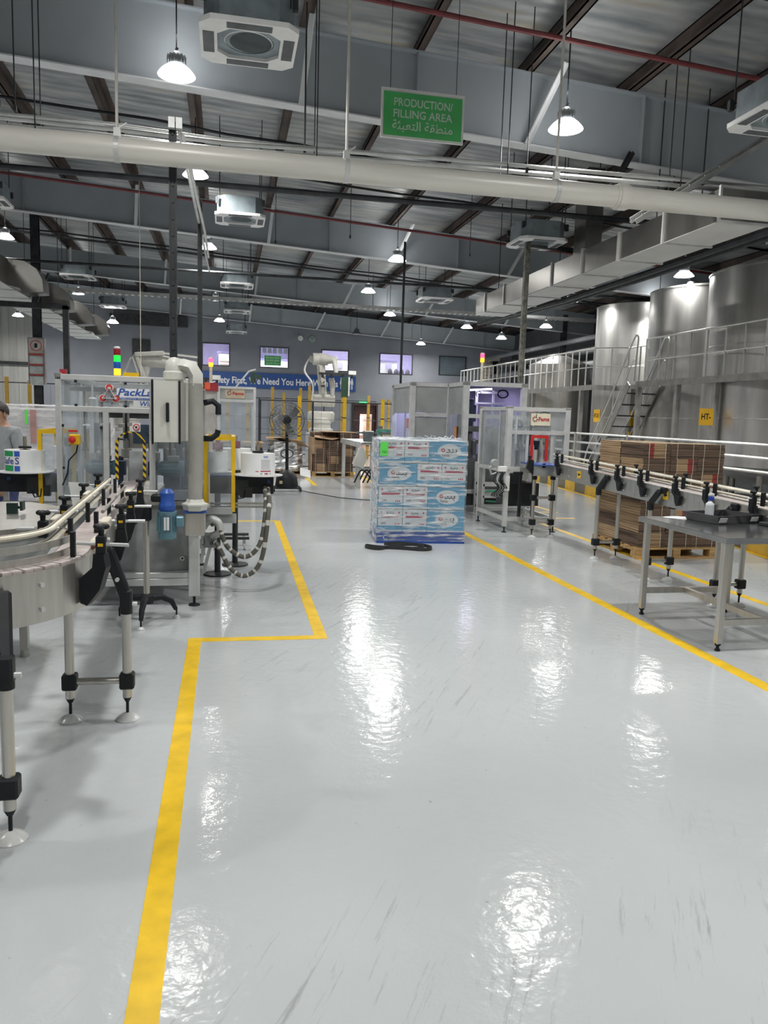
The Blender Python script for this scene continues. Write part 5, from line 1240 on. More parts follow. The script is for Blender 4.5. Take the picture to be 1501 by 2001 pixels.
# ------------------------------------------------------------------ bundles of flat cartons
def make_bundle(w_, d_, h_, band=True):
    t = thing('carton_bundle', 'x', 'cardboard bundle', (0, 0, 0))
    m = MB(); xs = [-.5, -.3, .12, .30, .5] if w_ > .362 else [-.5, -.42, .2, .24, .5]; mi = [1, 0, 2, 1] if band else [1, 1, 1, 1]
    n = 6
    for j in range(n):
        z0, z1 = h_ * j / n, h_ * (j + 1) / n - .002; jx = .006 * (random.random() - .5); jy = .008 * (random.random() - .5)
        for i in range(4):
            x0, x1 = xs[i] * w_ * .985 + jx, xs[i + 1] * w_ * .985 + jx; y0, y1 = -d_ * .49 + jy, d_ * .49 + jy
            a = [(x0, y0, z0), (x1, y0, z0), (x1, y1, z0), (x0, y1, z0), (x0, y0, z1), (x1, y0, z1), (x1, y1, z1), (x0, y1, z1)]
            m.add(a, [(0, 1, 5, 4), (2, 3, 7, 6)], mi[i]); m.add(a, [(4, 5, 6, 7), (0, 1, 2, 3)], 3)
            if i == 0: m.add(a, [(3, 0, 4, 7)], 0)
            if i == 3: m.add(a, [(1, 2, 6, 5)], 1)
    m.build('flat_cartons', [CARDL, CARDD, CARDR, CARD], t, local=True)
    m = MB()
    for x in (-.30 * w_, .30 * w_):
        m.bar((x, -d_ * .5 - .003, 0), (x, -d_ * .5 - .003, h_), .004, .003); m.bar((x, d_ * .5 + .003, 0), (x, d_ * .5 + .003, h_), .006, .003); m.bar((x, -d_ * .5, h_ + .001), (x, d_ * .5, h_ + .001), .006, .003)
    m.build('string', CREAM, t, local=True)
    return t
def wood_pallet(x0, x1, y0, y1, label):
    t = thing('wooden_pallet', label, 'pallet', ((x0 + x1) / 2, y0, 0))
    for k in range(6):
        ya = y0 + (y1 - y0 - .12) * k / 5; m = MB(); m.bb(x0, x1, ya, ya + .12, .118, .14); m.build('deck_board', WOOD, t)
    for k in range(3):
        xa = x0 + (x1 - x0 - .1) * k / 2; m = MB(); m.bb(xa, xa + .1, y0, y1, .096, .118); m.build('stringer', WOOD, t)
        for j in range(3):
            ya = y0 + (y1 - y0 - .14) * j / 2; m = MB(); m.bb(xa, xa + .1, ya, ya + .14, .022, .096); m.build('block', WOOD, t)
    for j in range(3):
        ya = y0 + (y1 - y0 - .1) * j / 2; m = MB(); m.bb(x0, x1, ya, ya + .1, 0, .022); m.build('skid', WOOD, t)
wood_pallet(4.93, 6.04, 8.46, 9.62, 'wooden pallet under the tall brown bundles beside the right conveyor')
wood_pallet(2.24, 3.36, 20.3, 21.3, 'wooden pallet under the brown bundles in the middle of the hall')
_plain_used = set()
def put_bundle(banded, plain, use_band, loc, rz, lab, grp):
    src = banded if use_band else plain
    if src is plain and plain.name not in _plain_used:
        _plain_used.add(plain.name); plain.matrix_basis = Matrix.Translation(V(loc)) @ Matrix.Rotation(rz, 4, 'Z'); plain['label'] = lab; plain['group'] = grp; return plain
    return dup(src, loc, rz, lab, grp)
ords = ['bottom', 'second', 'third', 'fourth', 'fifth', 'sixth', 'top']
b0 = make_bundle(.365, .56, .182); b0p = make_bundle(.365, .56, .182, False)
cols = ['left', 'middle', 'right']
used = False
for L in range(7):
    for j in range(2):
        for i in range(3):
            if L == 6 and j == 1 and i == 2: continue
            x = 4.95 + .185 + i * .365 + random.uniform(-.008, .008); y = 8.48 + .28 + j * .57 + random.uniform(-.01, .01)
            rz = PI if (L * 2 + i + j) % 3 == 0 else 0
            if L == 6 and j == 0: x += .0
            lab = 'bundle of flat brown cartons by the right conveyor, %s row, %s %s' % (ords[L], 'front' if j == 0 else 'rear', cols[i])
            if not used: o = b0; o.matrix_basis = Matrix.Translation((x, y, .142 + L * .183)) @ Matrix.Rotation(rz, 4, 'Z'); o['label'] = lab; o['group'] = 'brown bundles by the right conveyor'; used = True
            else: put_bundle(b0, b0p, (L + i + j) % 3 == 0, (x, y, .142 + L * .183), rz + random.uniform(-.02, .02), lab, 'brown bundles by the right conveyor')
b1 = make_bundle(.36, .48, .205); b1p = make_bundle(.36, .48, .205, False); used = False
for L in range(5):
    for j in range(2):
        for i in range(3):
            if L == 4 and j == 0 and i < 2: continue
            x = 2.26 + .18 + i * .36 + random.uniform(-.008, .008); y = 20.32 + .24 + j * .49
            rz = PI if (L + i) % 2 == 0 else 0
            lab = 'bundle of flat brown cartons on the middle pallet, %s row, %s %s' % (ords[L], 'front' if j == 0 else 'rear', cols[i])
            if not used: o = b1; o.matrix_basis = Matrix.Translation((x, y, .142 + L * .206)) @ Matrix.Rotation(rz, 4, 'Z'); o['label'] = lab; o['group'] = 'brown bundles on the middle pallet'; used = True
            else: put_bundle(b1, b1p, (L + 2 * i + j) % 3 == 0, (x, y, .142 + L * .206), rz, lab, 'brown bundles on the middle pallet')
def sheet(pts, th, mt, name, label, cat):
    m = MB(); n = len(pts); m.add([(*p[:2], p[2]) for p in pts] + [(*p[:2], p[2] + th) for p in pts], [tuple(range(n)), tuple(range(n, 2 * n))] + [(i, (i + 1) % n, n + (i + 1) % n, n + i) for i in range(n)])
    return tag(m.build(name, mt), label, cat)
sheet([(2.28, 20.25, 1.04), (2.75, 20.22, .985), (2.95, 20.4, 1.02), (2.85, 20.85, 1.06), (2.35, 20.85, 1.08)], .012, CARD, 'cardboard_sheet', 'creased cardboard sheet on the front of the middle carton pallet', 'cardboard')
sheet([(2.55, 20.4, 1.185), (3.45, 20.35, 1.18), (3.62, 20.8, 1.17), (3.4, 21.3, 1.18), (2.5, 21.2, 1.185)], .012, CARD, 'cardboard_sheet', 'wide cardboard sheet overhanging the top of the middle carton pallet', 'cardboard')
m = MB(); m.bb(2.215, 2.235, 20.3, 21.1, .142, 1.05); m.bb(2.22, 2.30, 20.285, 20.30, .6, 1.05); tag(m.build('cardboard_corner', CARD), 'tall cardboard edge board on the left of the middle carton pallet', 'cardboard')
m = MB(); m.box((0, 0, 0), (.30, .012, .24), M=Matrix.Translation((2.02, 19.9, .13)) @ Matrix.Rotation(.5, 4, 'Z') @ Matrix.Rotation(-.6, 4, 'X') @ Matrix.Rotation(.35, 4, 'Y')); tag(m.build('paper_packet', PAPER), 'white printed packet leaning at the corner of the middle carton pallet', 'paper')
# ------------------------------------------------------------------ foil wrapped load and neighbours
wood_pallet(1.05, 2.1, 20.9, 21.9, 'wooden pallet under the silver foil wrapped load behind the fan')
m = MB(); N = 26; vs = []
for j in range(13):
    for i in range(N):
        a = 2 * PI * i / N; c_, s_ = math.cos(a), math.sin(a); q = max(abs(c_), abs(s_))
        r_ = .50 / q ** .8; z = .142 + .75 * j / 12; k = 1.0 - .10 * (j / 12) + random.uniform(-.05, .05)
        vs.append((1.58 + c_ * r_ * k, 21.4 + s_ * r_ * k, z + (random.uniform(-.02, .02) if 0 < j < 12 else 0)))
m.add(vs, [(j * N + i, j * N + (i + 1) % N, (j + 1) * N + (i + 1) % N, (j + 1) * N + i) for j in range(12) for i in range(N)] + [tuple(range(N)), tuple(12 * N + i for i in range(N))])
tag(m.build('foil_wrapped_load', FOIL), 'lumpy load wrapped in silver foil on a pallet behind the fan', 'wrapped load')
sheet([(1.05, 20.8, .95), (1.5, 20.75, 1.0), (2.0, 20.8, .90), (2.2, 21.0, .74), (2.0, 21.9, .9), (1.1, 21.9, .97)], .015, CARD, 'cardboard_sheet', 'curled cardboard lid over the silver foil load', 'cardboard')
t = thing('open_crate', 'open crate of dark parts left of the silver foil load', 'crate', (.45, 21.0, 0))
m = MB(); m.bb(-.15, .95, 20.6, 20.64, .1, .72); m.bb(-.15, .95, 21.5, 21.54, .1, .72); m.bb(-.15, -.11, 20.64, 21.5, .1, .72); m.bb(.91, .95, 20.64, 21.5, .1, .72); m.bb(-.15, .95, 20.6, 21.54, 0.0, .1); m.build('box_body', DKMETAL, t)
m = MB(); m.bb(-.2, 1.0, 20.55, 21.6, .84, .86); m.bb(-.2, .4, 20.5, 20.56, .78, .86); m.build('lid', CARD, t)
for x in (-.1, .9): 
    m = MB(); m.bb(x - .03, x + .03, 20.64, 20.7, .7, .84); m.build('corner_post', WOOD, t)
# ------------------------------------------------------------------ pedestal fan
t = thing('pedestal_fan', 'large black pedestal fan with a wire cage and wheeled base', 'fan', (1.27, 16.3, 0))
fz, fx, fy = 1.515, 1.245, 16.2
m = MB()
for r_, yy in ((.36, 0), (.36, -.03), (.30, -.075), (.22, -.10), (.14, -.115), (.30, .06), (.22, .09), (.14, .105)):
    m.tube([(fx + r_ * math.cos(2 * PI * k / 36), fy + yy, fz + r_ * math.sin(2 * PI * k / 36)) for k in range(36)], .004 if r_ < .35 else .008, 5, closed=True)
for k in range(30):
    a = 2 * PI * k / 30; c_, s_ = math.cos(a), math.sin(a)
    m.tube([(fx + r_ * c_, fy + yy, fz + r_ * s_) for r_, yy in ((.07, -.12), (.22, -.10), (.30, -.075), (.36, -.015), (.36, 0), (.30, .06), (.14, .105))], .0024, 4)
m.build('cage', mat('cage_wire', (.17, .175, .175), .4, .5), t)
for k in range(3):
    a0 = 2 * PI * k / 3 + .7; vs = []
    for r_, da, tw in ((.06, -.5, .02), (.06, .5, -.02), (.2, -.33, .035), (.2, .42, -.03), (.33, -.1, .03), (.33, .38, -.02)):
        vs.append((fx + r_ * math.cos(a0 + da), fy + tw, fz + r_ * math.sin(a0 + da)))
    vs += [(v[0], v[1] + .004, v[2]) for v in vs]
    m = MB(); m.add(vs, [(0, 1, 3, 2), (2, 3, 5, 4), (6, 7, 9, 8), (8, 9, 11, 10), (0, 2, 8, 6), (2, 4, 10, 8), (4, 5, 11, 10), (5, 3, 9, 11), (3, 1, 7, 9), (1, 0, 6, 7)]); m.build('blade', mat('fan_blade', (.20, .205, .20), .4, .5), t)
m = MB(); m.lathe((fx, fy - .05, fz), [(.0, -.08), (.05, -.075), (.075, -.05), (.075, .1), (.1, .12), (.1, .28), (.05, .32)], 20, axis='Y'); m.build('motor', BLACK, t, smooth=True)
m = MB(); m.cyl((1.275, 16.42, .3), (1.26, 16.42, 1.48), .035, 14); m.build('pole', BLACK, t, smooth=True)
m = MB(); m.tube([(1.265 + .13 * math.cos(2 * PI * k / 20), 16.36, .80 + .09 * math.sin(2 * PI * k / 20)) for k in range(20)], .012, 6, closed=True); m.build('cable_hook', BLACK, t)
m = MB(); m.lathe((1.27, 16.4, .08), [(.24, 0), (.25, .03), (.22, .22), (.16, .32), (.08, .36), (.04, .38)], 20); m.build('base', BLACK, t, smooth=True)
m = MB(); m.bb(1.10, 1.16, 16.13, 16.16, .18, .24); m.build('rating_plate', mat('yellowed_label', (.6, .52, .28), .6), t)
m = MB(); m.bb(1.0, 1.56, 16.22, 16.3, .06, .1); m.bb(1.0, 1.56, 16.5, 16.58, .06, .1); m.build('foot_bar', DKMETAL, t)
for x in (1.0, 1.56):
    for y in (16.26, 16.54):
        m = MB(); m.lathe((x, y, .05), [(.05, -.015), (.05, .015)], 16, axis='X'); m.build('wheel', DKMETAL, t)
pipe('power_cord', smooth_pts([(1.6, 16.4, .012), (1.8, 16.0, .008), (2.2, 15.2, .008), (2.5, 14.9, .008), (3.0, 14.6, .008)], 6), .008, BLACK, 'black power cord trailing from the fan across the floor', 'cord', 6)
# ------------------------------------------------------------------ fences
def fence(x0, x1, y, posts, zt, label, shaded=False, step=.3, blackposts=()):
    t = thing('safety_fence', label, 'fence', ((x0 + x1) / 2, y, 0))
    pm = mat('dull_yellow', (.42, .26, .04), .6, 0, .1) if shaded else YEL  # darker yellow paints the shade over the rear fence posts
    for x, h in posts:
        m = MB(); m.bb(x - .05, x + .05, y - .05, y + .05, 0, h)
        for z in (.5, 1.0, 1.55): m.bb(x - .054, x + .054, y - .054, y + .054, z, z + .03, mi=1)
        m.build('post', [pm, DKMETAL], t)
    for x in blackposts:
        m = MB(); m.bb(x - .025, x + .025, y - .025, y + .025, 0, zt); m.build('post', DKMETAL, t)
    m = MB(); m.bb(x0, x1, y - .015, y + .015, zt - .03, zt); m.bb(x0, x1, y - .015, y + .015, .12, .15); m.build('rail', DKMETAL, t)
    m = MB(); x = x0
    while x <= x1: m.cyl((x, y, .15), (x, y, zt - .02), .003, 4); x += step
    for z in (.6, 1.05, 1.5): m.cyl((x0, y, z), (x1, y, z), .006, 4)
    m.build('wire_mesh', DKMETAL, t)
fence(.9, 5.1, 22.3, [(2.06, 2.16), (3.37, 2.16), (4.50, 2.14)], 2.02, 'front safety fence with bright yellow posts before the robot arm', blackposts=(.95, 2.45, 3.62))
fence(-.6, 5.6, 29.0, [(.05, 2.3), (.78, 2.3), (1.68, 2.6), (2.1, 2.4), (2.72, 2.6), (3.05, 2.7), (4.3, 2.35), (5.3, 2.4)], 2.2, 'rear safety fence of dull yellow posts below the banner', shaded=True, blackposts=(1.2, 3.6))
fence(-9.5, -3.4, 25.5, [(-7.9, 2.45), (-7.1, 2.5), (-6.55, 2.5), (-5.9, 2.4), (-5.1, 2.45), (-4.2, 2.4)], 2.35, 'safety fence of dull yellow posts behind the white wrapped loads', shaded=True, blackposts=(-5.6, -3.5))
fence(6.1, 9.5, 30.0, [(6.3, 2.3), (7.3, 2.4), (7.6, 2.4)], 2.2, 'rear safety fence right of the doorway', shaded=True)
# ------------------------------------------------------------------ robot arms
ROB = mat('robot_white', (.60, .59, .54), .45, 0, .08, 3)
def robot(bx, by, sh, el, wr, tool, label, base=True, k=1.0):
    t = thing('robot_arm', label, 'robot', (bx, by, 0))
    m = MB(); m.bb(bx - .45, bx + .45, by - .45, by + .45, 0, 1.05, .03); m.bb(bx - .5, bx + .5, by - .5, by + .5, 0, .06); p_ = m.build('pedestal', mat('pedestal_grey', (.45, .46, .46), .5, 0, .06), t)
    m = MB(); m.bb(bx - .16, bx + .12, by - .455, by - .45, .83, .87); m.build('slot', BLACK, p_)
    m = MB(); m.lathe((bx, by, 1.05), [(.40, 0), (.40, .12), (.33, .16), (.33, .3), (.36, .32), (.36, .42), (.3, .5)], 24); m.bb(bx - .42, bx + .42, by - .25, by + .25, 1.4, 1.75, .06); m.build('turret', ROB, t, smooth=True)
    sh, el, wr, tool = V(sh), V(el), V(wr), V(tool)
    m = MB(); m.cyl(sh - V((.36, 0, 0)), sh + V((.36, 0, 0)), .20, 20); m.build('shoulder_joint', ROB, t, smooth=True)
    m = MB(); m.bar(sh, el, .25, .22, .05); m.bar(sh + V((-.02, -.14, .2)), el + V((0, -.14, -.2)), .10, .04, .01); m.build('lower_arm', ROB, t)
    for q in (.35, .45, .55, .65):
        c_ = sh.lerp(el, q); m = MB(); m.box((c_.x, c_.y - .150, c_.z), (.13, .012, .05)); m.build('arm_slot', DKMETAL, t)
    m = MB(); m.tube([sh + V((.28, -.1, .1)), sh.lerp(el, .35) + V((.32, -.1, 0)), sh.lerp(el, .55) + V((.30, -.1, 0))], [.05, .09, .09], 12); m.build('balancer', ROB, t, smooth=True)
    m = MB(); m.cyl(el - V((.24, 0, 0)), el + V((.24, 0, 0)), .19, 20); m.box((el.x, el.y, el.z), (.34, .30, .36), 0, .08); m.build('elbow_joint', ROB, t, smooth=True)
    m = MB(); m.tube([el, el.lerp(wr, .5), wr], [.20, .15, .11], 14); b_ = el + (el - wr).normalized() * .36; m.bar(el, b_, .26, .24, .05); m.build('upper_arm', ROB, t, smooth=True)
    m = MB(); m.tube([wr, tool], [.09, .07], 12); m.box((wr.x, wr.y, wr.z), (.18, .16, .2), 0, .03); m.build('wrist', ROB, t, smooth=True)
    m = MB(); m.tube(smooth_pts([b_ + V((-.05, 0, 0)), b_ + V((-.2, -.1, -.4)), sh + V((-.38, -.2, .5)), sh + V((-.40, -.2, .0))], 6), .03, 8); m.build('cable_hose', WHITE, t, smooth=True)
    m = MB(); m.bar(tool - V((.55, 0, 0)), tool + V((.55, 0, 0)), .08, .06); m.bar(tool - V((.5, -.25, 0)), tool + V((.5, .25, 0)), .05); m.bar(tool - V((.4, .25, 0)), tool + V((.45, -.25, 0)), .05)
    for dx in (-.45, -.15, .2, .5): m.cyl(tool + V((dx, -.1, .02)), tool + V((dx, -.1, -.14)), .035, 8)
    g_ = m.build('gripper', DKMETAL, t)
    m = MB(); m.bb(tool.x + .15, tool.x + .35, tool.y - .3, tool.y - .2, tool.z - .75, tool.z - .1); m.build('gripper_plate', mat('dark_green_panel', (.02, .06, .03), .5), g_)
    m = MB(); m.bb(tool.x + .36, tool.x + .60, tool.y - .3, tool.y - .26, tool.z - .02, tool.z + .1); m.bb(tool.x + .36, tool.x + .40, tool.y - .3, tool.y - .26, tool.z - .7, tool.z - .1); m.build('gripper_jaw', WHITE, g_)
    return t
robot(3.05, 25.3, (3.12, 25.3, 2.10), (2.98, 25.2, 3.42), (3.40, 24.9, 3.40), (3.45, 24.8, 2.95), 'white palletising robot arm in the middle of the hall')
t = robot(-2.6, 21.5, (-2.35, 21.5, 1.75), (-2.05, 21.5, 2.95), (-.85, 21.5, 2.85), (-.75, 21.5, 2.5), 'white robot arm reaching up behind the labelling machine')
m = MB(); m.bar((-2.35, 21.3, 3.05), (-1.6, 21.3, 3.12), .12, .12, .02); m.bar((-1.62, 21.3, 3.12), (-.75, 21.3, 3.05), .05, .05); m.bar((-2.3, 21.3, 3.0), (-1.95, 21.3, 2.0), .1, .1, .02); m.bar((-2.4, 21.25, 3.0), (-2.05, 21.25, 1.9), .04, .04); m.build('linkage', ROB, t)
# ------------------------------------------------------------------ carton erector with sign (far, left of centre) and clutter around
def fams_sign(par, x0, x1, y, z0, z1, mt, small=True):
    m = MB(); m.bb(x0, x1, y - .008, y, z0, z1); s_ = m.build('sign_plate', mt, par)
    m = MB(); w_ = x1 - x0; h = z1 - z0; cx, cz = x0 + w_ * .21, z0 + h * .54
    for k in range(7):
        a = math.radians(60 + k * 48); m.lathe((cx + h * .19 * math.cos(a), y - .010, cz + h * .19 * math.sin(a)), [(h * .055, -.002), (h * .055, .002)], 10, axis='Y', mi=1 if k % 2 else 0)
    m.lathe((cx + h * .1, y - .010, cz + h * .33), [(h * .05, -.002), (h * .05, .002)], 10, axis='Y', mi=0)
    put_text(m, 'Fams', (x0 + w_ * .66, y - .0105, z0 + h * .52), h * .46, bold=.03, mi=1, width=w_ * .56)
    m.build('lettering', [BLACK, mat('fams_red', (.5, .03, .04), .5, 0, 0)], s_)
SIGNC = mat('sign_cream', (.78, .72, .55), .6, 0, .03)
t = thing('carton_erector', 'aluminium framed enclosure with a cream sign behind the labelling machine', 'machine', (.18, 15.3, 0))
for x, y in ((-.14, 15), (.53, 15), (-.14, 16.0), (.53, 16.0)):
    m = MB(); m.bb(x - .025, x + .025, y - .025, y + .025, 0, 2.12); m.build('post', ALU, t)
m = MB()
for z in (2.1, 1.86, .9): m.bar((-.14, 15, z), (.53, 15, z), .045); m.bar((-.14, 16, z), (.53, 16, z), .045); m.bar((-.14, 15, z), (-.14, 16, z), .045); m.bar((.53, 15, z), (.53, 16, z), .045)
m.bar((.18, 15, 2.12), (.42, 15.0, 2.42), .03); m.bar((.42, 15, 2.42), (.55, 15, 2.46), .03); m.build('rails', ALU, t)
m = MB(); m.bb(-.115, .505, 15.0, 15.012, 1.885, 2.078); m.build('header_panel', ALUGREY, t)
fams_sign(t, -.02, .345, 14.995, 1.90, 2.075, mat('sign_tan', (.55, .46, .33), .6))
m = MB(); m.bb(-.115, .505, 15.0, 15.006, .93, 1.83); m.build('clear_panel', ACRYL, t)
m = MB(); m.bb(-.12, .5, 15.1, 15.9, .55, .9); m.build('table', DKMETAL, t)
m = MB(); m.lathe((-.02, 15.3, 1.2), [(.06, 0), (.07, .1), (.07, .3), (.03, .36)], 14); m.build('canister', ACRYL, t, smooth=True)
m = MB(); m.prism([(.0, .9), (.38, .9), (.30, 1.12), (.06, 1.12)], 'Y', 15.15, 15.5); m.build('hood', ACRYLD, t)
m = MB(); m.box((.5, 15.0, 2.3), (.1, .1, .2)); m.bb(.52, .66, 14.9, 15.0, 2.28, 2.36); m.build('drive_unit', mat('dark_green_motor', (.03, .06, .045), .5), t)
t2 = thing('switch_cabinet', 'dark red roofed switch cabinet carrying a two light tower', 'cabinet', (-.2, 12.0, 2.0))
m = MB(); m.bb(-.34, -.14, 12.0, 12.4, .0, 1.95); m.build('housing', mat('cabinet_beige', (.42, .40, .38), .5), t2)
m = MB(); m.bb(-.30, -.12, 11.97, 12.4, 1.95, 2.07); m.build('red_header', mat('dull_red', (.35, .03, .04), .5), t2)
tower(-.23, 12.15, 2.07, [('amber_lens', (1, .42, .02), 2.0), ('red_lens_lit', (1, .05, .12), 4.0)], 'short signal tower with red and amber lit in front of the lavender window', seg=.06, r=.032, pole=.25)
# pallet conveyor clutter between the robot and the wrapped load
t = thing('roller_conveyor', 'low roller conveyor with steel frame left of the wrapped cartons', 'conveyor', (4.2, 18.8, 0))
for x, y in ((3.75, 17.8), (4.5, 17.8), (3.75, 20), (4.5, 20)):
    m = MB(); m.bb(x - .04, x + .04, y - .04, y + .04, 0, .95); m.build('leg', GALV, t)
m = MB(); m.bb(3.7, 3.78, 17.6, 20.3, .92, 1.04); m.bb(4.46, 4.54, 17.6, 20.3, .92, 1.04); m.bb(3.7, 4.54, 17.7, 17.78, .35, .43); m.build('side_rails', GALV, t)
for k in range(12):
    m = MB(); m.cyl((3.78, 17.75 + k * .21, 1.0), (4.46, 17.75 + k * .21, 1.0), .035, 10); m.build('roller', STEEL, t, smooth=True)
m = MB(); m.bb(3.85, 4.1, 17.62, 17.75, 1.04, 1.3, .02); m.cyl((4.25, 17.7, 1.04), (4.25, 17.7, 1.42), .06, 12); m.bar((3.7, 17.7, 1.25), (4.6, 17.7, 1.25), .05); m.build('drive_unit', mat('grey_gearbox', (.24, .26, .27), .45, .4), t)
m = MB(); m.bb(4.05, 4.5, 16.9, 17.0, 1.30, 1.36); m.bar((4.02, 16.95, 1.34), (4.25, 16.95, .95), .04); m.bar((4.5, 16.95, 1.34), (4.72, 16.95, .95), .04); m.bar((4.08, 17.0, .3), (4.08, 17.0, 1.3), .05); m.bar((4.5, 17.0, .3), (4.5, 17.0, 1.3), .05); m.bar((4.08, 17.0, .9), (4.08, 17.7, .95), .05); m.build('green_stand', mat('pale_green', (.12, .42, .30), .5), t)
m = MB(); m.prism([(3.55, .55), (3.72, .95), (3.80, .9), (3.86, .68), (3.78, .45)], 'Y', 17.2, 17.4); m.bar((3.7, 17.3, .45), (3.7, 17.3, .0), .08); m.bar((3.7, 17.3, .7), (3.75, 17.7, .95), .05); m.build('white_cover', ROB, t)
for k in range(4):
    m = MB(); m.tube(smooth_pts([(3.6 + .1 * k, 17.3, .12), (3.75 + .1 * k, 17.2, .42), (4.0 + .06 * k, 17.3, .20), (4.15 + .05 * k, 17.5, .02)], 5), .018, 6); m.build('hose', BLACK, t, smooth=True)
t.location.x -= .72
wood_pallet(3.75, 4.35, 18.1, 18.9, 'small wooden pallet under the roller conveyor') if False else None
# white film wrapped loads at the left
GST = glow('fluorescent_green', (.12, .75, .10), .12)
LOADW = mat('pale_carton_load', (.74, .70, .70), .7, 0, .06, 2)
for k, (x0, x1, lab) in enumerate(((-4.1, -2.80, 'white film wrapped pallet load nearest the left edge'), (-2.74, -1.55, 'white film wrapped pallet load with a faded red corner, right of the other'), (-5.5, -4.2, 'white film wrapped pallet load out at the left end'))):
    t = thing('wrapped_load', lab, 'wrapped load', ((x0 + x1) / 2, 10.4, 0), group='white wrapped loads')
    m = MB(); m.bb(x0, x1, 10.4, 11.4, 0.142, 1.62, .02); m.build('cartons', LOADW, t)
    m = MB(); e = .02
    film_sheet(m, (x0 - e, 10.4 - e, .1), (x1 - x0 + 2 * e, 0, 0), (0, 0, 1.55), (0, -1, 0), 12, 24, .015); film_sheet(m, (x1 + e, 10.4 - e, .1), (0, 1.04, 0), (0, 0, 1.55), (1, 0, 0), 10, 24, .015); film_sheet(m, (x0 - e, 10.4 - e, 1.65), (x1 - x0 + 2 * e, 0, 0), (0, 1.04, 0), (0, 0, 1), 12, 12, .03)
    m.build('film', FILMW, t)
    xs_ = x0 + (.42 if k == 0 else .28)
    m = MB(); m.bb(xs_, xs_ + .028, 10.36, 10.364, 1.42, 1.60); m.build('green_sticker', GST, t)
    m = MB(); m.bb(xs_ - .06, xs_ - .02, 10.36, 10.364, 1.17, 1.28); m.build('white_sticker', PAPER, t)
    wood_pallet(x0, x1, 10.4, 11.4, ['wooden pallet under the white wrapped load nearest the left edge', 'wooden pallet under the white wrapped load with a red corner', 'wooden pallet under the leftmost white load'][k])
m = MB(); m.bb(-2.40, -2.33, 10.355, 10.36, 1.18, 1.60); tag(m.build('red_corner_strip', mat('faded_red', (.5, .28, .26), .7)), 'faded red strip down the second white wrapped load', 'strip')
# safety board on the column
t = thing('safety_board', 'tall four sided safety board hung round the left column', 'board', (-4.5, 20.2, 2.17))
m = MB(); m.bb(-4.66, -4.28, 20.05, 20.2, 2.17, 3.27, .006); m.build('box_frame', mat('board_grey', (.30, .27, .28), .5), t)
m = MB(); m.bb(-4.635, -4.31, 20.04, 20.05, 2.90, 3.24, mi=0)
for z in (2.62, 2.34): pass
for k in range(3): m.bb(-4.62, -4.33, 20.038, 20.05, 2.62 - k * .24, 2.83 - k * .24, mi=2); m.bb(-4.635, -4.31, 20.036, 20.05, 2.85 - k * .24, 2.89 - k * .24, mi=1)
m.lathe((-4.47, 20.035, 3.08), [(.13, -.003), (.13, .003)], 20, axis='Y', mi=1); m.lathe((-4.47, 20.03, 3.08), [(.11, -.003), (.11, .003)], 20, axis='Y', mi=0); m.bb(-4.50, -4.44, 20.02, 20.026, 3.03, 3.13, mi=3)
m.build('posters', [mat('poster_pale', (.55, .50, .46), .6), mat('poster_red', (.5, .09, .08), .6), mat('poster_white', (.56, .60, .58), .6), BLACK], t)
# ------------------------------------------------------------------ right conveyor
def cz(y): return .815 + .0265 * y
rc = thing('discharge_conveyor', 'long straight conveyor with black brackets behind the steel table', 'conveyor', (4.55, 7, 0))
XA, XB, Y0, Y1 = 4.44, 4.655, 3.6, 9.9
def plank(m, xa, xb, dz0, dz1, ya=Y0, yb=Y1, mi=0):
    vs = [(x, y, cz(y) + dz) for x in (xa, xb) for y in (ya, yb) for dz in (dz0, dz1)]
    m.add(vs, [(0, 1, 3, 2), (4, 5, 7, 6), (0, 1, 5, 4), (2, 3, 7, 6), (0, 2, 6, 4), (1, 3, 7, 5)], mi)
for x in (XA, XB):
    m = MB(); plank(m, x - .004, x + .004, -.185, 0); plank(m, x - .012, x + .012, -.006, .006); m.build('side_panel', STEEL, rc)
m = MB(); plank(m, XA + .03, XB - .03, -.03, -.002); m.build('chain_belt', CHAIN, rc)
m = MB()
for k in range(26):
    y = Y0 + .3 + k * .24
    for dz in (-.05, -.13): m.cyl((XA - .004, y, cz(y) + dz), (XA - .012, y, cz(y) + dz), .006, 6)
m.build('bolts', ALU, rc)
for x, dz, rr, ms in ((XA + .03, .115, .013, CREAM), (XA + .03, .045, .010, STEEL), (XB - .02, .10, .009, STEEL), (XB - .02, .04, .009, CREAM)):
    m = MB(); m.tube([(x, y, cz(y) + dz) for y in (Y0, 6, 8, Y1 + .1)], rr, 8); m.build('guide_rail', ms, rc, smooth=True)
for y in (9.75, 8.74, 8.09, 7.58, 6.91, 6.40, 5.74, 5.0, 4.4):
    z = cz(y); m = MB()
    pr = [(XA - .055, z + .10), (XA - .02, z + .10), (XA - .02, z - .01), (XA - .004, z - .02), (XA - .004, z - .06), (XA - .03, z - .06), (XA - .06, z - .02), (XA - .06, z + .05)]
    m.prism(pr, 'Y', y - .025, y + .025); br = m.build('rail_bracket', BLACK, rc)
    k_ = MB(); knob(k_, (XA - .035, y, z + .10), .026); k_.build('knob', BLACK, br, smooth=True)
    w_ = MB(); w_.prism([(y + .03, z + .02), (y - .02, z + .02), (y - .035, z - .04), (y - .10, z - .05), (y - .075, z - .13), (y - .045, z - .15), (y - .02, z - .12)], 'X', XA - .045, XA - .004); w_.build('web', BLACK, br)
    h = MB(); h.bb(XA - .005, XA + .02, y - .085, y - .045, z + .02, z + .14, .004); h.build('rail_holder', BLACK, br)
    r = MB(); r.cyl((XA - .09, y, z + .08), (XA + .03, y, z + .08), .007, 8); r.build('rod', ALU, br)
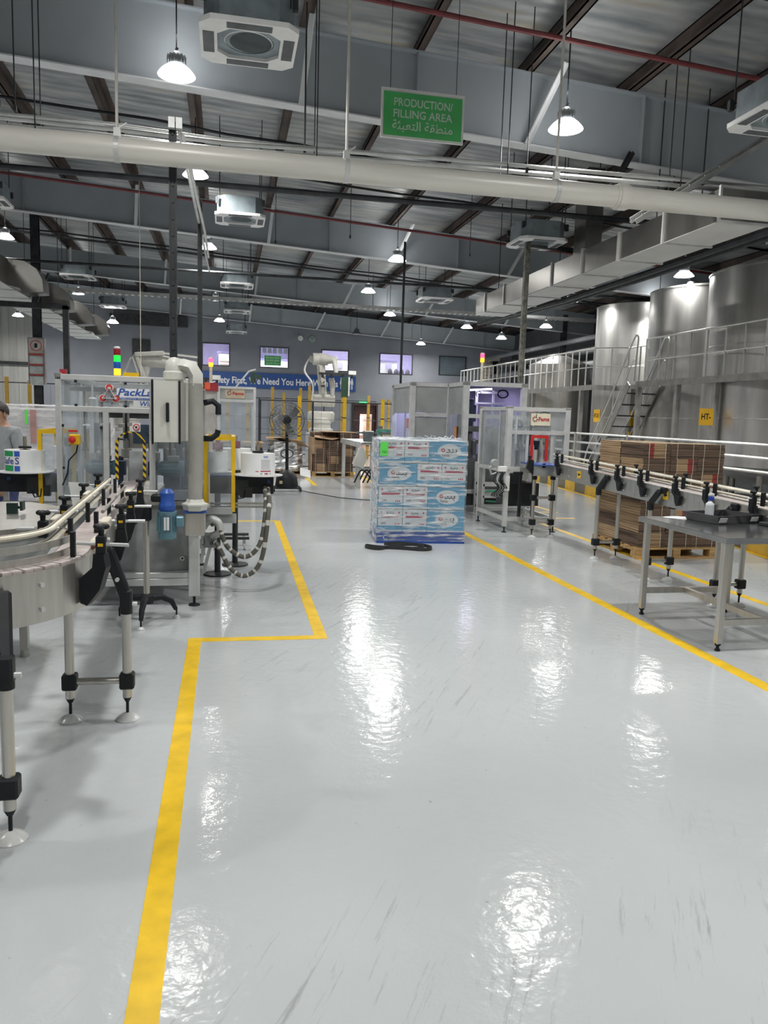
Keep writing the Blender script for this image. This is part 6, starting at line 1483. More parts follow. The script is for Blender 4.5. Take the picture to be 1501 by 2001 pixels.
for y in (8.2, 7.2, 6.1):
    k_ = MB(); k_.box((XB + .05, y, cz(y) + .05), (.04, .05, .10), 0, .005); knob(k_, (XB + .05, y, cz(y) + .10), .026); k_.build('rail_bracket', BLACK, rc)
for y in (9.12, 7.12):
    z = cz(y) - .075; m = MB(); m.bb(XA - .0065, XA - .0045, y - .05, y + .05, z - .045, z + .045); s_ = m.build('arrow_sticker', YEL, rc)
    m = MB(); m.add([(XA - .007, y + .035, z), (XA - .007, y + .005, z + .025), (XA - .007, y + .005, z - .025)], [(0, 1, 2)]); m.bb(XA - .0072, XA - .0066, y - .03, y + .006, z - .01, z + .01); m.build('arrow', BLACK, s_)
def rleg_pair(xa, xb, y, zt, clamps=(.21,), bracket=True):
    for x in (xa, xb):
        lg = support_leg(rc, x, y, zt)
        for zc in clamps:
            m = MB(); m.box((x, y, zc), (.085, .07, .085), 0, .008); m.build('cross_clamp', BLACK, lg)
        if x == xa and bracket:
            m = MB(); m.bar((x, y, zt - .05), (x, y, zt + .05), .058, .058, .01); m.bar((x, y, zt + .03), (x + .01, y - .14, zt + .17), .05, .06, .012); m.box((XA - .02, y - .15, zt + .175), (.03, .10, .07), 0, .012); m.build('leg_bracket', BLACK, lg)
        else:
            m = MB(); m.box((x, y, zt + .0), (.06, .07, .07), 0, .008); m.build('leg_bracket', BLACK, lg)
    for zc in clamps:
        m = MB(); m.cyl((xa, y, zc), (xb, y, zc), .02, 12); m.build('cross_bar', STEEL, rc)
rleg_pair(4.405, 4.68, 8.51, .83); rleg_pair(4.375, 4.64, 7.29, .80); rleg_pair(4.40, 4.66, 6.15, .77); rleg_pair(4.265, 4.545, 10.16, .86, (.57, .22), False)
# blue curved end feeding the filler
m = MB(); m.prism([(4.22, 10.17), (4.60, 10.17), (4.64, 9.85), (4.44, 9.85), (4.42, 9.95), (4.30, 10.0), (4.2, 10.05)], 'Z', 1.03, 1.045)
m.bb(4.22, 4.62, 10.17, 10.6, 1.03, 1.045); m.build('blue_belt', BLUEB, rc)
m = MB(); m.bb(4.20, 4.58, 10.06, 10.07, .885, 1.04); m.bb(4.22, 4.60, 10.1, 10.6, .97, 1.03); m.build('guard_plate', ALUGREY, rc)
m = MB(); m.bb(4.33, 4.37, 10.035, 10.06, 1.0, 1.06); m.build('plate_clip', BLACK, rc); m = MB(); m.prism([(4.10, 1.0), (4.2, .90), (4.2, 1.10), (4.13, 1.12)], 'Y', 10.05, 10.1); knob(m, (4.15, 10.08, 1.12), .025); m.build('rail_bracket', BLACK, rc)
# ------------------------------------------------------------------ capping enclosure with cream sign
fm = thing('capping_machine', 'capping machine in a scuffed clear enclosure with a cream sign behind the wrapped load', 'machine', (4.45, 11.2, 0))
FA, FB, FY, FZ = 4.03, 4.93, 10.64, 11.84
for x, y in ((FA, FY), (4.80, FY), (FA, FZ), (4.80, FZ)):
    m = MB(); m.bb(x - .03, x + .03, y - .03, y + .03, .09, .93); p_ = m.build('leg', GALV, fm)
    f = MB(); f.cyl((x, y, 0), (x, y, .1), .011, 8); f.lathe((x, y, 0), [(.04, 0), (.035, .01), (.012, .02)], 14); f.build('foot', BLACK, p_)
m = MB()
for z in (.20, .91): m.bar((FA, FY, z), (4.80, FY, z), .055); m.bar((FA, FZ, z), (4.80, FZ, z), .055); m.bar((FA, FY, z), (FA, FZ, z), .055); m.bar((4.80, FY, z), (4.80, FZ, z), .055)
m.build('base_frame', GALV, fm)
for x, y in ((FA, FY), (FB, FY), (FA, FZ), (FB, FZ)):
    m = MB(); m.bb(x - .04, x + .04, y - .04, y + .04, .93, 1.82, .004); p_ = m.build('post', ALU, fm)
    f = MB(); f.box((x, y, 1.835), (.085, .085, .03), 0, .006); f.build('corner_cap', mat('grey_cap', (.25, .25, .24)), p_)
m = MB()
for z in (1.815,): m.bar((FA, FY, z), (FB, FY, z), .06, .055); m.bar((FA, FZ, z), (FB, FZ, z), .06, .055); m.bar((FA, FY, z), (FA, FZ, z), .055); m.bar((FB, FY, z), (FB, FZ, z), .055)
m.bar((FA, FY, 1.475), (FB, FY, 1.475), .06, .055); m.bar((FA, FY, .95), (FB, FY, .95), .04); m.bar((4.32, FY, .95), (4.32, FY, 1.45), .04); m.bar((4.70, FY, .95), (4.70, FY, 1.45), .04); m.bar((FA, FY + .35, .95), (FA, FY + .35, 1.8), .03)
m.build('rails', ALU, fm)
m = MB(); m.bb(FA - .006, FA, FY + .04, FZ - .04, .95, 1.80); m.build('side_panel', ACRYLD, fm)
m = MB(); m.bb(FA + .04, FB - .04, FY - .004, FY + .002, 1.50, 1.79); m.build('upper_panel', ACRYL, fm)
m = MB(); m.bb(FA + .04, 4.30, FY - .004, FY + .002, .97, 1.45); m.build('clear_panel', ACRYL, fm)
m = MB(); m.bb(4.72, FB - .04, FY - .004, FY + .002, .97, 1.45); m.build('clear_panel', ACRYL, fm)
m = MB(); m.bb(4.37, 4.41, FY - .03, FY - .01, 1.06, 1.44); m.bb(4.60, 4.64, FY - .03, FY - .01, 1.06, 1.44); m.bb(4.41, 4.60, FY - .03, FY - .01, 1.40, 1.44); m.build('red_door_frame', RED, fm)
m = MB(); m.bb(4.345, 4.64, 10.595, 10.60, 1.585, 1.755); m.bar((4.56, 10.61, 1.75), (4.56, 10.61, 1.80), .02, .02); m.build('sign_stem', YEL, fm) if False else None
fams_sign(fm, 4.345, 4.645, 10.60, 1.582, 1.755, SIGNC)
m = MB(); m.bb(FA + .03, FB - .03, FY + .05, FZ - .05, .93, .95); m.build('deck_plate', STEEL, fm)
for k in range(5):
    x = 4.18 + k * .15; m = MB(); m.lathe((x, 11.2, .95), [(.035, 0), (.04, .05), (.04, .3), (.02, .36), (.025, .5), (.05, .52), (.05, .62), (.02, .66)], 14); m.build('capping_head', ALU, fm, smooth=True)
m = MB(); m.bar((4.1, 11.2, 1.62), (4.85, 11.2, 1.62), .09, .06); m.bar((4.1, 11.0, 1.55), (4.6, 11.0, 1.55), .04, .03); m.bb(4.62, 4.85, 11.0, 11.3, 1.48, 1.58); m.bb(4.2, 4.27, 11.4, 11.46, .95, 1.75); m.bb(4.66, 4.73, 11.4, 11.46, .95, 1.75); m.build('bridge', STEEL, fm)
for k in range(4):
    x = 4.1 + k * .12; m = MB(); m.bb(x, x + .05, 10.95 + .05 * (k % 2), 11.02 + .05 * (k % 2), .95, 1.25 + .12 * (k % 3)); m.cyl((x + .02, 10.9, 1.3), (x + .02, 10.9, 1.7), .022, 8); m.build('cap_chute', [mat('steel_dark', (.14, .145, .15), .4, .6), WHITE, ALUGREY, mat('steel_dark', (.14, .145, .15))][k], fm)
m = MB(); m.bb(4.08, 4.9, 11.75, 11.79, .95, 1.5); m.bb(4.1, 4.5, 11.5, 11.7, 1.3, 1.45); m.build('rear_guard', mat('mid_grey_sheet', (.26, .27, .28), .5, .2), fm)
m = MB(); m.bb(4.12, 4.5, 11.3, 11.6, .96, 1.18); m.bb(4.55, 4.8, 11.3, 11.6, 1.2, 1.34); m.build('gearbox', mat('navy_metal', (.03, .045, .08)), fm)
m = MB(); m.lathe((4.41, 10.72, 1.785), [(.02, 0), (.02, .012)], 12); m.build('indicator', glow('red_indicator', (1, .05, .1), 4), fm)
m = MB(); m.tube([(4.62 + .08 * math.cos(2 * PI * k / 16), 10.75, 1.75 + .03 * math.sin(2 * PI * k / 16)) for k in range(16)], .008, 5, closed=True); m.build('coiled_cable', BLACK, fm)
m = MB(); m.bb(3.86, 4.0, 10.55, 10.62, .90, .98, .006); m.bb(3.98, 4.06, 10.58, 10.6, .62, .84); vb = m.build('valve_block', WHITE, fm)
for k in range(7):
    m = MB(); x = 3.88 + .02 * k
    m.tube(smooth_pts([(x, 10.6, .91), (x - .08 + .03 * (k % 3), 10.55, .78), (x + .02, 10.58, .66), (x - .05, 10.7, .55), (x + .1, 10.9, .5)], 5), .009, 5); m.build('air_hose', [BLACK, ALUGREY][k % 2], vb)
m = MB(); m.lathe((3.83, 10.62, 1.02), [(.05, -.05), (.06, -.03), (.06, .03), (.04, .05)], 14, axis='Y'); m.tube([(3.83, 10.6, 1.02), (3.75, 10.6, .95), (3.78, 10.6, .86), (3.86, 10.6, .88)], .018, 8); m.build('regulator', ALUGREY, fm)
m = MB(); m.bb(4.12, 4.26, 10.58, 10.66, .86, .90); m.box((4.15, 10.62, .80), (.12, .08, .14), 0, .01); m.build('junction_box', BLACK, fm)
m = MB(); m.bb(4.2, 4.7, 11.0, 11.5, .35, .7); m.bb(4.3, 4.34, 10.8, 10.84, .2, .9); m.bb(4.55, 4.59, 10.9, 10.94, .2, .9); m.build('drive_box', DKMETAL, fm)
# ------------------------------------------------------------------ large filler cabinet
fc = thing('filler_cabinet', 'tall filler cabinet of aluminium profiles, lit violet inside, behind the capping machine', 'machine', (4.3, 14.5, 0))
ZT = 2.30
PT = [(3.45, 14.25), (4.17, 14.25), (4.17, 13.2), (5.25, 13.2), (5.25, 15.85), (3.45, 15.85)]
for x, y in PT:
    m = MB(); m.bb(x - .05, x + .05, y - .05, y + .05, .1, ZT - .06, .005); p_ = m.build('post', ALU, fc)
    f = MB(); f.box((x, y, ZT - .03), (.105, .105, .06), 0, .006); f.build('corner_cap', mat('grey_cap', (.25, .25, .24)), p_)
    f = MB(); f.cyl((x, y, 0), (x, y, .1), .02, 8); f.build('foot', BLACK, p_)
m = MB()
for i in range(6):
    a, b_ = PT[i], PT[(i + 1) % 6]
    m.bar((*a, ZT - .035), (*b_, ZT - .035), .07, .07); m.bar((*a, .35), (*b_, .35), .07, .07)
    if i in (0, 2): m.bar((*a, 1.70), (*b_, 1.70), .07, .07)
m.build('rails', ALU, fc)
m = MB(); m.bb(3.50, 4.12, 14.24, 14.25, 1.74, ZT - .07); m.build('front_panel', ALUGREY, fc)
m = MB(); m.bb(3.50, 4.12, 14.24, 14.25, .39, 1.66); m.build('front_panel', ALUGREY, fc)
m = MB(); m.bb(4.165, 4.175, 13.25, 14.2, 1.72, ZT - .07); m.build('return_panel', ALUGREY, fc)
m = MB(); m.bb(4.167, 4.173, 13.25, 14.2, .6, 1.72); m.build('return_window', ACRYLD, fc)
m = MB(); m.bb(3.445, 3.455, 14.3, 15.8, 1.72, ZT - .07); m.build('side_panel', ALUGREY, fc)
m = MB(); m.bb(3.447, 3.453, 14.3, 15.8, .4, 1.72); m.build('side_window', ACRYL, fc)
m = MB(); m.bb(5.245, 5.255, 13.25, 15.8, .4, ZT - .07); m.bb(3.5, 5.2, 15.845, 15.855, .4, ZT - .07); m.bb(3.45, 5.25, 14.25, 15.85, ZT, ZT + .01); m.bb(4.17, 5.25, 13.2, 14.25, ZT, ZT + .01); m.build('back_panel', mat('violet_grey_panel', (.42, .40, .52), .5, 0, .05), fc)
m = MB(); m.bar((3.47, 14.9, .4), (3.47, 14.9, 2.0), .03); m.bar((3.47, 14.4, 2.0), (3.47, 15.7, 2.0), .03); m.bb(3.40, 3.43, 14.28, 14.33, 1.95, 2.05); m.build('door_frame', ALU, fc)
m = MB(); m.cyl((4.35, 13.6, 2.17), (4.75, 13.5, 2.20), .016, 10); m.build('tube_lamp', glow('violet_tube', (.86, .84, 1), 9), fc)
for lx, ly, e_ in ((4.6, 13.9, 8), (3.85, 15.2, 20)):
    l = bpy.data.lights.new('cabinet_light', 'AREA'); l.size = .5; l.energy = e_; l.color = (.72, .66, 1)
    o = bpy.data.objects.new('cabinet_light', l); COL.objects.link(o); o.location = (lx, ly, 2.22)
m = MB(); m.bb(4.20, 4.42, 13.5, 13.8, 1.35, 2.02, .02); m.cyl((4.3, 13.6, .4), (4.3, 13.6, 1.4), .07, 12); m.bb(4.36, 4.5, 13.6, 13.7, 1.6, 1.9); m.build('filling_head', mat('navy_metal', (.03, .045, .08)), fc)
m = MB(); m.bb(4.62, 4.66, 14.0, 14.04, .4, 2.2); m.bb(4.95, 4.99, 14.0, 14.04, .4, 2.2); m.bar((4.62, 14, 2.15), (5.2, 14, 2.15), .04); m.bar((4.62, 14.0, 1.95), (5.2, 14.0, 1.95), .03); m.build('inner_frame', ALU, fc)
m = MB(); m.tube([(5.0 + .1 * math.cos(a), 13.6, 2.12 + .07 * math.sin(a)) for a in [k * PI / 8 for k in range(17)]], .014, 6); m.build('cable_loop', BLACK, fc); m = MB(); m.tube([(4.5 + .05 * math.cos(a), 13.5, 2.1 + .05 * math.sin(a)) for a in [k * PI / 6 for k in range(9)]], .008, 5); m.build('cable_loop', BLACK, fc)
m = MB(); m.bb(4.80, 4.96, 13.45, 13.6, 1.83, 1.90); m.build('blue_bin', BLUE, fc)
m = MB(); m.bb(4.25, 4.7, 13.3, 13.34, 1.42, 1.52); m.bb(4.25, 4.7, 13.4, 13.44, 1.2, 1.27); m.bb(4.3, 4.36, 13.35, 13.4, .5, 1.4); m.bb(4.55, 4.59, 13.35, 13.4, .5, 1.4); m.lathe((4.4, 13.35, 1.0), [(.04, 0), (.05, .1), (.05, .25), (.02, .3)], 12); m.build('lower_mechanism', mat('steel_dark', (.14, .145, .15), .4, .6), fc)
m = MB(); m.bb(3.6, 5.1, 14.6, 15.6, .4, .95); m.bb(3.7, 3.8, 14.7, 14.8, .95, 1.7); m.bb(3.9, 4.0, 14.9, 15.0, .95, 1.9); m.bar((3.75, 14.7, 1.3), (4.1, 14.9, 1.5), .05); m.bar((3.65, 15.0, 1.8), (3.75, 14.9, 1.45), .02); m.build('filler_body', mat('steel_dark', (.14, .145, .15)), fc)
m = MB(); m.bb(3.56, 3.58, 14.9, 15.2, 1.42, 1.62); m.build('red_tag', RED, fc)
m = MB(); m.tube(smooth_pts([(4.15, 13.6, 1.5), (4.12, 13.5, 1.3), (4.13, 13.4, 1.1), (4.16, 13.3, .95)], 6), .008, 5); m.bb(4.145, 4.16, 13.6, 13.75, 1.25, 1.5, mi=1); m.build('orange_hose', [BLACK, mat('orange_paint', (.75, .28, .05), .5)], fc)
m = MB(); m.bb(4.17, 5.25, 13.2, 14.2, .10, .3); m.bb(3.6, 4.1, 13.7, 14.1, .1, .6); m.build('plinth', DKMETAL, fc)
m = MB(); m.bb(4.22, 5.2, 13.19, 13.2, .39, .95); m.build('lower_front_panel', mat('steel_dark', (.14, .145, .15)), fc)
m = MB(); m.bb(3.62, 4.08, 12.7, 13.9, .06, .55, .01); m.bb(3.7, 4.0, 12.8, 13.6, .55, .95, .01); m.cyl((3.78, 12.75, .6), (3.78, 12.75, 1.15), .05, 12); m.bb(3.9, 3.98, 12.65, 12.7, .3, 1.1); m.build('transfer_unit', DKMETAL, fc)
for k in range(5):
    m = MB(); m.tube(smooth_pts([(3.70 + .07 * k, 12.66, 1.0), (3.66 + .08 * k, 12.55, .8), (3.74 + .05 * k, 12.6, .6), (3.68 + .08 * k, 12.68, .4)], 5), .012, 5); m.build('air_hose', [BLACK, ALUGREY, STEEL][k % 3], fc)
m = MB(); m.lathe((3.42, 11.4, .10), [(.10, -.04), (.10, .04)], 18, axis='X'); m.bar((3.42, 11.4, .1), (3.6, 11.45, .4), .05); tag(m.build('hand_truck_wheel', RUBBER), 'black truck wheel peeking out behind the wrapped cartons', 'wheel')
tower(4.49, 13.35, 2.30, [('amber_lens', (1, .42, .02), 3.0), ('red_lens_lit', (1, .05, .12), 4.0)], 'signal tower with red and amber lit on the filler cabinet', seg=.075, r=.035, pole=.36)
# under-frame clutter right of the capping machine
t = thing('steel_trolley', 'low steel trolley with green and black rails behind the conveyor leg', 'trolley', (4.75, 12.8, 0))
m = MB()
for z in (.12, .32, .52): m.bar((4.35, 12.6, z), (5.2, 12.6, z), .05, .04); m.bar((4.35, 13.0, z), (5.2, 13.0, z), .05, .04)
for x in (4.35, 5.2):
    for y in (12.6, 13.0): m.bar((x, y, .0), (x, y, .9), .05)
m.build('frame', GALV, t)
m = MB(); m.bar((4.4, 12.56, .42), (5.15, 12.56, .44), .03); m.bar((4.4, 12.55, .25), (5.2, 12.55, .2), .02); m.build('green_rails', mat('green_rail', (.05, .28, .16), .5), t)
# ------------------------------------------------------------------ steel work table and what lies on it
t = thing('work_table', 'stainless steel work table at the right edge', 'table', (4.2, 5.45, 0))
TX0, TX1, TY0, TY1, TZ = 3.54, 4.41, 4.86, 6.08, .85
m = MB(); m.bb(TX0, TX1, TY0, TY1, TZ - .045, TZ, .004); m.build('table_top', mat('table_stainless', (.42, .43, .445), .17, .9, .08, 4, rvar=.05), t)
for x, y in ((3.565, 5.96), (3.57, 4.90), (4.385, 5.96), (4.385, 4.90)):
    m = MB(); m.bb(x - .022, x + .022, y - .022, y + .022, .055, TZ - .045); lg = m.build('leg', STEEL, t)
    f = MB(); f.lathe((x, y, 0), [(.02, 0), (.022, .012), (.012, .02), (.012, .035), (.022, .045), (.024, .058)], 14); f.build('foot', BLACK, lg)
m = MB(); m.bb(3.585, 4.365, 5.94, 5.98, .19, .235); m.build('stretcher', STEEL, t)
m = MB(); m.bb(3.59, 4.365, 4.89, 4.93, .19, .235); m.build('stretcher', STEEL, t)
m = MB(); m.bar((3.97, 5.94, .212), (3.97, 4.91, .212), .04, .045); m.build('stretcher', STEEL, t)
TM = Matrix.Translation((4.13, 5.76, .851)) @ Matrix.Rotation(math.radians(13), 4, 'Z')
t = thing('plastic_tray', 'shallow black plastic tray with two white labels on the steel table', 'tray', (4.13, 5.76, .851), math.radians(13))
m = MB(); hx, hy = .25, .19
b0_ = [(-hx + .025, -hy + .025), (hx - .025, -hy + .025), (hx - .025, hy - .025), (-hx + .025, hy - .025)]; t0_ = [(-hx, -hy), (hx, -hy), (hx, hy), (-hx, hy)]
vs = [(x, y, 0) for x, y in b0_] + [(x, y, .07) for x, y in t0_] + [(x * .94, y * .92, .07) for x, y in t0_] + [(x * .96, y * .94, .008) for x, y in b0_]
fs = [(0, 1, 2, 3), (12, 13, 14, 15)]
for k in range(4):
    q = (k + 1) % 4; fs += [(k, q, 4 + q, 4 + k), (4 + k, 4 + q, 8 + q, 8 + k), (8 + k, 8 + q, 12 + q, 12 + k)]
m.add(vs, fs); m.build('tray_body', mat('black_tray', (.011, .012, .014), .4, 0, .1), t, local=True)
for x in (-.19, .17):
    m = MB(); m.box((0, 0, 0), (.085, .002, .04), M=Matrix.Translation((x, -.186, .036)) @ Matrix.Rotation(math.radians(19), 4, 'X')); lb = m.build('label', PAPER, t, local=True)
m = MB(); m.box((.33, .05, .02), (.12, .2, .03), .2, .008); m.box((.36, .16, .025), (.05, .05, .04), 0, .008); tag(m.build('black_clamp_part', RUBBER), 'flat black fitting right of the tray on the steel table', 'part') if False else None
m = MB(); m.box((4.355, 5.44, .866), (.09, .16, .03), .2, .006); tag(m.build('black_pouch', RUBBER), 'flat black pouch on the steel table right of the tray', 'pouch')
t = thing('spray_bottle', 'white plastic bottle with a blue and white trigger cap in the black tray', 'bottle', (4.05, 5.82, .86))
m = MB(); m.lathe((4.05, 5.82, .861), [(.030, 0), (.036, .004), (.036, .115), (.034, .13), (.014, .15), (.013, .165)], 24); m.build('flask', mat('translucent_white', (.66, .69, .74), .35, 0, .03), t, smooth=True)
m = MB(); m.lathe((4.05, 5.82, 1.020), [(.016, 0), (.017, .03), (.014, .04)], 16); m.box((4.065, 5.815, 1.035), (.035, .018, .03), 0, .004); m.build('collar', mat('cap_blue', (.03, .08, .42), .4), t)
m = MB(); m.bar((4.03, 5.82, 1.066), (4.08, 5.815, 1.07), .02, .022, .004); m.bar((4.075, 5.815, 1.065), (4.085, 5.812, 1.03), .008, .012); m.build('trigger_head', WHITE, t)
for pts, lab in (([(3.76, 6.03, .852), (3.92, 5.86, .852), (4.0, 5.95, .853), (3.9, 6.06, .852)], 'upper white paper sheet by the tray on the steel table'), ([(3.72, 6.0, .8505), (3.84, 5.84, .8505), (3.93, 5.90, .8505), (3.80, 6.05, .8505)], 'lower white paper sheet near the left edge of the steel table')):
    sheet(pts, .0006, PAPER, 'paper_sheet', lab, 'paper')
# ------------------------------------------------------------------ tanks, walkway, stair, rails
m = MB(); m.bb(13.6, 13.8, 6, 36, 0, 5.7); struct(m.build('wall_tank_bay', mat('tank_bay_dark', (.10, .105, .11), .8, 0, .1)), 'dark wall behind the tall tanks')  # dark wall added where only shade lies behind the tanks
def tank(x, y, r, z0, z1, label, dome=.3, plate=None, seams=(1.8, 3.2), polished=False):
    t = thing('storage_tank', label, 'tank', (x, y, 0))
    m = MB(); m.lathe((x, y, 0), [(r * .5, z0 * .5 + .1), (r, z0), (r, z1)], 72, caps=False); m.build('shell', STEEL if polished else TANK, t, smooth=True)
    m = MB(); m.lathe((x, y, z1), [(r, 0), (r * 1.012, .0), (r * 1.012, .03), (r * .98, .05), (r * .5, dome * .7), (.25, dome), (.0, dome)], 72, caps=False); m.build('roof', TANK, t, smooth=True)
    m = MB()
    for z in seams: m.lathe((x, y, z), [(r + .002, -.012), (r + .006, 0), (r + .002, .012)], 72, caps=False)
    m.build('weld_seam', STEEL, t, smooth=True)
    for a in range(4):
        aa = a * PI / 2 + .5; m = MB(); m.cyl((x + r * .72 * math.cos(aa), y + r * .72 * math.sin(aa), 0), (x + r * .72 * math.cos(aa), y + r * .72 * math.sin(aa), z0 + .05), .06, 10); m.build('leg', STEEL, t)
    m = MB(); m.cyl((x, y, .0), (x, y, z0 * .5 + .12), .06, 10); m.build('outlet', STEEL, t)
    if plate:
        body, az, zc, sz = plate
        m = MB(); aw = sz / r / 2; k = 6; vs = []
        for i in range(k + 1):
            a = az - aw + 2 * aw * i / k
            for rr in (r + .002, r + .006):
                for zz in (zc - sz * .52, zc + sz * .52): vs.append((x + rr * math.cos(a), y + rr * math.sin(a), zz))
        fs = []
        for i in range(k):
            o_ = i * 4; fs += [(o_ + 2, o_ + 6, o_ + 7, o_ + 3), (o_, o_ + 4, o_ + 5, o_ + 1), (o_ + 1, o_ + 5, o_ + 7, o_ + 3), (o_, o_ + 4, o_ + 6, o_ + 2)]
        m.add(vs, fs); p_ = m.build('name_plate', mat('plate_amber', (.80, .45, .03), .5, 0, .04), t)
        if body:
            m = MB(); put_text(m, body, (x, y, zc), sz * .5, bold=.02, wrap=(r + .009, az), width=sz * .78); m.build('lettering', BLACK, p_)
    return t
tank(11.1, 13.5, 1.75, .9, 4.62, 'nearest tall stainless tank at the right edge, with a pale conical roof', .5)
tank(11.1, 16.65, 1.3, .9, 4.72, 'second tall stainless tank, between the first tank and the streaky bright one', .2)
tank(11.55, 20.5, 1.2, .9, 4.88, 'third tall tank with a bright streaky top, left of the other tall tanks', .15, ('HT-01', math.radians(184), 1.84, .34))
tank(11.1, 24.8, 1.02, 1.15, 3.5, 'short polished tank behind the far walkway railing', .35, None, (2.0,), True)
tank(12.2, 27.6, 1.0, 1.15, 3.3, 'low polished tank farthest along the walkway', .3, None, (2.0,), True)
m = MB(); m.tube([(10.45, 12.6, 4.65), (10.45, 12.6, 5.0), (10.42, 12.6, 5.06), (10.34, 12.6, 5.08), (10.27, 12.6, 5.05), (10.26, 12.6, 4.96)], .035, 10); tag(m.build('vent_pipe', WHITE, smooth=True), 'white swan neck vent on the roof of the nearest tank', 'vent pipe')
m = MB(); m.lathe((10.2, 16.0, 4.72), [(.10, 0), (.10, .06), (.07, .12), (0, .14)], 16); tag(m.build('tank_hatch', DKMETAL, smooth=True), 'small dark round hatch on the second tank roof', 'hatch')
pipe('vent_line', [(9.6, 12.8, 4.98), (10.6, 12.2, 5.0), (13.55, 12.0, 5.1)], .025, WHITE, 'thin pale pipe along the roof of the nearest tank')
PLAT = mat('walkway_steel', (.40, .39, .37), .5, .4, .12, 4)
RAILM = mat('rail_stainless', (.72, .72, .70), .3, .7, .05, 6)
t = thing('walkway_platform', 'raised steel walkway in front of the tall tanks', 'walkway', (9.9, 14, 0))
for a, b_, x0, x1 in ((18.5, 30.0, 9.2, 10.0), (8.0, 16.3, 9.2, 9.33), (16.3, 18.5, 9.9, 10.0)):
    m = MB(); m.bb(x0, x1, a, b_, 2.56, 2.6); m.bb(x0 - .02, x0 + .03, a, b_, 2.48, 2.61); m.bb(x0, x1, a - .03, a, 2.48, 2.61); m.build('deck', PLAT, t)
for y, x in ((19.14, 9.23), (22.4, 9.23), (26, 9.23), (16.25, 9.25), (14.7, 9.25), (13.4, 9.25), (10.6, 9.25)):
    m = MB(); m.bb(x - .05, x + .05, y - .05, y + .05, 0, 2.5); m.build('post', PLAT, t)
def railing(pts, step, label, hgt=.93, z0=2.6, r=.017):
    t = thing('walkway_railing', label, 'railing', (*pts[0], z0))
    m = MB(); m.tube([(x, y, z0 + hgt) for x, y in pts], .021, 8); m.build('top_rail', RAILM, t, smooth=True)
    m = MB(); m.tube([(x, y, z0 + hgt * .5) for x, y in pts], r * .8, 6); m.build('mid_rail', RAILM, t, smooth=True)
    for i in range(len(pts) - 1):
        a, b_ = V(pts[i]), V(pts[i + 1]); n = max(1, round((b_ - a).length / step))
        for k in range(n + (i == len(pts) - 2)):
            p = a.lerp(b_, k / n); m = MB(); m.bb(p.x - .013, p.x + .013, p.y - .013, p.y + .013, z0, z0 + hgt); m.build('baluster', RAILM, t)
    return t
railing([(9.22, 30.0), (9.22, 18.52)], .42, 'long railing of the far walkway with close balusters')
railing([(9.25, 18.52), (9.9, 18.0), (9.92, 16.35)], .5, 'short railing in the recess before the streaky tank')
railing([(9.22, 16.0), (9.22, 8.1)], .55, 'railing of the near walkway in front of the two nearest tanks')
t = thing('steel_stair', 'steep steel stair with open treads rising to the near walkway', 'stair', (9.55, 17.2, 0))
SX0, SX1 = 9.0, 9.75
for x in (SX0, SX1):
    m = MB(); m.bar((x, 16.28, 2.56), (x, 18.25, 0.02), .03, .16); m.build('stringer', PLAT, t)
for k in range(9):
    f = (k + .8) / 10; y = 16.28 + 1.97 * f; z = 2.56 * (1 - f)
    m = MB(); m.bb(SX0 + .015, SX1 - .015, y - .10, y + .10, z - .03, z); m.build('tread', DKMETAL, t)
for x in (SX0, SX1):
    m = MB(); P_ = smooth_pts([(x, 16.05, 2.6), (x, 16.0, 3.3), (x, 15.98, 3.55), (x, 16.06, 3.60), (x, 16.25, 3.45), (x, 17.3, 2.0), (x, 18.2, .85), (x, 18.3, .05)], 6); m.tube(P_, .02, 8); m.tube([(x, 16.1, 3.1), (x, 17.3, 1.5), (x, 18.25, .45)], .014, 6); m.build('handrail', RAILM, t, smooth=True)
    for f in (.35, .7):
        y = 16.28 + 1.97 * f; m = MB(); m.cyl((x, y, 2.56 * (1 - f)), (x, y, 2.56 * (1 - f) + .92), .014, 6); m.build('baluster', RAILM, t)
t = thing('tank_sign', 'amber tank number sign fixed beside the walkway post before the nearest tank', 'sign', (9.05, 13.36, 1.67))
m = MB(); m.bb(8.90, 9.20, 13.34, 13.35, 1.66, 1.98); m.build('plate', mat('plate_amber', (.8, .45, .03)), t)
m = MB(); put_text(m, 'HT-', (9.04, 13.337, 1.82), .16, bold=.02, width=.2); m.build('lettering', BLACK, t)
t = thing('guard_rail', 'low three bar stainless guard rail before the tanks', 'railing', (8.3, 13, 0))
for z in (.95, 1.17, 1.38):
    m = MB(); m.tube([(8.35, 19, z), (8.3, 14, z), (8.2, 8, z)], .024, 8); m.build('rail', RAILM, t, smooth=True)
for y in (18.6, 17.4, 14.9, 12.4, 9.9):
    m = MB(); m.bb(8.28, 8.34, y - .03, y + .03, .2, 1.4); m.build('post', RAILM, t)
m = MB(); KP = [(6.55, 7.0), (6.79, 8.48), (7.22, 10.9), (7.65, 13.3), (8.06, 15.7), (8.25, 17.7), (8.4, 20.7), (9.3, 25.5)]
seg = []
for i in range(len(KP) - 1):
    a, b_ = V(KP[i]), V(KP[i + 1]); n = max(1, round((b_ - a).length / .6))
    for k in range(n): seg.append((a.lerp(b_, k / n), a.lerp(b_, (k + 1) / n)))
for k, (a, b_) in enumerate(seg):
    d = (b_ - a).normalized(); c_ = (a + b_) / 2; nrm = V((d.y, -d.x))
    c_ = c_ + nrm * .075; m.box((c_.x, c_.y, .11), ((b_ - a).length, .15, .22), math.atan2(d.y, d.x), 0, k % 2)
struct(m.build('kerb', [mat('kerb_yellow', (.62, .40, .04), .6, 0, .1), mat('kerb_dark', (.16, .15, .12), .7, 0, .15)]), 'kerb painted in yellow and dark blocks before the tanks')
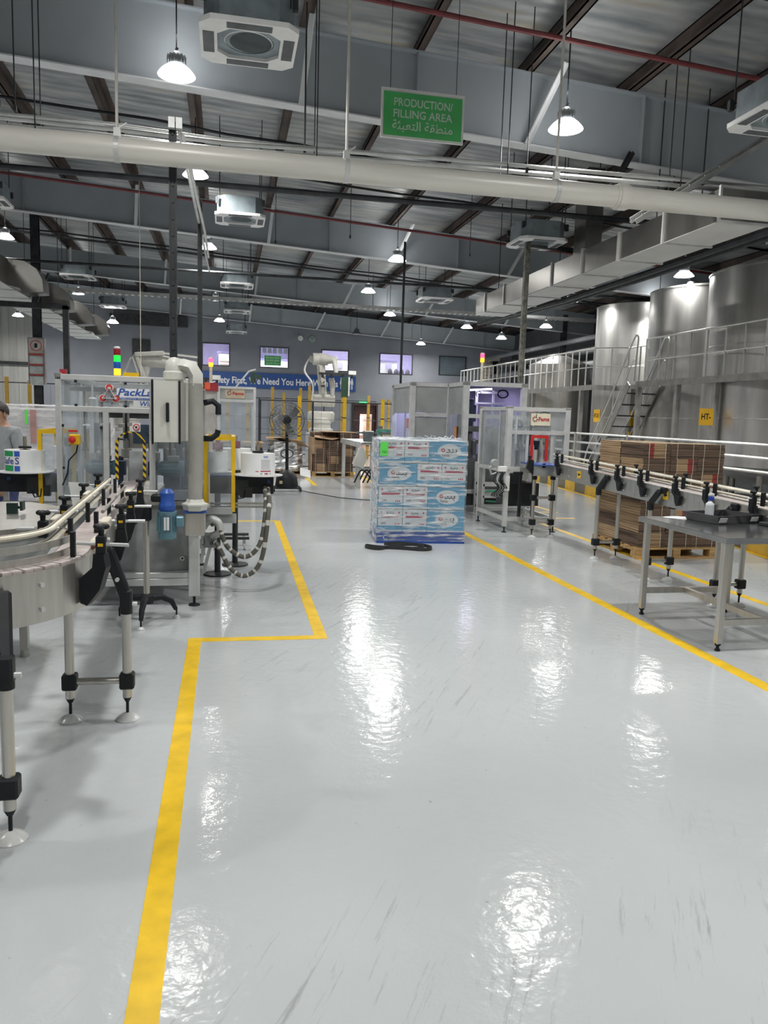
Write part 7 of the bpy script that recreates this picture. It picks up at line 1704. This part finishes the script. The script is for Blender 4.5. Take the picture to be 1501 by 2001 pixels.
for k, (x, y) in enumerate(((9.5, 15.3), (9.7, 18.9))):
    m = MB(); m.bb(x - .15, x + .15, y - .1, y + .1, 0, .9, .02); m.cyl((x, y, .9), (x, y, 1.3), .05, 10); m.bar((x - .3, y, .5), (x + .3, y, .5), .06); tag(m.build('pump', mat('pump_grey', (.2, .21, .22), .4, .4)), ['transfer pump at the foot of the tank behind the stair', 'transfer pump at the foot of the streaky tank'][k], 'pump')
m = MB(); m.bb(9.80, 9.92, 17.6, 17.75, 0, 2.5); m.bb(9.82, 10.02, 17.56, 17.6, 1.55, 1.95, mi=1); m.bb(9.80, 9.98, 17.55, 17.6, 1.2, 1.45, mi=1); tag(m.build('stair_notice', [PLAT, YEL]), 'yellow notices on a grey stanchion behind the stair', 'notice')
# ------------------------------------------------------------------ person at the left edge
def skin_mesh(verts, edges, radii, mt, name, parent, root=0, levels=2):
    me = bpy.data.meshes.new(name); o = bpy.data.objects.new(name, me); COL.objects.link(o)
    me.from_pydata([tuple(v) for v in verts], edges, [])
    md = o.modifiers.new('skin', 'SKIN'); md.use_smooth_shade = True
    sv = me.skin_vertices[0].data
    for i, r in enumerate(radii): sv[i].radius = r if isinstance(r, tuple) else (r, r); sv[i].use_root = (i == root)
    sd = o.modifiers.new('sub', 'SUBSURF'); sd.levels = sd.render_levels = levels
    bpy.context.view_layer.update()
    ev = o.evaluated_get(bpy.context.evaluated_depsgraph_get())
    m2 = bpy.data.meshes.new_from_object(ev); o.modifiers.clear(); o.data = m2; bpy.data.meshes.remove(me)
    m2.materials.clear(); m2.materials.append(mt)
    m2.polygons.foreach_set('use_smooth', [True] * len(m2.polygons))
    o.parent = parent
    return o
man = thing('person', 'man in a grey polo shirt and blue trousers standing behind the left label unwinder', 'person', (-2.29, 8.6, 0), math.radians(-30))
# local frame: faces -Y, his left is +X
J = {}
def chain(spec):
    vs, es, rs = [], [], []
    for name, par, co, r in spec:
        J[name] = len(vs)
        if par is not None: es.append((J[par], len(vs)))
        vs.append(co); rs.append(r)
    return vs, es, rs
spec = [('pelvis', None, (0, .01, .93), (.155, .115)), ('waist', 'pelvis', (0, .015, 1.06), (.145, .115)), ('chest', 'waist', (0, .02, 1.25), (.165, .115)), ('collar', 'chest', (0, .025, 1.37), (.13, .08)), ('neck', 'collar', (0, .015, 1.46), (.058, .058)),
        ('skull', 'neck', (0, -.005, 1.55), (.07, .082)), ('crown', 'skull', (0, .0, 1.625), (.068, .08)),
        ('shl', 'collar', (.175, .02, 1.37), .062), ('ell', 'shl', (.235, .05, 1.11), .044), ('wrl', 'ell', (.20, -.12, .90), .029), ('pal', 'wrl', (.185, -.165, .84), (.036, .018)),
        ('shr', 'collar', (-.175, .02, 1.37), .062), ('elr', 'shr', (-.24, .04, 1.10), .044), ('wrr', 'elr', (-.225, -.12, .93), .029), ('par', 'wrr', (-.215, -.18, .88), (.036, .018)),
        ('hil', 'pelvis', (.09, .01, .86), .095), ('knl', 'hil', (.10, -.01, .49), .062), ('anl', 'knl', (.105, .03, .09), .042), ('tol', 'anl', (.115, -.12, .045), .04),
        ('hir', 'pelvis', (-.09, .01, .86), .095), ('knr', 'hir', (-.10, -.01, .49), .062), ('anr', 'knr', (-.105, .03, .09), .042), ('tor', 'anr', (-.115, -.12, .045), .04)]
for sd, sx, px in (('l', 1, (.185, -.165, .84)), ('r', -1, (-.215, -.18, .88))):
    for i, (dx, ln) in enumerate(((-.027, .07), (-.009, .08), (.009, .075), (.027, .06))):
        a = (px[0] + dx * sx, px[1] - .02, px[2] - .035); b_ = (px[0] + dx * sx * 1.1, px[1] - .03, px[2] - .035 - ln * .55); c_ = (px[0] + dx * sx * 1.1, px[1] - .015, px[2] - .035 - ln)
        spec += [('f%s%da' % (sd, i), 'pa' + sd, a, .010), ('f%s%db' % (sd, i), 'f%s%da' % (sd, i), b_, .009), ('f%s%dc' % (sd, i), 'f%s%db' % (sd, i), c_, .008)]
    spec += [('t%sa' % sd, 'pa' + sd, (px[0] - .045 * sx, px[1] - .012, px[2] - .005), .012), ('t%sb' % sd, 't%sa' % sd, (px[0] - .055 * sx, px[1] - .03, px[2] - .045), .010)]
vs, es, rs = chain(spec)
body = skin_mesh(vs, es, rs, SKIN, 'body', man)
def bump_head(o):
    me = o.data
    for v in me.vertices:
        c = v.co
        if c.z > 1.46:
            x, y, z = c
            if y < -.03:
                nose = math.exp(-((x / .014) ** 2 + ((z - 1.545) / .024) ** 2)) * .026
                brow = math.exp(-(((abs(x) - .03) / .03) ** 2 + ((z - 1.592) / .010) ** 2)) * .006
                eye = -math.exp(-(((abs(x) - .031) / .014) ** 2 + ((z - 1.575) / .010) ** 2)) * .009
                lip = math.exp(-((x / .026) ** 2 + ((z - 1.510) / .008) ** 2)) * .006
                chin = math.exp(-((x / .025) ** 2 + ((z - 1.478) / .014) ** 2)) * .010
                c.y -= nose + brow + eye + lip + chin
md = body.modifiers.new('s', 'SUBSURF'); md.levels = 1; bpy.context.view_layer.update()
_m = bpy.data.meshes.new_from_object(body.evaluated_get(bpy.context.evaluated_depsgraph_get())); body.modifiers.clear(); body.data = _m
bump_head(body)
for sx in (-1, 1):
    m = MB(); m.lathe((sx * .078, .008, 1.555), [(.004, -.012), (.022, -.006), (.028, 0), (.02, .006), (.01, .004)], 14, axis='X')
    m.v = [(x, y, 1.555 + (z - 1.555) * 1.25) for x, y, z in m.v]; m.build('ear', SKIN, man, smooth=True, local=True)
m = MB()
for sx in (-1, 1): m.ball((sx * .031, -.066, 1.575), .0105, 12, 8)
m.build('eyes', mat('eye_white', (.7, .68, .65), .25, 0, 0), man, smooth=True, local=True)
m = MB()
for sx in (-1, 1):
    m.ball((sx * .031, -.0745, 1.575), (.005, .003, .005), 10, 6); m.tube([(sx * .014, -.086, 1.596), (sx * .032, -.085, 1.602), (sx * .05, -.072, 1.596)], .0045, 6)
m.tube([(-.028, -.082, 1.522), (0, -.094, 1.526), (.028, -.082, 1.522)], .006, 6); m.build('brows_and_moustache', HAIR, man, smooth=True, local=True)
m = MB(); n_, k_ = 24, 12
for i in range(k_ + 1):
    th = PI * .60 * i / k_
    for j in range(n_):
        a = 2 * PI * j / n_; fr = -math.sin(a)
        tt = th * (1 - .44 * max(0, fr + .25) ** .8 / 1.2); rr = 1 + random.uniform(-.015, .015)
        m.v.append((.088 * rr * math.sin(tt) * math.cos(a), .004 + .100 * rr * math.sin(tt) * math.sin(a), 1.578 + .108 * rr * math.cos(tt)))
for i in range(k_):
    for j in range(n_):
        a = i * n_; b_ = a + n_; m.f.append((a + j, a + (j + 1) % n_, b_ + (j + 1) % n_, b_ + j)); m.mi.append(0)
m.build('hair', HAIR, man, smooth=True, local=True)
sh = [((0, .01, .86), (.168, .128)), ((0, .015, 1.02), (.166, .132)), ((0, .02, 1.25), (.182, .130)), ((0, .025, 1.375), (.145, .092)), ((0, .018, 1.425), (.075, .072)), ((.185, .02, 1.372), .078), ((.222, .042, 1.20), .066), ((.232, .05, 1.13), .064), ((-.185, .02, 1.372), .078), ((-.222, .035, 1.20), .066), ((-.236, .04, 1.12), .064)]
skin_mesh([s_[0] for s_ in sh], [(0, 1), (1, 2), (2, 3), (3, 4), (3, 5), (5, 6), (6, 7), (3, 8), (8, 9), (9, 10)], [s_[1] for s_ in sh], SHIRT, 'shirt', man)
m = MB(); m.lathe((0, .012, 1.425), [(.088, -.03), (.074, 0), (.070, .035), (.078, .02)], 20, caps=False); m.build('collar', mat('collar_grey', (.30, .31, .33), .8), man, smooth=True, local=True)
pt = [((0, .01, .90), (.163, .122)), ((.092, .01, .82), .104), ((.102, -.008, .49), .076), ((.107, .028, .10), .062), ((-.092, .01, .82), .104), ((-.102, -.008, .49), .076), ((-.107, .028, .10), .062)]
skin_mesh([s_[0] for s_ in pt], [(0, 1), (1, 2), (2, 3), (0, 4), (4, 5), (5, 6)], [s_[1] for s_ in pt], JEANS, 'trousers', man)
for sx in (-1, 1):
    m = MB(); m.ball((sx * .112, -.06, .045), (.05, .135, .045), 16, 8); m.v = [(x, y, max(z, .0)) for x, y, z in m.v]; m.build('shoe', BLACK, man, smooth=True, local=True)
